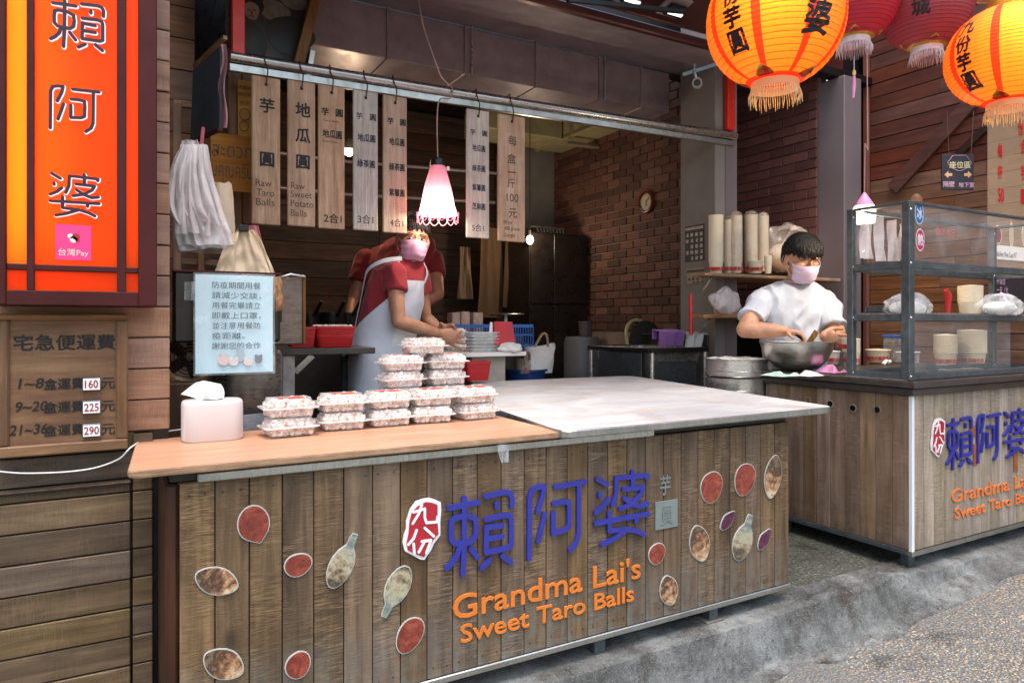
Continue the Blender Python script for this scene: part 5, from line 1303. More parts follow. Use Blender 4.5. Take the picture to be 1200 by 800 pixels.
def hand(mb, wrist, d, n, s=1.0, curl=.5, spread_=.12, thumb_side=1, fing=None):
    """wrist point, pointing direction d, palm-facing normal n; five separate fingers"""
    d = d.normalized(); n = (n - d*n.dot(d)).normalized(); w_ = d.cross(n)*thumb_side
    L = .092*s
    mb.ell(wrist + d*L*.52, (.5, .5, .5) if 0 else (L*.60, .040*s, .0155*s), 12, 8, Matrix((d, w_, n)).transposed())
    mb.ell(wrist + d*L*.85, (L*.25, .040*s, .0135*s), 12, 8, Matrix((d, w_, n)).transposed())
    mb.ell(wrist + d*L*.35 + w_*.022*s + n*.008*s, (L*.36, .018*s, .016*s), 10, 8, Matrix((d, w_, n)).transposed())
    lens = (.072, .080, .074, .058)
    for i in range(4):
        off = (1.5-i)*.0195*s; base = wrist + d*(L*.90-abs(1.2-i)*.004*s) + w_*off; ll = lens[i]*s
        cc = (fing[i] if fing else curl)*(1+.08*i); sp = (1.5-i)*spread_
        dd = (d + w_*sp).normalized(); pts = [base - dd*.012*s, base]; ang = 0; p = base
        for seg_, fr in ((.45, .55), (.32, 1.0), (.27, .8)):
            ang += cc*fr; q_ = (dd*math.cos(ang) + n*math.sin(ang)).normalized(); p = p + q_*ll*seg_; pts.append(p)
        mb.tube(pts, [.0088*s, .0090*s, .0082*s, .0076*s, .0060*s], 8); mb.ell(pts[-1], .0064*s, 8, 6)
    tb_ = wrist + d*L*.30 + w_*.030*s + n*.006*s; q1 = (d*.62 + w_*.62 + n*.38).normalized(); q2 = (d*.85 + w_*.20 + n*.5).normalized()
    p1 = tb_ + q1*.034*s; p2 = p1 + q2*.030*s
    mb.tube([tb_-q1*.01*s, tb_, p1, p2], [.012*s, .0125*s, .0102*s, .0080*s], 8); mb.ell(p2, .0080*s, 8, 6)
def arm(mb, a, b, c, r0, r1, r2, r3):
    """shoulder a, elbow b, wrist c"""
    def seg3(p, q_, ra, rb, bulge):
        pts = [p + (q_-p)*t for t in (0, .25, .5, .75, 1)]; mb.tube(pts, [ra + (rb-ra)*t + bulge*math.sin(math.pi*t**.8) for t in (0, .25, .5, .75, 1)], 14)
    seg3(a, b, r0, r1, .004); seg3(b, c, r2, r3, .006); mb.ell(a, r0, 12, 8); mb.ell(b, max(r1, r2)*1.0, 12, 8); mb.ell(c, r3, 10, 8)

# ---------------------------------------------------------------- the woman
wo_ = thing('person', 'woman in red T-shirt, white apron and pink mask holding taro boxes', 'person', (1.35, 3.55, 0))
f = (RGT*.70 - FWD*.71); sd = (RGT*.71 + FWD*.70)         # facing, and her left
TR = [((449, 448), .160, .120), ((449, 425), .162, .122), ((450, 398), .138, .108), ((456, 368), .140, .110), ((464, 338), .150, .114), ((470, 318), .146, .098), ((475, 305), .090, .072)]
def wrings(off=0, kk=3.74): return [(D(u, v, kk), sd*(a+off), f*(b+off)) for (u, v), a, b in TR]
neck = D(477, 303, 3.74); hc = D(484, 281.5, 3.72); Mh = frame3(RGT*.30 - FWD*.93 - V(0, 0, .10), V(.10, 0, 1))
sh_r = D(462, 319, 3.61); el_r = D(467, 377, 3.54); wr_r = D(515, 391, 3.72)
sh_l = D(490, 318, 3.86); el_l = D(499, 372, 3.98); wr_l = D(516, 387, 3.98)
m = MB(); loft(m, wrings()); hip = D(452, 440, 3.74)
for q_ in (-1, 1):
    h_ = hip + sd*.085*q_; kn = V(h_.x, h_.y, .46)+f*.03; an = V(h_.x, h_.y, .07)
    m.tube([h_, (h_+kn)/2, kn, (kn+an)/2 - f*.01, an], [.085, .075, .055, .052, .036], 12); m.ell(an + f*.06 - V(0, 0, .035), (.045, .12, .035), 12, 8, frame3(f))
m.tube([neck - V(0, 0, .05), neck, hc - Mh @ V(0, .01, .05)], [.06, .050, .048], 14)
head_parts(m, hc, Mh, 1.09)
arm(m, sh_r, el_r, wr_r, .042, .036, .036, .024); arm(m, sh_l, el_l, wr_l, .040, .034, .034, .023)
bxp = P(531, 400, Y=3.60)
hand(m, wr_r, D(541, 399, 3.80)-wr_r, FWD*1.0+RGT*.25, 1.12, .38, .14, -1, (.12, .18, .25, .32))
hand(m, wr_l, D(531, 386, 3.92)-wr_l, -FWD+V(0, 0, -.5), 1.08, .35, .12, -1)
organic('body', m, .0042, 4, M['skin'], wo_)
m = MB(); loft(m, [(c, a, b) for c, a, b in wrings(.016)][1:]); 
r0 = wrings(.030)[1]; m.tube([sh_r+V(0, 0, .005), sh_r + (el_r-sh_r)*.22, sh_r + (el_r-sh_r)*.40], [.055, .056, .060], 16); m.ell(sh_r, .056, 14, 10)
m.tube([sh_l, sh_l + (el_l-sh_l)*.22, sh_l + (el_l-sh_l)*.42], [.052, .055, .058], 16); m.ell(sh_l, .053, 14, 10); m.tube([neck-V(0, 0, .03), neck+V(0, 0, .006)], [.085, .062], 16)
m.ell(D(421, 408, 3.72), (.05, .05, .07), 12, 8)
organic('shirt', m, .0065, 3, M['redshirt'], wo_, noise=.016, nscale=7)
m = MB(); loft(m, [(D(452, 450, 3.74)-V(0, 0, .06), sd*.172, f*.130), (D(452, 450, 3.74), sd*.178, f*.134), (D(452, 425, 3.74), sd*.176, f*.134)])
for q_ in (-1, 1):
    h_ = hip + sd*.085*q_; kn = V(h_.x, h_.y, .46)+f*.03; an = V(h_.x, h_.y, .10); m.tube([h_, (h_+kn)/2, kn, an], [.096, .088, .068, .055], 14)
organic('jeans', m, .009, 3, M['denim'], wo_, noise=.008)
hair_cap(wo_, hc, Mh, 1.09, front=.048, side=.02, back=-.03, puff=.98)
MB().ell(hc + Mh @ V(0, -.12, .06), .045, 14, 10).build('hair_bun', M['hair'], wo_, smooth=80)
face_details(wo_, hc, Mh, 1.09, M['mask'])
# apron on the torso surface
def tsurf(v, ang, off):
    """v in photo rows -> ring interpolation; ang from her front, positive to her left"""
    R3 = wrings(off); vs_ = [r[0][1] for r in TR]
    if v >= vs_[0]:
        c, a, b = R3[0]; d_ = (v-vs_[0])*.00458; c = c - V(0, 0, d_); a = a*(1+d_*.35); b = b*(1+d_*.5)
    else:
        for i in range(len(TR)-1):
            if vs_[i] >= v >= vs_[i+1]:
                t = (vs_[i]-v)/(vs_[i]-vs_[i+1]); c = R3[i][0].lerp(R3[i+1][0], t); a = R3[i][1].lerp(R3[i+1][1], t); b = R3[i][2].lerp(R3[i+1][2], t); break
    return c + a*math.sin(ang) + b*math.cos(ang)
def apr(u, v):
    vv = 330 + 175*v; e = 26 if vv < 338 else (26 + 84*min(1, ((vv-338)/52))**1.35); e = min(112, e)
    a = R_(-e + 2*e*u); w_ = .042 + .010*math.sin(a*5+vv*.03)*max(0, (vv-390)/60) + .010*mnoise.noise(Vector((u*5+vv*.02, vv*.035, 2)))
    return tsurf(vv, a, w_)
MB().grid(apr, 40, 44).build('apron', M['apron'], wo_, smooth=80)
def band(pts, w_, parent, mat, nrm, name='apron_strap'):
    pts = smooth_pts(pts, 5); m = MB(); n_ = len(pts)
    for i, p in enumerate(pts):
        t = (pts[min(i+1, n_-1)]-pts[max(i-1, 0)]).normalized(); s_ = t.cross(nrm(p)).normalized()*w_/2; o_ = nrm(p)*.0015
        m.v += [p-s_-o_, p+s_-o_, p+s_+o_, p-s_+o_]
    for i in range(n_-1):
        for k in range(4): m.f.append([4*i+k, 4*i+(k+1) % 4, 4*i+4+(k+1) % 4, 4*i+4+k]); m.m.append(0)
    return m.build(name, mat, parent, smooth=50)
nr = lambda p: (p - V(neck.x, neck.y, p.z)).normalized()
band([tsurf(393, R_(-110), .030), tsurf(378, R_(-122), .034), tsurf(355, R_(-125), .034), tsurf(335, R_(-118), .036), tsurf(318, R_(-105), .045), tsurf(308, R_(-80), .050), tsurf(305, R_(-40), .034)], .022, wo_, M['apron'], nr)
band([tsurf(332, R_(-30), .030), tsurf(322, R_(-28), .032), tsurf(312, R_(-40), .030), neck + V(-.055, -.03, .012)], .018, wo_, M['apron'], nr)
band([tsurf(332, R_(30), .030), tsurf(318, R_(32), .030), neck + V(.07, 0, .012)], .018, wo_, M['apron'], nr)
MB().tube(smooth_pts([tsurf(395, R_(-112), .03), tsurf(408, R_(-122), .055), tsurf(416, R_(-118), .07), tsurf(411, R_(-105), .05), tsurf(399, R_(-108), .032)], 5), .005, 6).build('apron_tie', M['apron'], wo_, smooth=60)
MB().tube([wr_r + (el_r-wr_r)*.0 + V(math.cos(t_)*.001, 0, 0)+frame3(wr_r-el_r) @ V(.030*math.cos(t_), -.0, .030*math.sin(t_)) for t_ in [2*math.pi*j/16 for j in range(17)]], .003, 6).build('bracelet', M['navy_plastic'] if 0 else M['black'], wo_) if False else None
p = wr_l + (el_l-wr_l)*.12; MB().tube([p+frame3(wr_l-el_l) @ V(.030*math.cos(t_), 0, .030*math.sin(t_)) for t_ in [2*math.pi*j/16 for j in range(17)]], .005, 6).build('watch_strap', M['black'], wo_, smooth=60)

# ---------------------------------------------------------------- the man
ma = thing('person', 'man in white T-shirt and face mask stirring a steel bowl', 'person', (3.45, 2.9, 0))
f = -FWD*1.0 + RGT*.10; f.normalize(); sd = V(-f.y, f.x, 0)      # sd = his left (image right)
KM = 4.16
TM = [((933, 450), .165, .12), ((932, 420), .165, .122), ((930, 392), .178, .128), ((929, 368), .195, .130), ((929, 350), .212, .112), ((930, 340), .185, .098), ((932, 331), .105, .078)]
def mrings(off=0): return [(D(u, v, KM), sd*(a+off), f*(b+off)) for (u, v), a, b in TM]
neck = D(934, 328, KM-.02); hc = D(940, 303, KM-.10); Mh = frame3(-FWD*.90 + RGT*.10 - V(0, 0, .46), V(-.03, 0, 1))
sa, ea, wa = D(893, 351, 4.12), D(873, 386, 3.98), D(919, 388, 3.90)
sb, eb, wb_ = D(969, 352, 4.12), D(981, 391, 4.00), D(967, 394, 3.86)
m = MB(); loft(m, mrings()); hip = D(933, 446, KM)
for q_ in (-1, 1):
    h_ = hip + sd*.09*q_; kn = V(h_.x, h_.y, .45)+f*.02; an = V(h_.x, h_.y, .07)
    m.tube([h_, (h_+kn)/2, kn, (kn+an)/2, an], [.09, .08, .058, .055, .038], 12); m.ell(an + f*.06 - V(0, 0, .035), (.048, .13, .035), 12, 8, frame3(f))
m.tube([neck - V(0, 0, .05), neck, hc - Mh @ V(0, .01, .05)], [.07, .058, .056], 14)
head_parts(m, hc, Mh, 1.22)
arm(m, sa, ea, wa, .058, .048, .049, .031); arm(m, sb, eb, wb_, .056, .046, .046, .031)
hand(m, wa, D(938, 391, 3.84)-wa, -FWD*.2 - V(0, 0, 1), 1.05, .75, .08, -1, (.55, .7, .85, .9))
hand(m, wb_, D(990, 402, 3.72)-wb_, RGT*.25 + V(0, 0, .2)+FWD, 1.05, .55, .10, 1, (.45, .5, .55, .6))
organic('body', m, .0045, 4, M['skin2'], ma)
m = MB(); loft(m, mrings(.018)[0:6] + [(D(932, 331.5, KM), sd*.098, f*.085)])
m.tube([sa, sa+(ea-sa)*.35, sa+(ea-sa)*.66], [.064, .068, .076], 16); m.ell(sa, .066, 14, 10)
m.tube([sb, sb+(eb-sb)*.4, sb+(eb-sb)*.80], [.062, .066, .074], 16); m.ell(sb, .064, 14, 10)
organic('shirt', m, .0065, 3, M['whiteshirt'], ma, noise=.026, nscale=6.5)
MB().tube([neck - V(0, 0, .004) + sd*.074*math.cos(t_) + f*.066*math.sin(t_) - V(0, 0, .016*max(0, math.sin(t_))) for t_ in [2*math.pi*j/28 for j in range(29)]], .006, 6).build('collar', M['whiteshirt'], ma, smooth=80)
m = MB(); loft(m, [(hip-V(0, 0, .08), sd*.17, f*.125), (hip, sd*.172, f*.128)])
for q_ in (-1, 1):
    h_ = hip + sd*.09*q_; kn = V(h_.x, h_.y, .45)+f*.02; an = V(h_.x, h_.y, .10); m.tube([h_, (h_+kn)/2, kn, an], [.10, .09, .068, .055], 14)
organic('trousers', m, .010, 3, M['black'], ma)
hair_cap(ma, hc, Mh, 1.22, front=.042, side=.016, back=-.07, puff=1.02, fringe=.020)
face_details(ma, hc, Mh, 1.22, M['mask2'], look='down')

# ---------------------------------------------------------------- the helper behind
he = thing('person', 'person in dark red T-shirt bending at the back stove behind the woman', 'person', (1.75, 4.7, 0))
f = (RGT*.35 + FWD*.93); sd = (RGT*.93 - FWD*.35); KH = 4.75
TH_ = [((455, 460), .19, .13), ((455, 400), .19, .13), ((458, 350), .20, .14), ((466, 310), .235, .14), ((474, 290), .22, .12), ((484, 278), .12, .09)]
rg = lambda o: [(D(u, v, KH), sd*(a+o), f*(b+o)) for (u, v), a, b in TH_]
m = MB(); loft(m, rg(0)); hp_ = D(456, 455, KH)
for q_ in (-1, 1): h_ = hp_+sd*.09*q_; m.tube([h_, V(h_.x, h_.y, .45), V(h_.x, h_.y, .06)], [.09, .06, .04], 12); m.ell(V(h_.x, h_.y, .04)+f*.05, (.05, .12, .04), 10, 8, frame3(f))
sl, el_, wl = D(428, 303, 4.75), D(415, 352, 4.7), D(408, 388, 4.45); sr, er, wr = D(507, 305, 4.75), D(512, 344, 4.6), D(487, 362, 4.55)
arm(m, sl, el_, wl, .05, .045, .042, .03); arm(m, sr, er, wr, .055, .05, .045, .03)
hc = D(487, 268, 4.85); Mh = frame3(f*.9-V(0, 0, .4)); m.tube([D(480, 285, KH), hc], [.06, .055], 12); head_parts(m, hc, Mh, 1.0)
hand(m, wl, D(404, 398, 4.4)-wl, -V(0, 0, 1)+f, 1.0, .5); hand(m, wr, D(478, 366, 4.5)-wr, f, 1.0, .5)
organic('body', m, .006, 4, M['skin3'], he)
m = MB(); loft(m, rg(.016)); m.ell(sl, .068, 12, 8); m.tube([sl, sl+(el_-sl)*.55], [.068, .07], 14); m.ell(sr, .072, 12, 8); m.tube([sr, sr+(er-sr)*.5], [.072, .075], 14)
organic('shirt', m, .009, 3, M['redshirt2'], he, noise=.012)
hair_cap(he, hc, Mh, 1.0)
m = MB()
for q_ in (-1, 1): h_ = hp_+sd*.09*q_; m.tube([h_+V(0, 0, .05), V(h_.x, h_.y, .45), V(h_.x, h_.y, .1)], [.12, .075, .06], 12)
organic('trousers', m, .012, 3, M['denim'], he)

# ================================================================ lamps and lanterns
def translucent(name, col, strength=.0, alpha=0.0, var=.06, scale=8):
    m, t, b = nodes(name); v = coords(t, rnd=False); c = lin(col)[:3]; n = nz(t, v, scale, 4)
    cc = ramp(t, n, [(.3, tuple(x*(1-var) for x in c)), (.7, tuple(min(1, x*(1+var)) for x in c))])
    t.links.new(cc, b.inputs['Base Color']); b.inputs['Roughness'].default_value = .45
    tr = t.nodes.new('ShaderNodeBsdfTranslucent'); t.links.new(cc, tr.inputs[0])
    mx = t.nodes.new('ShaderNodeMixShader'); mx.inputs[0].default_value = .6
    t.links.new(b.outputs[0], mx.inputs[1]); t.links.new(tr.outputs[0], mx.inputs[2]); t.links.new(mx.outputs[0], t.nodes['Material Output'].inputs[0])
    return m
def lamp(name, p, energy, col, r=.02):
    l = bpy.data.lights.new(name, 'POINT'); l.energy = energy; l.color = col; l.shadow_soft_size = r
    o = bpy.data.objects.new(name, l); COL.objects.link(o); o.location = p; return o
M['lan_y'] = translucent('orange-yellow lantern silk', 'f28124'); M['lan_r'] = translucent('red lantern stripe', 'ee3512')
M['lan_dead'] = translucent('crimson lantern silk', 'd84a60'); M['lan_dead2'] = translucent('dusky red lantern silk', 'c0606c')
M['gold'] = plain('gold foil', 'c9a032', .4, metal=.6, var=.25, scale=60); M['fringe'] = plain('white fringe', 'd9d4d6', .7, var=.1, scale=50, bmp=0); M['fringe_w'] = plain('cream fringe', 'e2c08c', .7, var=.15, scale=50, bmp=0)
M['brush'] = plain('indigo brush lettering', '24161f', .55, bmp=0)
def lantern(lab, c, R, H, mats, words, lit, fr_mat, az0=0, group='paper lanterns over the street', stripe_w=7, ribs=26):
    r = thing('lantern', lab, 'lantern', c, group)
    to_cam = V(-c.x, -c.y, 0).normalized(); rt = V(0, 0, 1).cross(to_cam)*-1
    rt = V(-to_cam.y, to_cam.x, 0)      # image right for someone facing the lantern
    zc = .955
    def surf(az, s, off=0):   # az 0 faces the street corner, s in -zc..zc
        rr_ = math.sqrt(max(0, 1-s*s)) ** .92
        q_ = rr_*(R+off) * (1 + .012*abs(math.cos(math.pi*ribs*(s/zc+1)/2)) - .012)
        return c + (to_cam*math.cos(az) + rt*math.sin(az))*q_ + V(0, 0, s*H)
    ns, na = ribs*4, 96; m = MB()
    m.v = [surf(2*math.pi*j/na, -zc+2*zc*i/ns) for i in range(ns+1) for j in range(na)]
    for i in range(ns):
        for j in range(na):
            a = i*na+j; b = i*na+(j+1) % na; m.f.append((a, b, b+na, a+na))
            ph = (math.degrees(2*math.pi*j/na) - az0) % 45; m.m.append(1 if (ph < stripe_w or abs(((i/ns)*2-1)) > .965) else 0)
    m.build('silk_body', mats, r, smooth=50)
    m = MB()
    for i in range(1, ribs):
        s = -zc+2*zc*i/ribs; pts = [surf(2*math.pi*j/40, s, -.0005) for j in range(41)]; m.tube(pts, .0011, 4, cap=False)
    tag(m.build('wire_ribs', M['wire'], r), kind='stuff')
    rb = R*(math.sqrt(1-zc*zc)**.92)*1.02
    zb_ = c.z - zc*H
    MB().lathe((c.x, c.y, zb_), [(rb*.98, .006), (rb*1.03, .0), (rb*1.03, -.022), (rb*.96, -.024)], 28).build('collar_band', fr_mat if not lit else translucent('glowing collar', 'f0d8a8'), r, smooth=40)
    MB().lathe((c.x, c.y, c.z+zc*H), [(rb*.9, 0), (rb, .004), (rb, .03), (rb*.5, .034), (.0, .034)], 24).build('top_cap', M['gold'], r, smooth=40)
    MB().tube([c+V(0, 0, zc*H+.03), c+V(0, 0, 1.2)], .003, 6).build('hanging_wire', M['wire'], r)
    m = MB(); rr_ = random.Random(int(c.x*1000))
    for j in range(64):
        a = 2*math.pi*j/64; d = V(math.cos(a), math.sin(a), 0); L_ = R*rr_.uniform(.17, .25); w_ = V(-d.y, d.x, 0)*rb*.035; b0 = V(c.x, c.y, zb_-.022)+d*rb*1.02
        tip = b0+V(0, 0, -L_)+d*rr_.uniform(-.008, .012)+w_*rr_.uniform(-1.5, 1.5); mid = (b0+tip)/2+d*.004
        m.tube([b0, mid, tip], [rb*.034, rb*.026, rb*.010], 4)
    tag(m.build('fringe', fr_mat, r), kind='stuff')
    for k in range(4):
        a = R_(az0+2+90*k); m = MB(); o_ = .004
        P3 = [surf(a-.36, -.93, o_), surf(a+.36, -.93, o_), surf(a+.16, -.87, o_), surf(a, -.82, o_), surf(a-.16, -.87, o_)]
        m.add(P3+[p-(p-c).normalized()*.003 for p in P3], [(0, 1, 2, 3, 4)]+[(i, 5+i, 5+(i+1) % 5, (i+1) % 5) for i in range(5)]); m.build('gold_ornament', M['gold'], r)
    for s_, az, z0_, sz, mt in words:
        a0 = R_(az); n_ = len(s_)
        for k, ch in enumerate(s_):
            zz = z0_ - k*sz*1.02
            def wp(q_, zz=zz):
                s = max(-.97, min(.97, (zz + q_.z)/H)); rad = max(.3, math.sqrt(1-s*s)); return surf(a0 + q_.x/(R*rad), s, .0022 - q_.y)
            text(ch, 'character', mt, r, (0, 0, 0), UX, UZ, sz, bold=.035, center=True, proud=.0, warp=wp)
    if lit:
        bp = c + to_cam*R*.56 + rt*R*lit[1] + V(0, 0, H*lit[2]); lamp('lantern_bulb', bp, lit[0], (1, .74, .40), .03)
        MB().ell(bp, (.018, .018, .024), 12, 8).build('bulb', emis('warm bulb', (1, .85, .55), 6), r, smooth=60)
    return r
c1 = D(908, 24, 2.35)
lantern('large glowing orange lantern nearest the pipe rail', c1, .224, .222, [M['lan_y'], M['lan_r']], [('九份芋圓', -36, .100, .070, M['brush']), ('賴阿婆', 37, .125, .098, M['brush'])], (3.7, .02, .1), M['fringe_w'], az0=-21)
c2_ = D(1001, -2, 3.1)
lantern('small unlit crimson lantern with a tassel beside the large glowing one', c2_, .192, .195, [M['lan_dead'], M['gold']], [('九份', 34, .045, .085, M['brush'])], None, M['fringe'], az0=-1, stripe_w=0.5)
c3 = D(1086, 8, 3.1)
lantern('small unlit dusky red lantern between the crimson and the right glowing one', c3, .186, .195, [M['lan_dead2'], M['gold']], [('九份山城', -7, .16, .072, M['brush'])], None, M['fringe'], az0=16, stripe_w=.5)
c4 = D(1182, 66, 2.75)
lantern('glowing orange lantern at the right edge above the acrylic sign', c4, .222, .195, [M['lan_y'], M['lan_r']], [('九份芋圓', -41, .095, .068, M['brush'])], (3.7, .15, .2), M['fringe_w'], az0=-18)
ts = D(1001, 74, 3.1)
tl = thing('tassel', 'thin pink tassel with cream bead under the small crimson lantern', 'tassel', ts)
MB().tube([ts+V(0, 0, .03), ts-V(0, 0, .04)], .002, 5).build('string', M['fringe'], tl); MB().ell(ts-V(0, 0, .045), (.008, .008, .016), 10, 6).build('bead', M['fringe_w'], tl, smooth=60)
MB().tube([ts-V(0, 0, .06), ts-V(0, 0, .10), ts-V(0.006, 0, .155)], [.006, .008, .005], 8).build('threads', M['pink_plastic'], tl, smooth=60)
a = D(1185, -18, 3.6)
aw = MB(); aw.lathe(a, [(.02, .10), (.10, .075), (.20, .03), (.215, -.005), (.20, .0)], 16); tag(aw.build('parasol_edge', cloth('peach canvas', 'e9a878'), smooth=60), 'peach canvas cap above the right glowing lantern', 'canopy')

# pink pendant
pc = D(513, 252, 3.52)
pe = thing('pendant_lamp', 'pink cone pendant lamp with lacy rim hanging by the menu tags', 'lamp', pc)
k = 3.52/816; M['shade'] = translucent('pink plastic shade', 'f7b2c6'); 
hh = 58*k; r0_, r1_ = 8.5*k, 25*k
m = MB(); m.lathe(pc, [(r1_*.93, .010*0), (r1_*.80, hh*.18), (r0_+(r1_-r0_)*.45, hh*.55), (r0_+(r1_-r0_)*.15, hh*.85), (r0_, hh)], 32); m.build('shade', M['shade'], pe, smooth=60)
m = MB()
for j in range(14):
    a0 = 2*math.pi*j/14; pts = []
    for i in range(13):
        t = i/12; a = a0 + (2*math.pi/14)*1.45*(t-.5); dz = -.052*math.sin(math.pi*t)**.7 + .012; rr_ = r1_*.95+.004-(.004*math.sin(math.pi*t)); pts.append(pc+V(rr_*math.cos(a), rr_*math.sin(a), dz))
    m.tube(pts, .0024, 5)
m.build('lace_rim', M['shade'], pe, smooth=60)
MB().lathe(pc+V(0, 0, hh), [(.0, .038), (r0_*.5, .038), (r0_*.95, .030), (r0_*1.05, .018), (r0_*1.05, -.004)], 20).build('socket', M['black'], pe, smooth=40)
MB().obox(pc+V(r0_*1.4, -.01, hh-.012), (.008, 0, 0), (0, .007, 0), (0, 0, .011), .003).build('switch', M['plastic_white'], pe)
MB().ell(pc+V(0, 0, .055), (.032, .032, .04), 14, 10).build('bulb', emis('bright bulb', (1, .90, .74), 5), pe, smooth=60)
lamp('pendant_light', pc+V(0, 0, .010), 3.6, (1, .86, .68), .035)
pr = railpt(518)
cp = [D(487, -20, 3.6), D(496, 30, 3.58), D(510, 72, 3.56), pr+V(-.02, -.04, .05), pr+V(.045, -.035, .0), pr+V(.03, -.03, -.05), pr+V(-.02, -.04, -.06), V(pc.x+.002, pc.y, pr.z-.12), V(pc.x-.004, pc.y, pr.z-.22), pc+V(0, 0, hh+.03)]
MB().tube(smooth_pts(cp, 5), .0035, 6).build('cord', plain('pinkish cord', 'b08a84', .6), pe, smooth=60)
# second pendant above the case
p2 = D(1013, 246, 3.66)
pe2 = thing('pendant_lamp', 'small lit pendant lamp with pink cap inside the display case corner', 'lamp', p2)
MB().lathe(p2, [(.046, .022), (.044, .030), (.020, .068), (.006, .090)], 20).build('shade', M['pink_plastic'], pe2, smooth=50)
MB().lathe(p2, [(.0, -.072), (.050, -.070), (.054, -.060), (.054, .012), (.046, .021), (.0, .021)], 24).build('bulb', emis('bright bulb 2', (1, .85, .55), 2.2), pe2, smooth=60)
lamp('pendant_light', p2-V(0, .0, .125), 5, (1, .82, .6), .03)
MB().tube([p2+V(0, 0, .08), p2+V(.004, 0, .35), D(1017, 176, 3.66), D(1016, 60, 3.66), D(1015, -60, 3.66)], .003, 6).build('cord', bpy.data.materials['pinkish cord'], pe2)
# surveillance camera
p = D(817, 98, 3.7)
cc = thing('security_camera', 'grey bullet security camera under the duct by the pillar', 'camera', p)
ax = (V(-p.x, -p.y, -.9)).normalized(); MB().tube([p-ax*.05, p+ax*.045], .026, 16).build('body', plain('grey camera', '8a8682', .4), cc, smooth=40)
MB().tube([p+ax*.046, p+ax*.050], [.018, .017], 14).build('lens', M['black'], cc, smooth=40)
MB().tube([p-ax*.02, p+V(.01, .03, .07), p+V(.03, .05, .12)], .008, 8).build('bracket', M['steel'], cc, smooth=50); MB().bar(D(800, 88, 3.75), D(845, 74, 3.75), .012, .018).build('arm_rail', M['darksteel'], cc)

# ================================================================ inside the stall
ci = P(759, 237, X=3.588)
ck = thing('wall_clock', 'round wall clock with red-brown rim on the brick wall', 'clock', ci)
XF = Matrix(((0, 0, -1), (1, 0, 0), (0, -1, 0))); XF = Matrix(((0, 0, -1), (-1, 0, 0), (0, 1, 0)))
kc = .090; MB().lathe(ci, [(kc*.74, .018), (kc*.8, .03), (kc*.95, .028), (kc, .0)], 36, XF).build('rim', plain('maroon clock rim', '5a2019', .3), ck, smooth=40)
MB().lathe(ci, [(.0001, .016), (kc*.78, .016)], 36, XF).build('dial', plain('clock dial', 'b0a48c', .5, bmp=0), ck)
for an, L_ in ((50, .05), (175, .035)): d = V(0, -math.sin(R_(an)), math.cos(R_(an))); MB().bar(ci+V(-.018, 0, 0), ci+V(-.018, 0, 0)+d*L_, .003, .005, up=(1, 0, 0)).build('hand', M['black'], ck)
for k_ in range(12): d = V(0, math.sin(R_(30*k_)), math.cos(R_(30*k_))); MB().bar(ci+V(-.0168, 0, 0)+d*.058, ci+V(-.0168, 0, 0)+d*.066, .001, .004, up=(1, 0, 0)).build('hour_mark', M['black'], ck)

# cream hood
a = P(615, 176, X=2.64); zb_ = 2.385
ho = thing('extractor_hood', 'cream enamelled extractor hood with dark slots above the stall', 'hood', (2.9, 4.1, zb_))
zb_ = 2.70
MB().box(3.30, 4.25, zb_, 3.575, 5.45, zb_+.24, .006).build('casing', M['hood'], ho)
MB().box(2.55, 5.0, zb_-.01, 3.29, 5.4, zb_+.20, .006).build('casing', M['hood'], ho)
for y0, y1 in ((4.30, 4.52), (5.12, 5.42)): MB().box(3.294, y0, zb_+.045, 3.299, y1, zb_+.16, .001).build('slot', M['black'], ho)
MB().box(3.288, 4.24, zb_-.014, 3.32, 5.46, zb_+.004, .002).build('lip', M['hood'], ho)
MB().box(3.291, 4.85, zb_+.02, 3.2985, 4.90, zb_+.20, .001).build('seam_plate', M['steel'], ho)
MB().tube([P(664, 168, Y=4.9), P(709, 173, Y=4.9)], .020, 10).build('pipe_stick', plain('grey tube', '84786a', .4), ho, smooth=50)  # plain grey pipe, gives no light
a, b = P(618, 440, Y=5.6), P(652, 160, Y=5.6)
gp = thing('concrete_column', 'dim grey concrete column in the back corner of the stall', 'pillar', (a.x, 5.6, 0)); MB().box(a.x-.15, 5.6, 0, b.x, 5.95, 2.75, .005).build('shaft', M['concrete'], gp)
# black cabinet
a, b = P(622, 440, Y=5.0), P(688, 276, Y=5.0)
cb_ = thing('black_cabinet', 'tall black lacquered cabinet with double doors against the brick wall', 'cabinet', (a.x, 5.0, 0))
zs_ = P(650, 357, Y=5.0).z
MB().box(a.x, 5.02, 0, b.x, 5.5, b.z, .006).build('carcass', M['blackpaint'], cb_)
mx_ = P(649, 300, Y=5.0).x
for x0_, x1_ in ((a.x+.004, mx_-.003), (mx_+.003, b.x-.004)):
    MB().box(x0_, 4.998, zs_+.01, x1_, 5.018, b.z-.01, .003).build('door', M['blackpaint'], cb_); MB().box(x0_, 4.998, .1, x1_, 5.018, zs_-.01, .003).build('door', M['blackpaint'], cb_)
rk = thing('dish_rack', 'white wire rack lying on top of the black cabinet', 'rack', (a.x, 5.1, b.z))
for i in range(9): x = a.x+.10+i*.032; MB().tube([V(x, 5.04, b.z+.005), V(x, 5.06, b.z+.05), V(x+.01, 5.3, b.z+.05)], .005, 5).build('wire', M['alu'], rk)
MB().tube([V(a.x+.02, 5.04, b.z+.05), V(a.x+.10+.26, 5.04, b.z+.05)], .007, 6).build('rail', M['alu'], rk)
tk = P(694, 440, Y=4.75)
ta = thing('plastic_tank', 'dull grey plastic drum with a small bucket on it', 'drum', (tk.x, 4.9, 0))
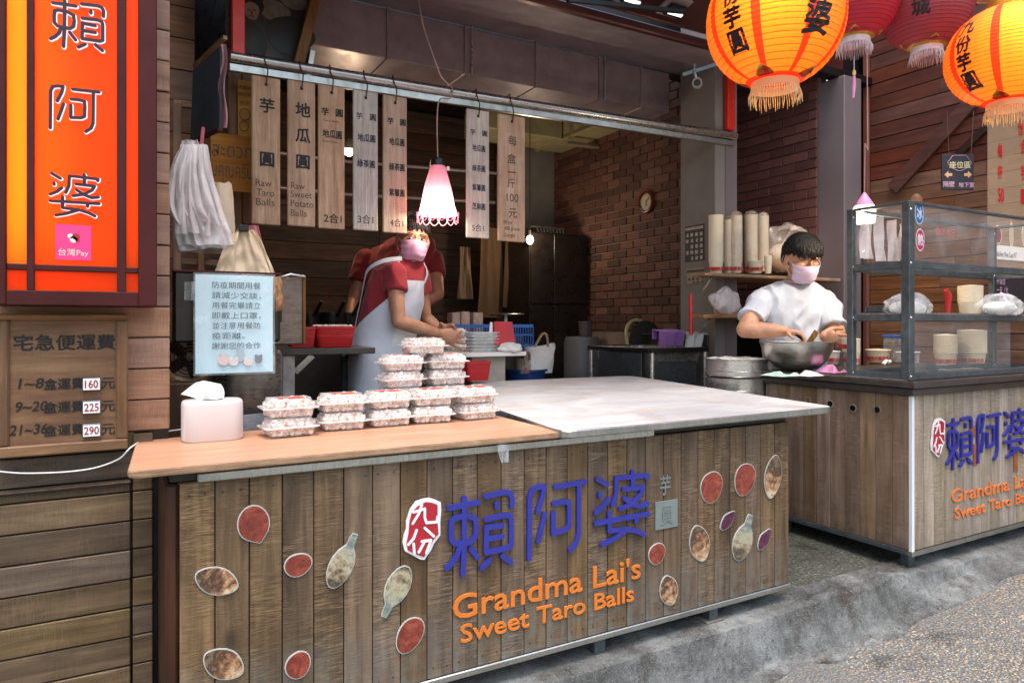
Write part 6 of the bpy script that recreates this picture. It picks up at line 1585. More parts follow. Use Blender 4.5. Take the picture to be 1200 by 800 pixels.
MB().lathe((tk.x, 4.9, 0), [(.15, 0), (.155, .1), (.155, P(694, 402, Y=4.75).z), (.14, P(694, 395, Y=4.75).z), (.0, P(694, 394, Y=4.75).z)], 28).build('body', plain('grey drum plastic', '5a5c60', .5), ta, smooth=40)
zt_ = P(694, 394, Y=4.75).z; MB().lathe((tk.x+.0, 4.85, zt_), [(.05, .002), (.058, .11), (.062, .112), (.062, .125), (.0, .126)], 20).build('bucket', plain('grey bucket', '4c4648', .5), ta, smooth=40)
for i, (u, v) in enumerate(((690, 366), (704, 368), (697, 352), (688, 384), (706, 384))):
    p = P(u, v, Y=5.15); o = MB(); o.tube([p, p+V(0, .30, 0)], .044, 16)
    tag(o.build('paper_roll', M['cream'], smooth=40), ['cream roll at the left of the middle row on the pile', 'cream roll at the right of the middle row of the pile', 'topmost cream roll in the pile by the black cabinet', 'lowest left cream roll in the pile by the cabinet', 'lowest right cream roll of the pile by the brick wall'][i], 'roll', 'cream rolls piled by the cabinet')
rs_ = P(700, 394, Y=5.2).z - .05
st2 = thing('shelf_stand', 'dark low stand under the pile of cream rolls', 'stand', (tk.x, 5.2, 0)); MB().box(tk.x-.05, 5.1, 0, tk.x+.2, 5.5, rs_, .005).build('box', M['black'], st2)
# sink bench
SZ = P(764, 408, Y=3.34).z; sx0, sx1 = P(764, 408, Y=3.34).x, 3.34
sk = thing('sink_bench', 'black-edged steel sink bench beside the grey pillar', 'sink', (sx0, 3.34, 0))
t_ = .03
MB().box(sx0, 3.34, SZ-t_, sx1, 3.37, SZ, .003).build('rim', M['black'], sk); MB().box(sx0, 3.371, SZ-t_, sx0+.03, 4.0, SZ, .003).build('rim', M['black'], sk)
MB().box(sx0, 4.001, SZ-t_, sx1, 4.03, SZ, .003).build('rim', M['black'], sk); MB().box(sx1-.03, 3.371, SZ-t_, sx1, 4.0, SZ, .003).build('rim', M['black'], sk)
m = MB(); m.add([V(sx0+.031, 3.371, SZ-.006), V(sx1-.031, 3.371, SZ-.006), V(sx1-.031, 4.0, SZ-.006), V(sx0+.031, 4.0, SZ-.006), V(sx0+.08, 3.42, SZ-.22), V(sx1-.08, 3.42, SZ-.22), V(sx1-.08, 3.92, SZ-.22), V(sx0+.08, 3.92, SZ-.22)], [(0, 4, 5, 1), (1, 5, 6, 2), (2, 6, 7, 3), (3, 7, 4, 0), (4, 7, 6, 5)]); m.build('basin', M['steel'], sk)
MB().box(sx0+.05, 3.39, SZ-.36, sx1-.06, 3.40, SZ-t_-.005, .002).build('front_sheet', metal('dull tank steel', '5d6468', .3, (1, 1, 3), var=.3, dirt=.5, metallic=.7), sk)
MB().box(sx0+.006, 3.45, SZ-.34, sx0+.012, 3.9, SZ-t_-.005, .002).build('side_sheet', bpy.data.materials['dull tank steel'], sk)
for x, y in ((sx0+.015, 3.355), (sx1-.02, 3.355), (sx0+.015, 4.0), (sx1-.02, 4.0)): MB().tube([V(x, y, 0), V(x, y, SZ-t_)], .014, 10).build('leg', M['steel'], sk, smooth=40)
MB().box(sx1-.012, 3.34, SZ+.001, sx1, 4.0, SZ+.08, .003).build('backsplash', M['black'], sk)
def towel(lab, u0, u1, v0, v1, Y, mat, seed):
    z1_, z0_ = P(u0, v0, Y=Y).z, P(u0, v1, Y=Y).z; x0_, x1_ = P(u0, v0, Y=Y).x, P(u1, v0, Y=Y).x
    def g(u, v):
        w_ = .012*math.sin(u*17+seed)+.008*mnoise.noise(V(u*6, v*3, seed)); e = .01*mnoise.noise(V(u*9, 0, seed+3))
        return V(x0_+(x1_-x0_)*u, Y+w_-.02*(1-abs(2*v-1)) if v < .5 else Y+.06+w_*.5, (z0_+e+(z1_-z0_)*min(1, v*2)) if v < .5 else z1_-(v-.5)*2*(z1_-z0_)*.6+e)
    return tag(MB().grid(g, 24, 17).build('towel', mat, smooth=80), lab, 'towel')
tr_ = MB().tube([V(sx0+.2, 3.42, SZ+.075), V(sx1-.006, 3.42, SZ+.075)], .006, 6).build('towel_rail', M['steel'], sk)
towel('purple towel hanging over the sink rail', 772, 801, 386, 406, 3.405, M['purple_cloth'], 2); towel('pale grey towel hanging at the end of the sink rail', 801, 828, 389, 407, 3.40, M['grey_cloth'], 5)
sv_ = thing('round_sieve', 'round sieve with pale rim propped behind the sink', 'sieve', P(758, 405, Y=4.1)); cS = P(758, 406, Y=4.1); RS = 27*cS.y/.78/816
MB().tube([cS+V(RS*math.cos(t_), .12*math.sin(t_), RS*1.15*math.sin(t_)) for t_ in [2*math.pi*j/36 for j in range(37)]], .014, 8).build('rim', M['hood'], sv_, smooth=60)
MB().lathe(cS, [(.0001, 0), (RS, 0)], 30, Matrix(((1, 0, 0), (0, .1, -1), (0, 1.15, .1)))).build('mesh', plain('dark mesh', '2b2423', .6), sv_)
p = P(809, 345, Y=3.38); q_ = P(810, 392, Y=3.36)
tag(MB().tube([p, (p+q_)/2, q_], [.013, .012, .013], 10).build('red_pole', M['red_plastic'], smooth=50), 'short red plastic pole leaning on the grey pillar', 'pole')

# steamer pots
def steamer(lab, u, vb, vt, w_, k_, grp='steamer pots'):
    top = D(u, vt, k_); r_ = w_*k_/816/2; h_ = (vb-vt)*k_/816
    o = thing('steamer_pot', lab, 'pot', (top.x, top.y, top.z-h_), grp)
    MB().lathe((top.x, top.y, top.z-h_), [(.0, .002), (r_*.97, .002), (r_, .008), (r_, h_*.30), (r_*1.012, h_*.32), (r_, h_*.34), (r_, h_*.90), (r_*1.03, h_*.92), (r_*1.03, h_*.97), (r_*.97, h_*.98), (r_*.96, h_*.80), (.0, h_*.78)], 40).build('body', M['steel'], o, smooth=35)
    return o, top, r_, h_
o, top, r_, h_ = steamer('upper steel steamer ring filled with floury white dough', 863, 440, 419, 70, 3.98)
m = MB(); m.grid(lambda u, v: V(top.x+r_*.95*v*math.cos(2*math.pi*u), top.y+r_*.95*v*math.sin(2*math.pi*u), top.z-.004+.012*mnoise.noise(V(v*math.cos(2*math.pi*u)*4, v*math.sin(2*math.pi*u)*4, 1))), 28, 10); m.build('dough', M['towel_white'], o, smooth=80)
steamer('lower steel steamer ring under the floury one', 863, 462, 441, 68, 3.98)
sp = thing('pot_stand', 'dark square stand under the steamer pots', 'stand', (top.x, top.y, 0)); zz = D(863, 462, 3.98).z-.004
MB().box(top.x-.16, top.y-.14, 0, top.x+.10, top.y+.16, zz, .005).build('box', M['black'], sp)

# cup shelves
SYf = 3.27
def shelf(lab, v, u0):
    z = P(870, v, Y=SYf).z; x0_ = P(u0, v, Y=SYf).x; o = thing('wall_shelf', lab, 'shelf', (x0_, SYf, z))
    MB().box(x0_, SYf, z-.022, 4.58, 3.388, z, .003).build('board', M['ply_edge'], o); MB().box(3.66, 3.389, z-.022, 4.585, 3.9, z, .003).build('board', M['ply_edge'], o)
    MB().bar((x0_+.08, 3.384, z-.12), (x0_+.08, SYf+.02, z-.026), .012, .012).build('bracket', M['steel'], o); return z
zA = shelf('upper plywood shelf crowded with paper cup stacks', 321, 826); zB = shelf('lower plywood shelf holding a clear crumpled bag', 369, 824)
MB().box(3.70, 3.95, 0, 4.59, 3.97, zB-.03).build('shelf_dark_panel', M['black'], bw2)  # black panel stands in for the darkness below the lower shelf
def cup_stack(lab, u, v0, v1, w_, k_=None, Y=None, mat=None, prnt=True, grp='paper cup stacks', wrap=False, z0=None, X=None):
    b_ = P(u, v0, D=k_) if k_ else P(u, v0, Y=Y, X=X) if z0 is None else P(u, v0, Z=z0)
    kk_ = (P(u, 100, D=1)-V(0, 0, CAM_H)).length and ((b_-V(0, 0, CAM_H)).dot(FWD))/816
    r_ = w_*kk_/2; h_ = (v0-v1)*kk_
    if z0 is not None: b_.z = z0
    o = thing('cup_stack', lab, 'cup stack', b_, grp)
    prof = [(r_*.78, 0), (r_*.96, .075)] ; z = .075; 
    while z < h_: prof += [(r_, z), (r_, z+.006), (r_*.97, z+.007)]; z += .013
    MB().lathe(b_, [(.0, 0)]+prof+[(.0, z)], 22).build('cups', mat or M['cream'], o, smooth=30)
    if prnt:
        for a_ in (-.75, -.15, .45):
            tc_ = math.atan2(-b_.y, -b_.x)+a_; d = V(math.cos(tc_), math.sin(tc_), 0); x_ = V(-d.y, d.x, 0)
            text('賴阿婆', 'lettering', M['red_print'], o, b_+d*r_*.935+V(0, 0, .028), x_, V(0, 0, 1), .026, center=True, bold=.03, proud=.001, sx=.8)
    if wrap: MB().lathe(b_, [(r_*1.08, .004), (r_*1.12, h_*.5), (r_*1.1, z), (r_*.7, z+.02), (.0, z+.03)], 18).build('film', M['film'], o, smooth=60)
    return o
cup_stack('tall bare cream cup stack at the left end of the upper shelf', 839, 320.5, 253, 17, Y=SYf+.06)
cup_stack('slim film-wrapped cup stack second from the left on the shelf', 853.5, 320, 257, 11, Y=SYf+.10, mat=M['cream'], wrap=True)
cup_stack('film-wrapped cup stack third from the left on the shelf', 863, 320, 254, 13, Y=SYf+.06, wrap=True)
cup_stack('wide film-wrapped cup stack fourth from the left on the shelf', 880, 319, 252, 15, Y=SYf+.14, wrap=True)
cup_stack('film-wrapped cup stack behind the short bowls on the shelf', 894, 318, 254, 13, Y=3.6, wrap=True)
cup_stack('short printed bowl stack on the upper shelf by the face of the man', 885, 320.5, 306, 17, Y=SYf+.05)
cup_stack('plain short cream cup stack beside the printed bowls', 900, 320.5, 300, 9, Y=SYf+.05, prnt=False)
def blob_bag(lab, u, v, wu, hv, Y, mat, seed, name='clear_bag', cat='bag', k_=None, dk=.5, flat=.0, inner=None):
    c = P(u, v, Y=Y) if not k_ else P(u, v, D=k_); kk_ = ((c-V(0, 0, CAM_H)).dot(FWD))/816; rx_, rz_ = wu*kk_/2, hv*kk_/2
    def g(a, b_):
        th_ = 2*math.pi*a; ph = math.pi*(b_-.5); n_ = 1+.34*mnoise.noise(V(math.cos(th_)*1.5+seed, math.sin(th_)*1.5, ph*1.3))+.12*abs(mnoise.noise(V(math.cos(th_)*3+seed, math.sin(th_)*3, ph*3)))
        p = c + V(rx_*n_*math.cos(ph)*math.cos(th_), rx_*dk*n_*math.cos(ph)*math.sin(th_), rz_*n_*math.sin(ph)); p.z = max(p.z, c.z-rz_*.93); return p
    o = MB().grid(g, 56, 32).build(name, mat, smooth=80); tag(o, lab, cat)
    if inner: MB().ell(c-V(0, 0, rz_*.25), (rx_*.82, rx_*dk*.75, rz_*.62), 20, 12).build('contents', inner, o, smooth=60)
    return o
blob_bag('clear crumpled bag of supplies on the lower plywood shelf', 850, 355, 44, 32, 3.34, M['bag'], 3, inner=M['film'])
blob_bag('big pale film bundle filling the shelf behind the man', 925, 294, 80, 54, 3.62, M['film'], 7, inner=M['bag_beige'])
# charts on the pillar
for lab, (u0, v0, u1, v1), bgc, fgc in (('dark calorie chart with pale cells taped to the grey pillar', (803, 307, 825, 262), '2c2a2b', 'a89c94'), ('small yellowed chart below the dark one on the pillar', (805, 333, 826, 313), '94846c', '3c342c')):
    a, b = P(u0, v0, X=3.453), P(u1, v1, X=3.453); o = thing('wall_chart', lab, 'chart', (a+b)/2)
    ya, yb = max(a.y, b.y), min(a.y, b.y); MB().box(3.451, yb, a.z, 3.455, ya, b.z).build('sheet', plain('chart '+bgc, bgc, .6, var=.1), o)
    MB().box(3.4495, yb+.004, b.z-.03, 3.4508, ya-.004, b.z-.012).build('title_bar', plain('chart bar '+fgc, fgc, bmp=0, var=.3, scale=60), o)
    q2 = random.Random(3); nr_, nc_ = (5, 4) if bgc[0] == '2' else (3, 4)
    for i in range(nr_):
        for j in range(nc_):
            if q2.random() < .15: continue
            y = yb+(ya-yb)*(j+.22)/nc_; z = a.z+(b.z-a.z-.045)*(i+.2)/nr_; w_, h_ = (ya-yb)/nc_*.6, (b.z-a.z-.045)/nr_*.6
            MB().box(3.4495, y, z, 3.4508, y+w_*q2.uniform(.6, 1), z+h_).build('cell', bpy.data.materials['chart bar '+fgc], o)

# side table behind, crate, scale, bags
TZ = P(550, 413, Y=3.72).z; x0_, x1_ = P(490, 413, Y=3.72).x, P(617, 413, Y=3.72).x
stt = thing('side_table', 'white-topped side table behind the taro boxes with a worn panel leg', 'table', (x0_, 3.72, 0))
MB().box(x0_, 3.72, TZ-.028, x1_, 4.35, TZ-.001, .003).build('table_top', M['plastic_white'], stt)
a = P(584, 440, Y=3.76).x, P(596, 440, Y=3.76).x
MB().box(a[0]-.16, 3.80, 0, a[1], 3.83, TZ-.03, .003).build('panel_leg', plain('worn beige panel', 'b3a99e', .6, var=.25, scale=5), stt); MB().box(x0_+.02, 4.2, 0, x0_+.06, 4.24, TZ-.03).build('leg', M['darksteel'], stt)
def crate(lab, u0, u1, v0, v1, Y, dep, mat):
    a, b = P(u0, v1, Y=Y), P(u1, v0, Y=Y); o = thing('plastic_crate', lab, 'crate', V(a.x, Y, a.z)); L_ = b.x-a.x
    for y in (Y, Y+dep):
        for z in (a.z+.004, (a.z*.45+b.z*.55), b.z-.010): MB().box(a.x, y, z, b.x, y+.008, z+.010+(.012 if z > b.z-.02 else 0), .001).build('rail', mat, o)
        n_ = int(L_/.02); me = boxmesh('slat', .006, .006, b.z-a.z, mat, .001)
        for i in range(n_+1): piece(me, 'slat', o, V(a.x+L_*i/n_, y+.004, (a.z+b.z)/2))
    for x in (a.x, b.x-.008):
        for z in (a.z+.004, (a.z*.45+b.z*.55), b.z-.010): MB().box(x, Y+.009, z, x+.008, Y+dep-.001, z+.012, .001).build('rail', mat, o)
        me = boxmesh('slat', .006, .006, b.z-a.z, mat, .001)
        for i in range(1, 10): piece(me, 'slat', o, V(x+.004, Y+dep*i/10, (a.z+b.z)/2))
    MB().box(a.x+.009, Y+.009, a.z+.001, b.x-.009, Y+dep-.001, a.z+.006).build('floor', mat, o); return o
crate('long bright blue slatted crate standing at the back of the side table', 498, 625, 382, 409, 4.12, .34, M['blue_plastic'])
# nested clear trays
p = P(570, 412, Y=3.78)
for i in range(6):
    o = MB(); z = TZ+.001+i*.020; cx = p.x; base = rounded([(-.10, -.08), (.10, -.08), (.10, .08), (-.10, .08)], .02, 3); l = len(base)
    for zz_, s in ((0, .86), (.012, .92), (.013, 1), (.018, 1), (.0185, .93), (.003, .84)): o.v += [V(cx+q2.x*s, 3.86+q2.y*s, z+zz_) for q2 in base]
    for k_ in range(5):
        for j in range(l): jj = (j+1) % l; o.f.append([k_*l+j, k_*l+jj, (k_+1)*l+jj, (k_+1)*l+j]); o.m.append(0)
    o.f.append([5*l+j for j in range(l)]); o.m.append(0)
    tag(o.build('empty_tray', clear('frosted tray', 'dfe4e4', .25, .5, .2), smooth=40), '%s frosted empty tray in the nested stack on the side table' % ('lowest', 'second', 'third', 'fourth', 'fifth', 'topmost')[i], 'tray', 'nested empty trays')
M['packwrap'] = plain('pinkish wrapped food', 'b59a90', .3, var=.25, scale=25)
for i, (u, wd) in enumerate(((534, 8), (545, 9), (560, 10))):
    a, b = P(u-wd/2, 384, Y=4.25), P(u+wd/2, 366-(i % 2), Y=4.25); tag(MB().box(a.x, 4.25, a.z-.05, b.x+.01, 4.34, b.z, .006).build('food_pack', M['packwrap']), ('left', 'middle', 'right')[i]+'most film-wrapped pink pack standing in the blue crate', 'pack', 'wrapped packs in the crate')
a, b = P(583, 405, Y=3.74), P(606, 377, Y=3.74)
rc = thing('red_folder', 'bright red card folder propped upright on the side table', 'folder', (a+b)/2)
MB().prism([V(a.x, 3.78, a.z), V(b.x, 3.76, a.z+.01), V(b.x, 3.80, b.z), V(a.x+.02, 3.82, b.z+.002)], (0, .012, 0)).build('cover', M['red_plastic'], rc); MB().prism([V(a.x-.03, 3.80, a.z+.02), V(a.x-.001, 3.80, a.z+.02), V(a.x+.012, 3.83, b.z-.002), V(a.x, 3.83, b.z-.002)], (0, .01, 0)).build('pages', M['paper'], rc)
blob_bag('folded pale cloth in front of the red folder on the side table', 598, 408, 30, 12, 3.74, M['towel_white'], 5, 'folded_cloth', 'cloth')
sc_c = P(594, 368, Y=4.6)
ws = thing('weighing_scale', 'weighing scale with a flat steel plate behind the blue crate', 'scale', (sc_c.x, 4.6, 1.0))
MB().lathe(sc_c, [(.0, -.012), (.12, -.010), (.135, 0), (.13, .004), (.0, .002)], 28).build('plate', M['steel'], ws, smooth=50); MB().tube([sc_c-V(.01, 0, .01), sc_c-V(.01, 0, .16)], .014, 8).build('stem', M['plastic_white'], ws); MB().box(sc_c.x-.1, 4.52, 0, sc_c.x+.1, 4.7, sc_c.z-.16, .01).build('base', M['slab'], ws)
tub('red lidded tub with pale pink side beside the back stack of taro boxes', 566, 447, 34, 23, 3.45, mat=M['red_plastic'])
# blue basin with a white carrier bag
bp = P(628, 436, Y=4.3); bs = thing('basin', 'navy blue plastic basin on the floor holding carrier bags', 'basin', (bp.x, 4.45, bp.z-.3)); rb = 27*4.7/816
MB().lathe((bp.x, 4.45, 0), [(.0, bp.z-.25), (rb*.75, bp.z-.25), (rb*.95, bp.z), (rb*1.06, bp.z+.002), (rb*1.06, bp.z+.018), (rb*.95, bp.z+.014), (rb*.7, bp.z-.22)], 32).build('bowl', M['navy_plastic'], bs, smooth=40)
MB().box(bp.x-.12, 4.35, 0, bp.x+.12, 4.55, bp.z-.252, .004).build('stool', M['black'], bs)
def carrier(lab, u, v0, v1, w_, Y, mat, print_=None):
    a = P(u-w_/2, v0, Y=Y); b = P(u+w_/2, v1, Y=Y); o = thing('carrier_bag', lab, 'bag', V((a.x+b.x)/2, Y, a.z)); W = b.x-a.x; H = b.z-a.z
    def g(u_, v_): th_ = 2*math.pi*u_; s = .85+.2*v_; n_ = .05*mnoise.noise(V(math.cos(th_)*3, math.sin(th_)*3, v_*4+u)); return V((a.x+b.x)/2+W/2*(s+n_)*abs(math.cos(th_))**.6*(1 if math.cos(th_) > 0 else -1), Y+.05+.05*(1+n_*3)*math.sin(th_), a.z+H*(v_ + .06*v_*math.sin(th_*2+1)))
    MB().grid(g, 44, 16).build('sack', mat, o, smooth=80)
    MB().tube(smooth_pts([V((a.x+b.x)/2-W*.28, Y, b.z-.01), V((a.x+b.x)/2-W*.05, Y-.01, b.z+H*.38), V((a.x+b.x)/2+W*.1, Y-.01, b.z+H*.34), V((a.x+b.x)/2+W*.18, Y, b.z-.01)], 5), .010, 6).build('handle', cloth('tan bag handle', 'b08c76'), o, smooth=60)
    if print_: text(print_, 'lettering', M['red_print'], o, V(a.x+W*.3, Y-.01, a.z+H*.3), UX, UZ, .045, center=True); 
    return o
carrier('white paper carrier bag with tan handles in the navy basin', 636, 438, 404, 34, 4.36, M['paper']); carrier('small pinkish bag with red print left in the navy basin', 618, 438, 420, 14, 4.30, M['film'], '九')

# ================================================================ display case and its contents
KX0, KX1, KY0, KY1, KZ0, KZ1 = 3.115, 4.40, 1.885, 2.165, .857, 1.672
dc = thing('display_case', 'angle-iron display case with clear panes on the corner counter', 'display case', (KX0, KY0, KZ0))
def iron(p, q_, w_=.030, nm='rail', up=(0, 0, 1)): return MB().bar(p, q_, w_, w_, up=up, b=.003).build(nm, M['darksteel'], dc)
for x, y, w_ in ((KX0, KY0, .042), (KX0, KY1, .034), (KX1, KY1, .034), (KX1, KY0, .040)):
    MB().box(x-w_/2, y-w_/2, KZ0, x+w_/2, y+w_/2, KZ1, .004).build('post', M['darksteel'], dc)
    for z in (KZ0+.02, 1.143, 1.39, KZ1-.04): MB().ell(V(x-.01, y-w_/2, z), (.006, .004, .006), 8, 5).build('bolt', M['steel'], dc)
for z, h_ in ((KZ0+.016, .03), (1.143, .032), (1.385, .034), (KZ1-.006, .014)):
    for (a, b) in (((KX0+.022, KY0, z), (KX1-.022, KY0, z)), ((KX0, KY0+.022, z), (KX0, KY1-.018, z)), ((KX0+.018, KY1, z), (KX1-.018, KY1, z)), ((KX1, KY0+.022, z), (KX1, KY1-.018, z))):
        MB().bar(a, b, .028, h_, b=.003).build('rail', M['darksteel'], dc)
MB().box(KX0+.02, KY0+.02, 1.160, KX1-.02, KY1-.02, 1.166, .001).build('shelf_sheet', M['steel'], dc); MB().box(KX0+.02, KY0+.02, 1.403, KX1-.02, KY1-.02, 1.406, .001).build('shelf_sheet', M['glass'], dc)
MB().box(KX0-.02, KY0-.01, KZ0+.0005, KX1+.02, KY1+.02, KZ0+.0035, .0).build('base_sheet', M['steel'], dc)
MB().box(KX0+.03, KY0-.002, 1.405, KX1-.02, KY0+.002, KZ1-.015).build('pane', M['glass'], dc); MB().box(KX0-.002, KY0+.03, 1.405, KX0+.002, KY1-.02, KZ1-.015).build('pane', M['glass'], dc)
MB().box(KX0, KY0, KZ1+.002, KX1, KY1, KZ1+.006).build('pane', M['glass'], dc); MB().box(KX0+.03, KY0-.002, KZ0+.035, KX1-.4, KY0+.002, 1.125).build('pane', M['glass'], dc)
for u, v, ch, colr in ((1077.5, 250, '冰', '1f6fb8'), (1078.5, 281, '熱', 'c8284a')):
    p = P(u, v, Y=KY0-.004); rx_, rz_ = .034, .052
    s1 = MB().prism([V(p.x+rx_*math.cos(t_), KY0-.0035, p.z+rz_*math.sin(t_)) for t_ in [2*math.pi*j/28 for j in range(28)]], (0, .001, 0)).build('sticker', M['white_ac'], dc); s1['label'] = ('blue' if ch == '冰' else 'red')+' oval sticker reading '+ch
    MB().prism([V(p.x+rx_*.88*math.cos(t_), KY0-.0042, p.z+rz_*.9*math.sin(t_)) for t_ in [2*math.pi*j/28 for j in range(28)]], (0, .0006, 0)).build('print', plain('sticker '+ch, colr, .4, var=.05, bmp=0), s1)
    text(ch, 'character', M['white_ac'], s1, V(p.x, KY0-.0044, p.z), UX, UZ, .056, center=True, bold=.03, proud=.0006, sx=.85)
p = P(1108, 272, Y=KY1-.02); text('每杯50元', 'lettering', M['red_print'], dc, V(p.x, KY1-.02, p.z), UX, UZ, .052, center=True, bold=.02, fitw=.19)
# bags hanging inside
for i, (u, w_, v0, v1) in enumerate(((1016, 24, 303, 262), (1032, 17, 306, 254), (1047, 22, 306, 258), (1058, 14, 304, 262))):
    a = P(u, v1, Y=2.06-.03*i); b = P(u, v0, Y=2.06-.03*i); kk_ = (a-V(0, 0, CAM_H)).dot(FWD)/816
    def g(u_, v_, a=a, b=b, w_=w_, kk_=kk_, i=i): w2 = w_*kk_*(.25+.75*v_**.6); return V(a.x+(u_-.5)*w2, a.y+.014*math.sin(u_*13+i)+.012*math.sin(u_*7+v_*3+i), a.z+(b.z-a.z)*v_)
    tag(MB().grid(g, 20, 12).build('carrier_bag', M['bag'], smooth=80), '%s hanging white carrier bag inside the top of the display case' % ('leftmost', 'second', 'third', 'rightmost')[i], 'bag', 'white bags inside the case')
blob_bag('clear bag of ice lying on the left of the case shelf', 1064, 358, 84, 30, 0, M['bag_clear'], 11, k_=3.30, dk=.30, inner=M['towel_white'])
blob_bag('clear bag of ice lying on the right of the case shelf', 1172, 358, 84, 26, 0, M['bag_clear'], 15, k_=3.55, dk=.30, inner=M['towel_white'])
a = D(1030, 371, 3.5); tag(MB().box(3.15, 1.96, 1.1665, 3.42, 2.12, 1.20, .006).build('steel_tray', M['darksteel']), 'dark shallow tray under the left ice bag in the case', 'tray')
p = D(1111, 368, 3.6); tag(MB().tube([V(p.x, p.y, 1.167), p+V(.0, 0, .05), p+V(.0, 0, .10), p+V(-.02, 0, .125)], [.010, .014, .016, .010], 10).build('red_lever', M['red_plastic'], smooth=60), 'short red tap handle standing on the middle case shelf', 'handle')
cup_stack('plain cream bowl stack on the middle case shelf', 1137, 371, 334, 26, prnt=False, k_=3.62)
zc0 = KZ0+.004
cup_stack('printed cream cup stack inside the case bottom by the frosted box', 1108, 428, 392, 25, z0=zc0, mat=M['cream']); cup_stack('taller printed cream cup stack inside the case beside the back post', 1139, 427, 388, 30, z0=zc0)
cup_stack('printed bowl with lid left inside the case bottom', 1029, 424, 409, 28, z0=zc0); cup_stack('small printed cup standing by the left case post', 999, 427, 398, 17, z0=zc0)
cup_stack('plain white bowl stack at the far right of the case', 1185, 420, 402, 26, z0=zc0, prnt=False, mat=M['plastic_white'])
a = P(1051, 424, Z=zc0); o = thing('plastic_tub', 'tall clear tub with blue lid inside the display case', 'tub', a)
MB().box(a.x-.03, a.y, zc0, a.x+.06, a.y+.08, zc0+.16, .008).build('body', M['sleeve'], o); MB().box(a.x-.034, a.y-.004, zc0+.161, a.x+.064, a.y+.084, zc0+.178, .005).build('lid', M['blue_plastic'], o)
a = P(1072, 426, Z=zc0); o = thing('plastic_tub', 'low frosted box with white lid inside the display case', 'tub', a)
MB().box(a.x-.055, a.y, zc0, a.x+.055, a.y+.09, zc0+.065, .006).build('body', M['sleeve'], o); MB().box(a.x-.058, a.y-.003, zc0+.066, a.x+.058, a.y+.093, zc0+.075, .003).build('lid', M['plastic_white'], o)
for i in range(5): q2 = a+V(-.02+.013*i, .05, .078); tag(MB().tube([q2, q2+V(.02, .01, .055)], .007, 8).build('wooden_spoon', M['frame'], smooth=60), '%s tan wooden stick lying on the frosted box in the case' % ('first', 'second', 'third', 'fourth', 'fifth')[i], 'stick', 'wooden sticks on the frosted box')
a = P(1050, 436, Z=zc0); tag(MB().grid(lambda u, v: V(a.x-.05+.24*u, a.y-.02+.10*v, zc0+.004+.008*abs(mnoise.noise(V(u*6, v*6, 3)))), 24, 12).build('foil_sheet', M['steel'], smooth=80), 'crumpled foil sheet on the case floor behind the corner post', 'foil')
a = P(1120, 434, Z=zc0); tag(MB().grid(lambda u, v: V(a.x-.12+.34*u, a.y-.03+.12*v, zc0+.004+.010*abs(mnoise.noise(V(u*5, v*5, 8)))), 24, 12).build('white_sheet', M['bag'], smooth=80), 'crumpled white plastic sheet lying on the case floor', 'sheet')
a = P(1035, 427, Z=zc0); tag(MB().tube(smooth_pts([a, a+V(.03, 0, .02), a+V(.06, .01, .01), a+V(.09, .01, .018)], 4), [.012]*12+[.01], 8).build('rag', M['towel_white'], smooth=60), 'twisted white rag on the case floor by the printed bowl', 'rag')
a = P(1058, 420, Z=zc0); tag(MB().tube([a, a+V(.05, 0, .015)], .012, 8).build('blue_rag', M['blue_plastic'], smooth=60), 'small rolled blue rag beside the twisted white rag', 'rag')

# bowl, cloths, spoons at the man's hands
CZT = Z1+.066 if False else .8565
bc = D(934, 400, 3.82); bc.z = CZT; rbw = .187
bo = thing('mixing_bowl', 'wide stainless steel mixing bowl on the end of the corner counter', 'bowl', bc)
hb2 = .158
prof = [(.0, .002), (.06, .002), (.11, .018), (.155, .06), (.178, .11), (rbw, hb2-.004), (rbw+.010, hb2), (rbw+.010, hb2+.004), (rbw-.002, hb2), (.172, .11), (.148, .062), (.10, .024), (.0, .012)]
MB().lathe(bc, prof, 56).build('bowl', metal('bright stainless', 'd6d3cd', .3, (1, 1, 3), var=.06, dirt=.05), bo, smooth=50)
hL = D(937, 393, 3.84)
tag(MB().tube([hL+V(-.03, -.0, .005), hL+V(.04, -.02, -.04), hL+V(.13, -.02, -.13)], [.008, .008, .006], 8).build('dark_spoon', M['black'], smooth=50), 'dark spoon handle gripped over the steel bowl', 'spoon')
q2 = D(957, 388, 3.80); tag(MB().bar(q2, D(948, 402, 3.78), .03, .008, up=FWD, b=.002).build('wooden_spatula', M['frame_z']), 'flat wooden spatula leaning inside the steel bowl', 'spatula')
hR = D(992, 404, 3.66); cup_stack('small printed paper cup held in the hand of the man', 993, 412, 398, 14, k_=3.66)
def cloth_on(lab, u0, v0, w_, d_, mat, seed, h_=.02, drop=.0):
    c = P(u0, v0, Z=CZT)
    def g(u, v):
        x = c.x+w_*(u-.5)*(1+.2*mnoise.noise(V(v*4, seed, 0))); y = c.y+d_*(v-.3)*(1+.2*mnoise.noise(V(u*4, seed, 5))); z = CZT+.004+h_*(.5+.5*math.sin(9*u+3*math.sin(4*v+seed)))*math.sin(math.pi*u)**.5*math.sin(math.pi*v)**.5
        if y < 1.0: pass
        return V(x, y, z)
    return tag(MB().grid(g, 26, 18).build('cloth', mat, smooth=80), lab, 'cloth')
cloth_on('mint green cloth under the left of the steel bowl', 921, 441, .16, .14, M['mint_cloth'], 2)
cloth_on('crumpled white cloth at the front of the steel bowl', 950, 441, .12, .12, M['towel_white'], 6, .025); cloth_on('crumpled pink plastic bag beside the steel bowl', 979, 437, .12, .12, M['pink_plastic'], 9, .04)
cup_stack('printed white bowl behind the pink bag on the counter', 972, 426, 412, 24, z0=CZT, mat=M['plastic_white'])
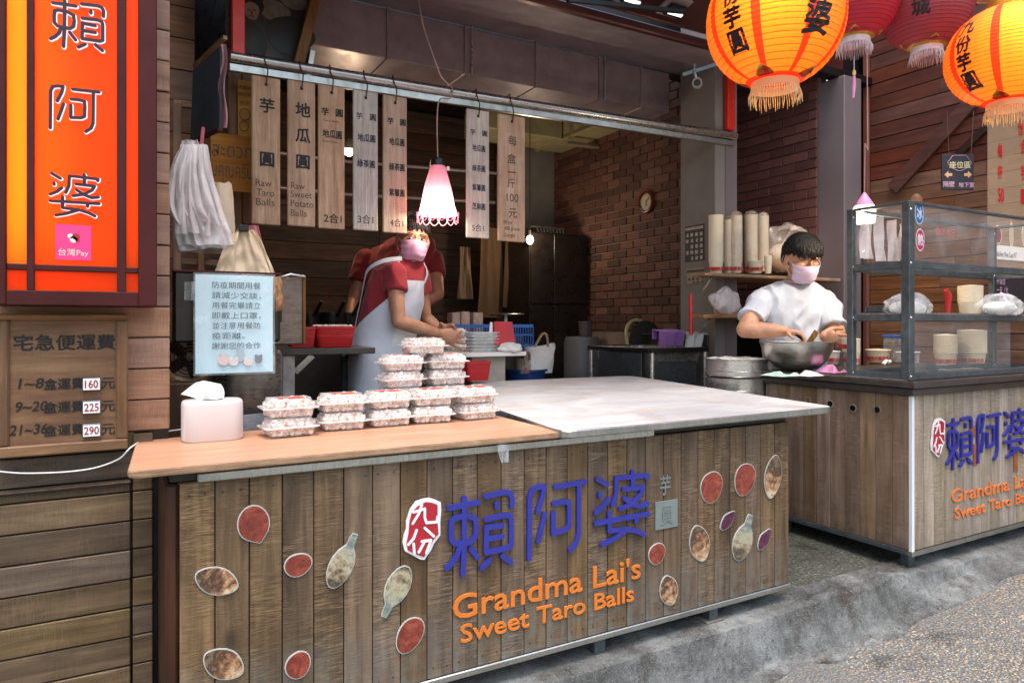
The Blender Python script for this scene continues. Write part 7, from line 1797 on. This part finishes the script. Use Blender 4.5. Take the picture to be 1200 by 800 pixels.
# corn-husk like finial behind the case top
p = D(1074, 236, 3.9); tag(MB().ell(p, (.035, .03, .045), 14, 10).build('brown_ornament', M['frame_z'], smooth=50), 'round brown ornament peeking over the top of the case', 'ornament')

# hanging chalkboard
a, b = D(1103, 223, 4.2), D(1140.5, 181, 4.2); n_ = FWD; ux = RGT
hc_ = thing('hanging_chalkboard', 'small hanging chalkboard with pink lettering and two arrows', 'sign', (a+b)/2); cC = (a+b)/2; kk_ = 4.2/816
MB().obox(cC, RGT*(18.7*kk_), FWD*.006, V(0, 0, 21*kk_), .002).build('board', plain('chalkboard', '2b2630', .6, var=.15), hc_)
def hc_p(u, v): return D(u, v, 4.2)-FWD*.008
M['chalk_y'] = plain('pale yellow chalk', 'd8cf9e', bmp=0); M['chalk_p'] = plain('pink chalk', 'c9a0b8', bmp=0); M['chalk_o'] = plain('peach chalk', 'd9a888', bmp=0)
text('座位區', 'lettering', M['chalk_y'], hc_, hc_p(1124, 193.5), RGT, UZ, 8.5*kk_, center=True, bold=.01, proud=.0); text('隔壁', 'lettering', M['chalk_p'], hc_, hc_p(1111, 216), RGT, UZ, 7*kk_, center=True, bold=.02, proud=0); text('地下室', 'lettering', M['chalk_p'], hc_, hc_p(1131.5, 217), RGT, UZ, 6.2*kk_, center=True, bold=.02, proud=0)
pts = [hc_p(1123.5+13*math.cos(t_)*(1+.06*math.cos(6*t_)), 191+9*math.sin(t_)*(1+.08*math.sin(5*t_))) for t_ in [2*math.pi*j/40 for j in range(41)]]; MB().tube(pts, .0016, 4).build('cloud_outline', M['chalk_p'], hc_)
for u, s in ((1111, -1), (1133, 1)):
    o_ = [(-4, 1.6), (.5, 1.6), (.5, 4.2), (5, 0), (.5, -4.2), (.5, -1.6), (-4, -1.6)]; MB().prism([hc_p(u+s*x, 205-y) for x, y in o_][::s], -FWD*-.002).build('arrow', M['chalk_o'], hc_)
for u, du in ((1112, -2), (1138, 3)): MB().tube([D(u, 182, 4.2), D(u+du, 130, 4.3)], .002, 5).build('cord', M['wire'], hc_)

# acrylic sign with red lettering at the right edge
AY = 2.20
def A_(u, v): return P(u, v, Y=AY)
a, b = A_(1158, 318), A_(1206, 128)
ac = thing('acrylic_sign', 'clear acrylic price sign with large red characters at the right edge', 'sign', (a+b)/2)
MB().box(a.x, AY, a.z, b.x, AY+.004, b.z).build('sheet', clear('clear tan acrylic', 'dcc0a0', .08, .22, .1), ac); kk_ = A_(1180, 200).z-A_(1180, 201).z
M['sred'] = plain('signal red paint', 'c41820', .4, var=.05, bmp=0)
for s, u, v, h_ in (('每', 1172, 177, 17), ('杯', 1172, 202, 17), ('50', 1173, 229, 22), ('份', 1196, 150, 19), ('合', 1199, 172, 19), ('芋', 1199, 203, 19), ('圓', 1199, 231, 20)):
    p = A_(u, v); text(s, 'lettering', M['sred'], ac, V(p.x, AY, p.z), UX, UZ, h_*kk_, center=True, bold=.03, sx=.62, proud=.001)
for u, w_, h_ in ((1169, 8.5, 11), (1185, 4.5, 15), (1200, 6, 14)):
    p = A_(u, 275); MB().prism([V(p.x+w_*kk_*math.cos(t_)*(1-.2*math.sin(t_)), AY-.002, p.z+h_*kk_*math.sin(t_)) for t_ in [2*math.pi*j/24 for j in range(24)]], (0, .0015, 0)).build('drawing', M['pale_print'], ac)
    MB().prism([V(p.x+w_*.82*kk_*math.cos(t_)*(1-.2*math.sin(t_)), AY-.003, p.z+h_*.86*kk_*math.sin(t_)) for t_ in [2*math.pi*j/24 for j in range(24)]], (0, .0008, 0)).build('drawing', M['sweetpot'] if u == 1169 else M['taro'], ac)
p0_, p1_ = A_(1161, 303), A_(1206, 291); MB().box(p0_.x, AY-.003, p0_.z, p1_.x, AY-.001, p1_.z).build('strip', M['paper'], ac)
p = A_(1164, 300); text('Cold.Hot‧One Cup NT', 'lettering', M['ink_blue'], ac, V(p.x, AY-.003, p.z), UX, UZ, 8.5*kk_, proud=.001, sx=.62)
a, b = A_(1160, 352), A_(1206, 320)
cbd = thing('chalk_menu', 'black chalkboard with pink lettering seen through the case', 'sign', (a+b)/2); MB().box(a.x, AY, a.z, b.x, AY+.01, b.z).build('board', bpy.data.materials['chalkboard'], cbd)
for s, v in (('每杯混合', 329), ('多一天（大', 340), ('冰／熱（小', 349)): p = A_(1164, v+3); text(s, 'lettering', M['chalk_p'], cbd, V(p.x, AY, p.z), UX, UZ, 9*kk_, proud=.001, sx=.72, bold=.01)

# the amber dome lamp and the bare bulb seen deep in the stall, and things on the back wall
d1 = P(409, 178, Y=4.7); dl = thing('dome_lamp', 'amber dome lamp glowing behind the grey menu tags', 'lamp', d1)
MB().lathe(d1, [(.012, .09), (.03, .08), (.09, .03), (.10, .0), (.095, .002), (.03, .07)], 24).build('shade', M['hood'], dl, smooth=50); MB().ell(d1+V(0, 0, .005), (.032, .032, .036), 12, 8).build('bulb', emis('amber bulb', (1, .72, .38), 7), dl, smooth=60)
MB().tube([d1+V(0, 0, .09), V(d1.x, d1.y, 3.06)], .004, 5).build('cord', M['black'], dl); lamp('dome_light', d1-V(0, 0, .06), 7, (1, .74, .48), .04)
d2 = P(621, 281, Y=5.0); bl = thing('bare_bulb', 'small bare glowing bulb above the left of the black cabinet', 'lamp', d2)
MB().ell(d2, (.032, .032, .040), 12, 8).build('bulb', emis('pale bulb', (1, .86, .6), 2.2), bl, smooth=60); MB().tube([d2+V(0, 0, .035), d2+V(0, 0, .08)], .015, 10).build('socket', M['black'], bl); MB().tube([d2+V(0, 0, .08), V(d2.x, d2.y, 3.06)], .003, 5).build('cord', M['black'], bl)
lamp('bulb_light', d2+V(-.06, -.12, .02), 5, (1, .80, .58), .04)
for i, (u, v0, v1, w_, cl_, lab) in enumerate(((575, 268, 372, 30, '5e4631', 'tan work cloth hanging at the back left of the cabinet'), (600, 285, 360, 22, '49382a', 'brown work cloth hanging close to the black cabinet'), (545, 290, 350, 18, '6b5742', 'short beige cloth hanging behind the pink lamp'))):
    a, b = P(u-w_/2, v1, Y=5.5-.1*i), P(u+w_/2, v0, Y=5.5-.1*i)
    tag(MB().grid(lambda s_, t_: V(a.x+(b.x-a.x)*(.5+(s_-.5)*(.7+.3*t_)), a.y+.05*mnoise.noise(V(s_*4, t_*1.2, i)), b.z+(a.z-b.z)*t_), 20, 14).build('work_cloth', cloth('cloth '+cl_, cl_), smooth=80), lab, 'cloth')
for y, z, lab in ((5.6, 2.45, 'upper conduit pipe crossing the back wall'), (5.7, 2.2, 'lower conduit pipe crossing the back wall')): tag(MB().tube([V(-.3, y, z), V(1.6, y, z-.02), V(3.0, y, z+.03)], .016, 8).build('conduit', M['duct'], smooth=50), lab, 'pipe')
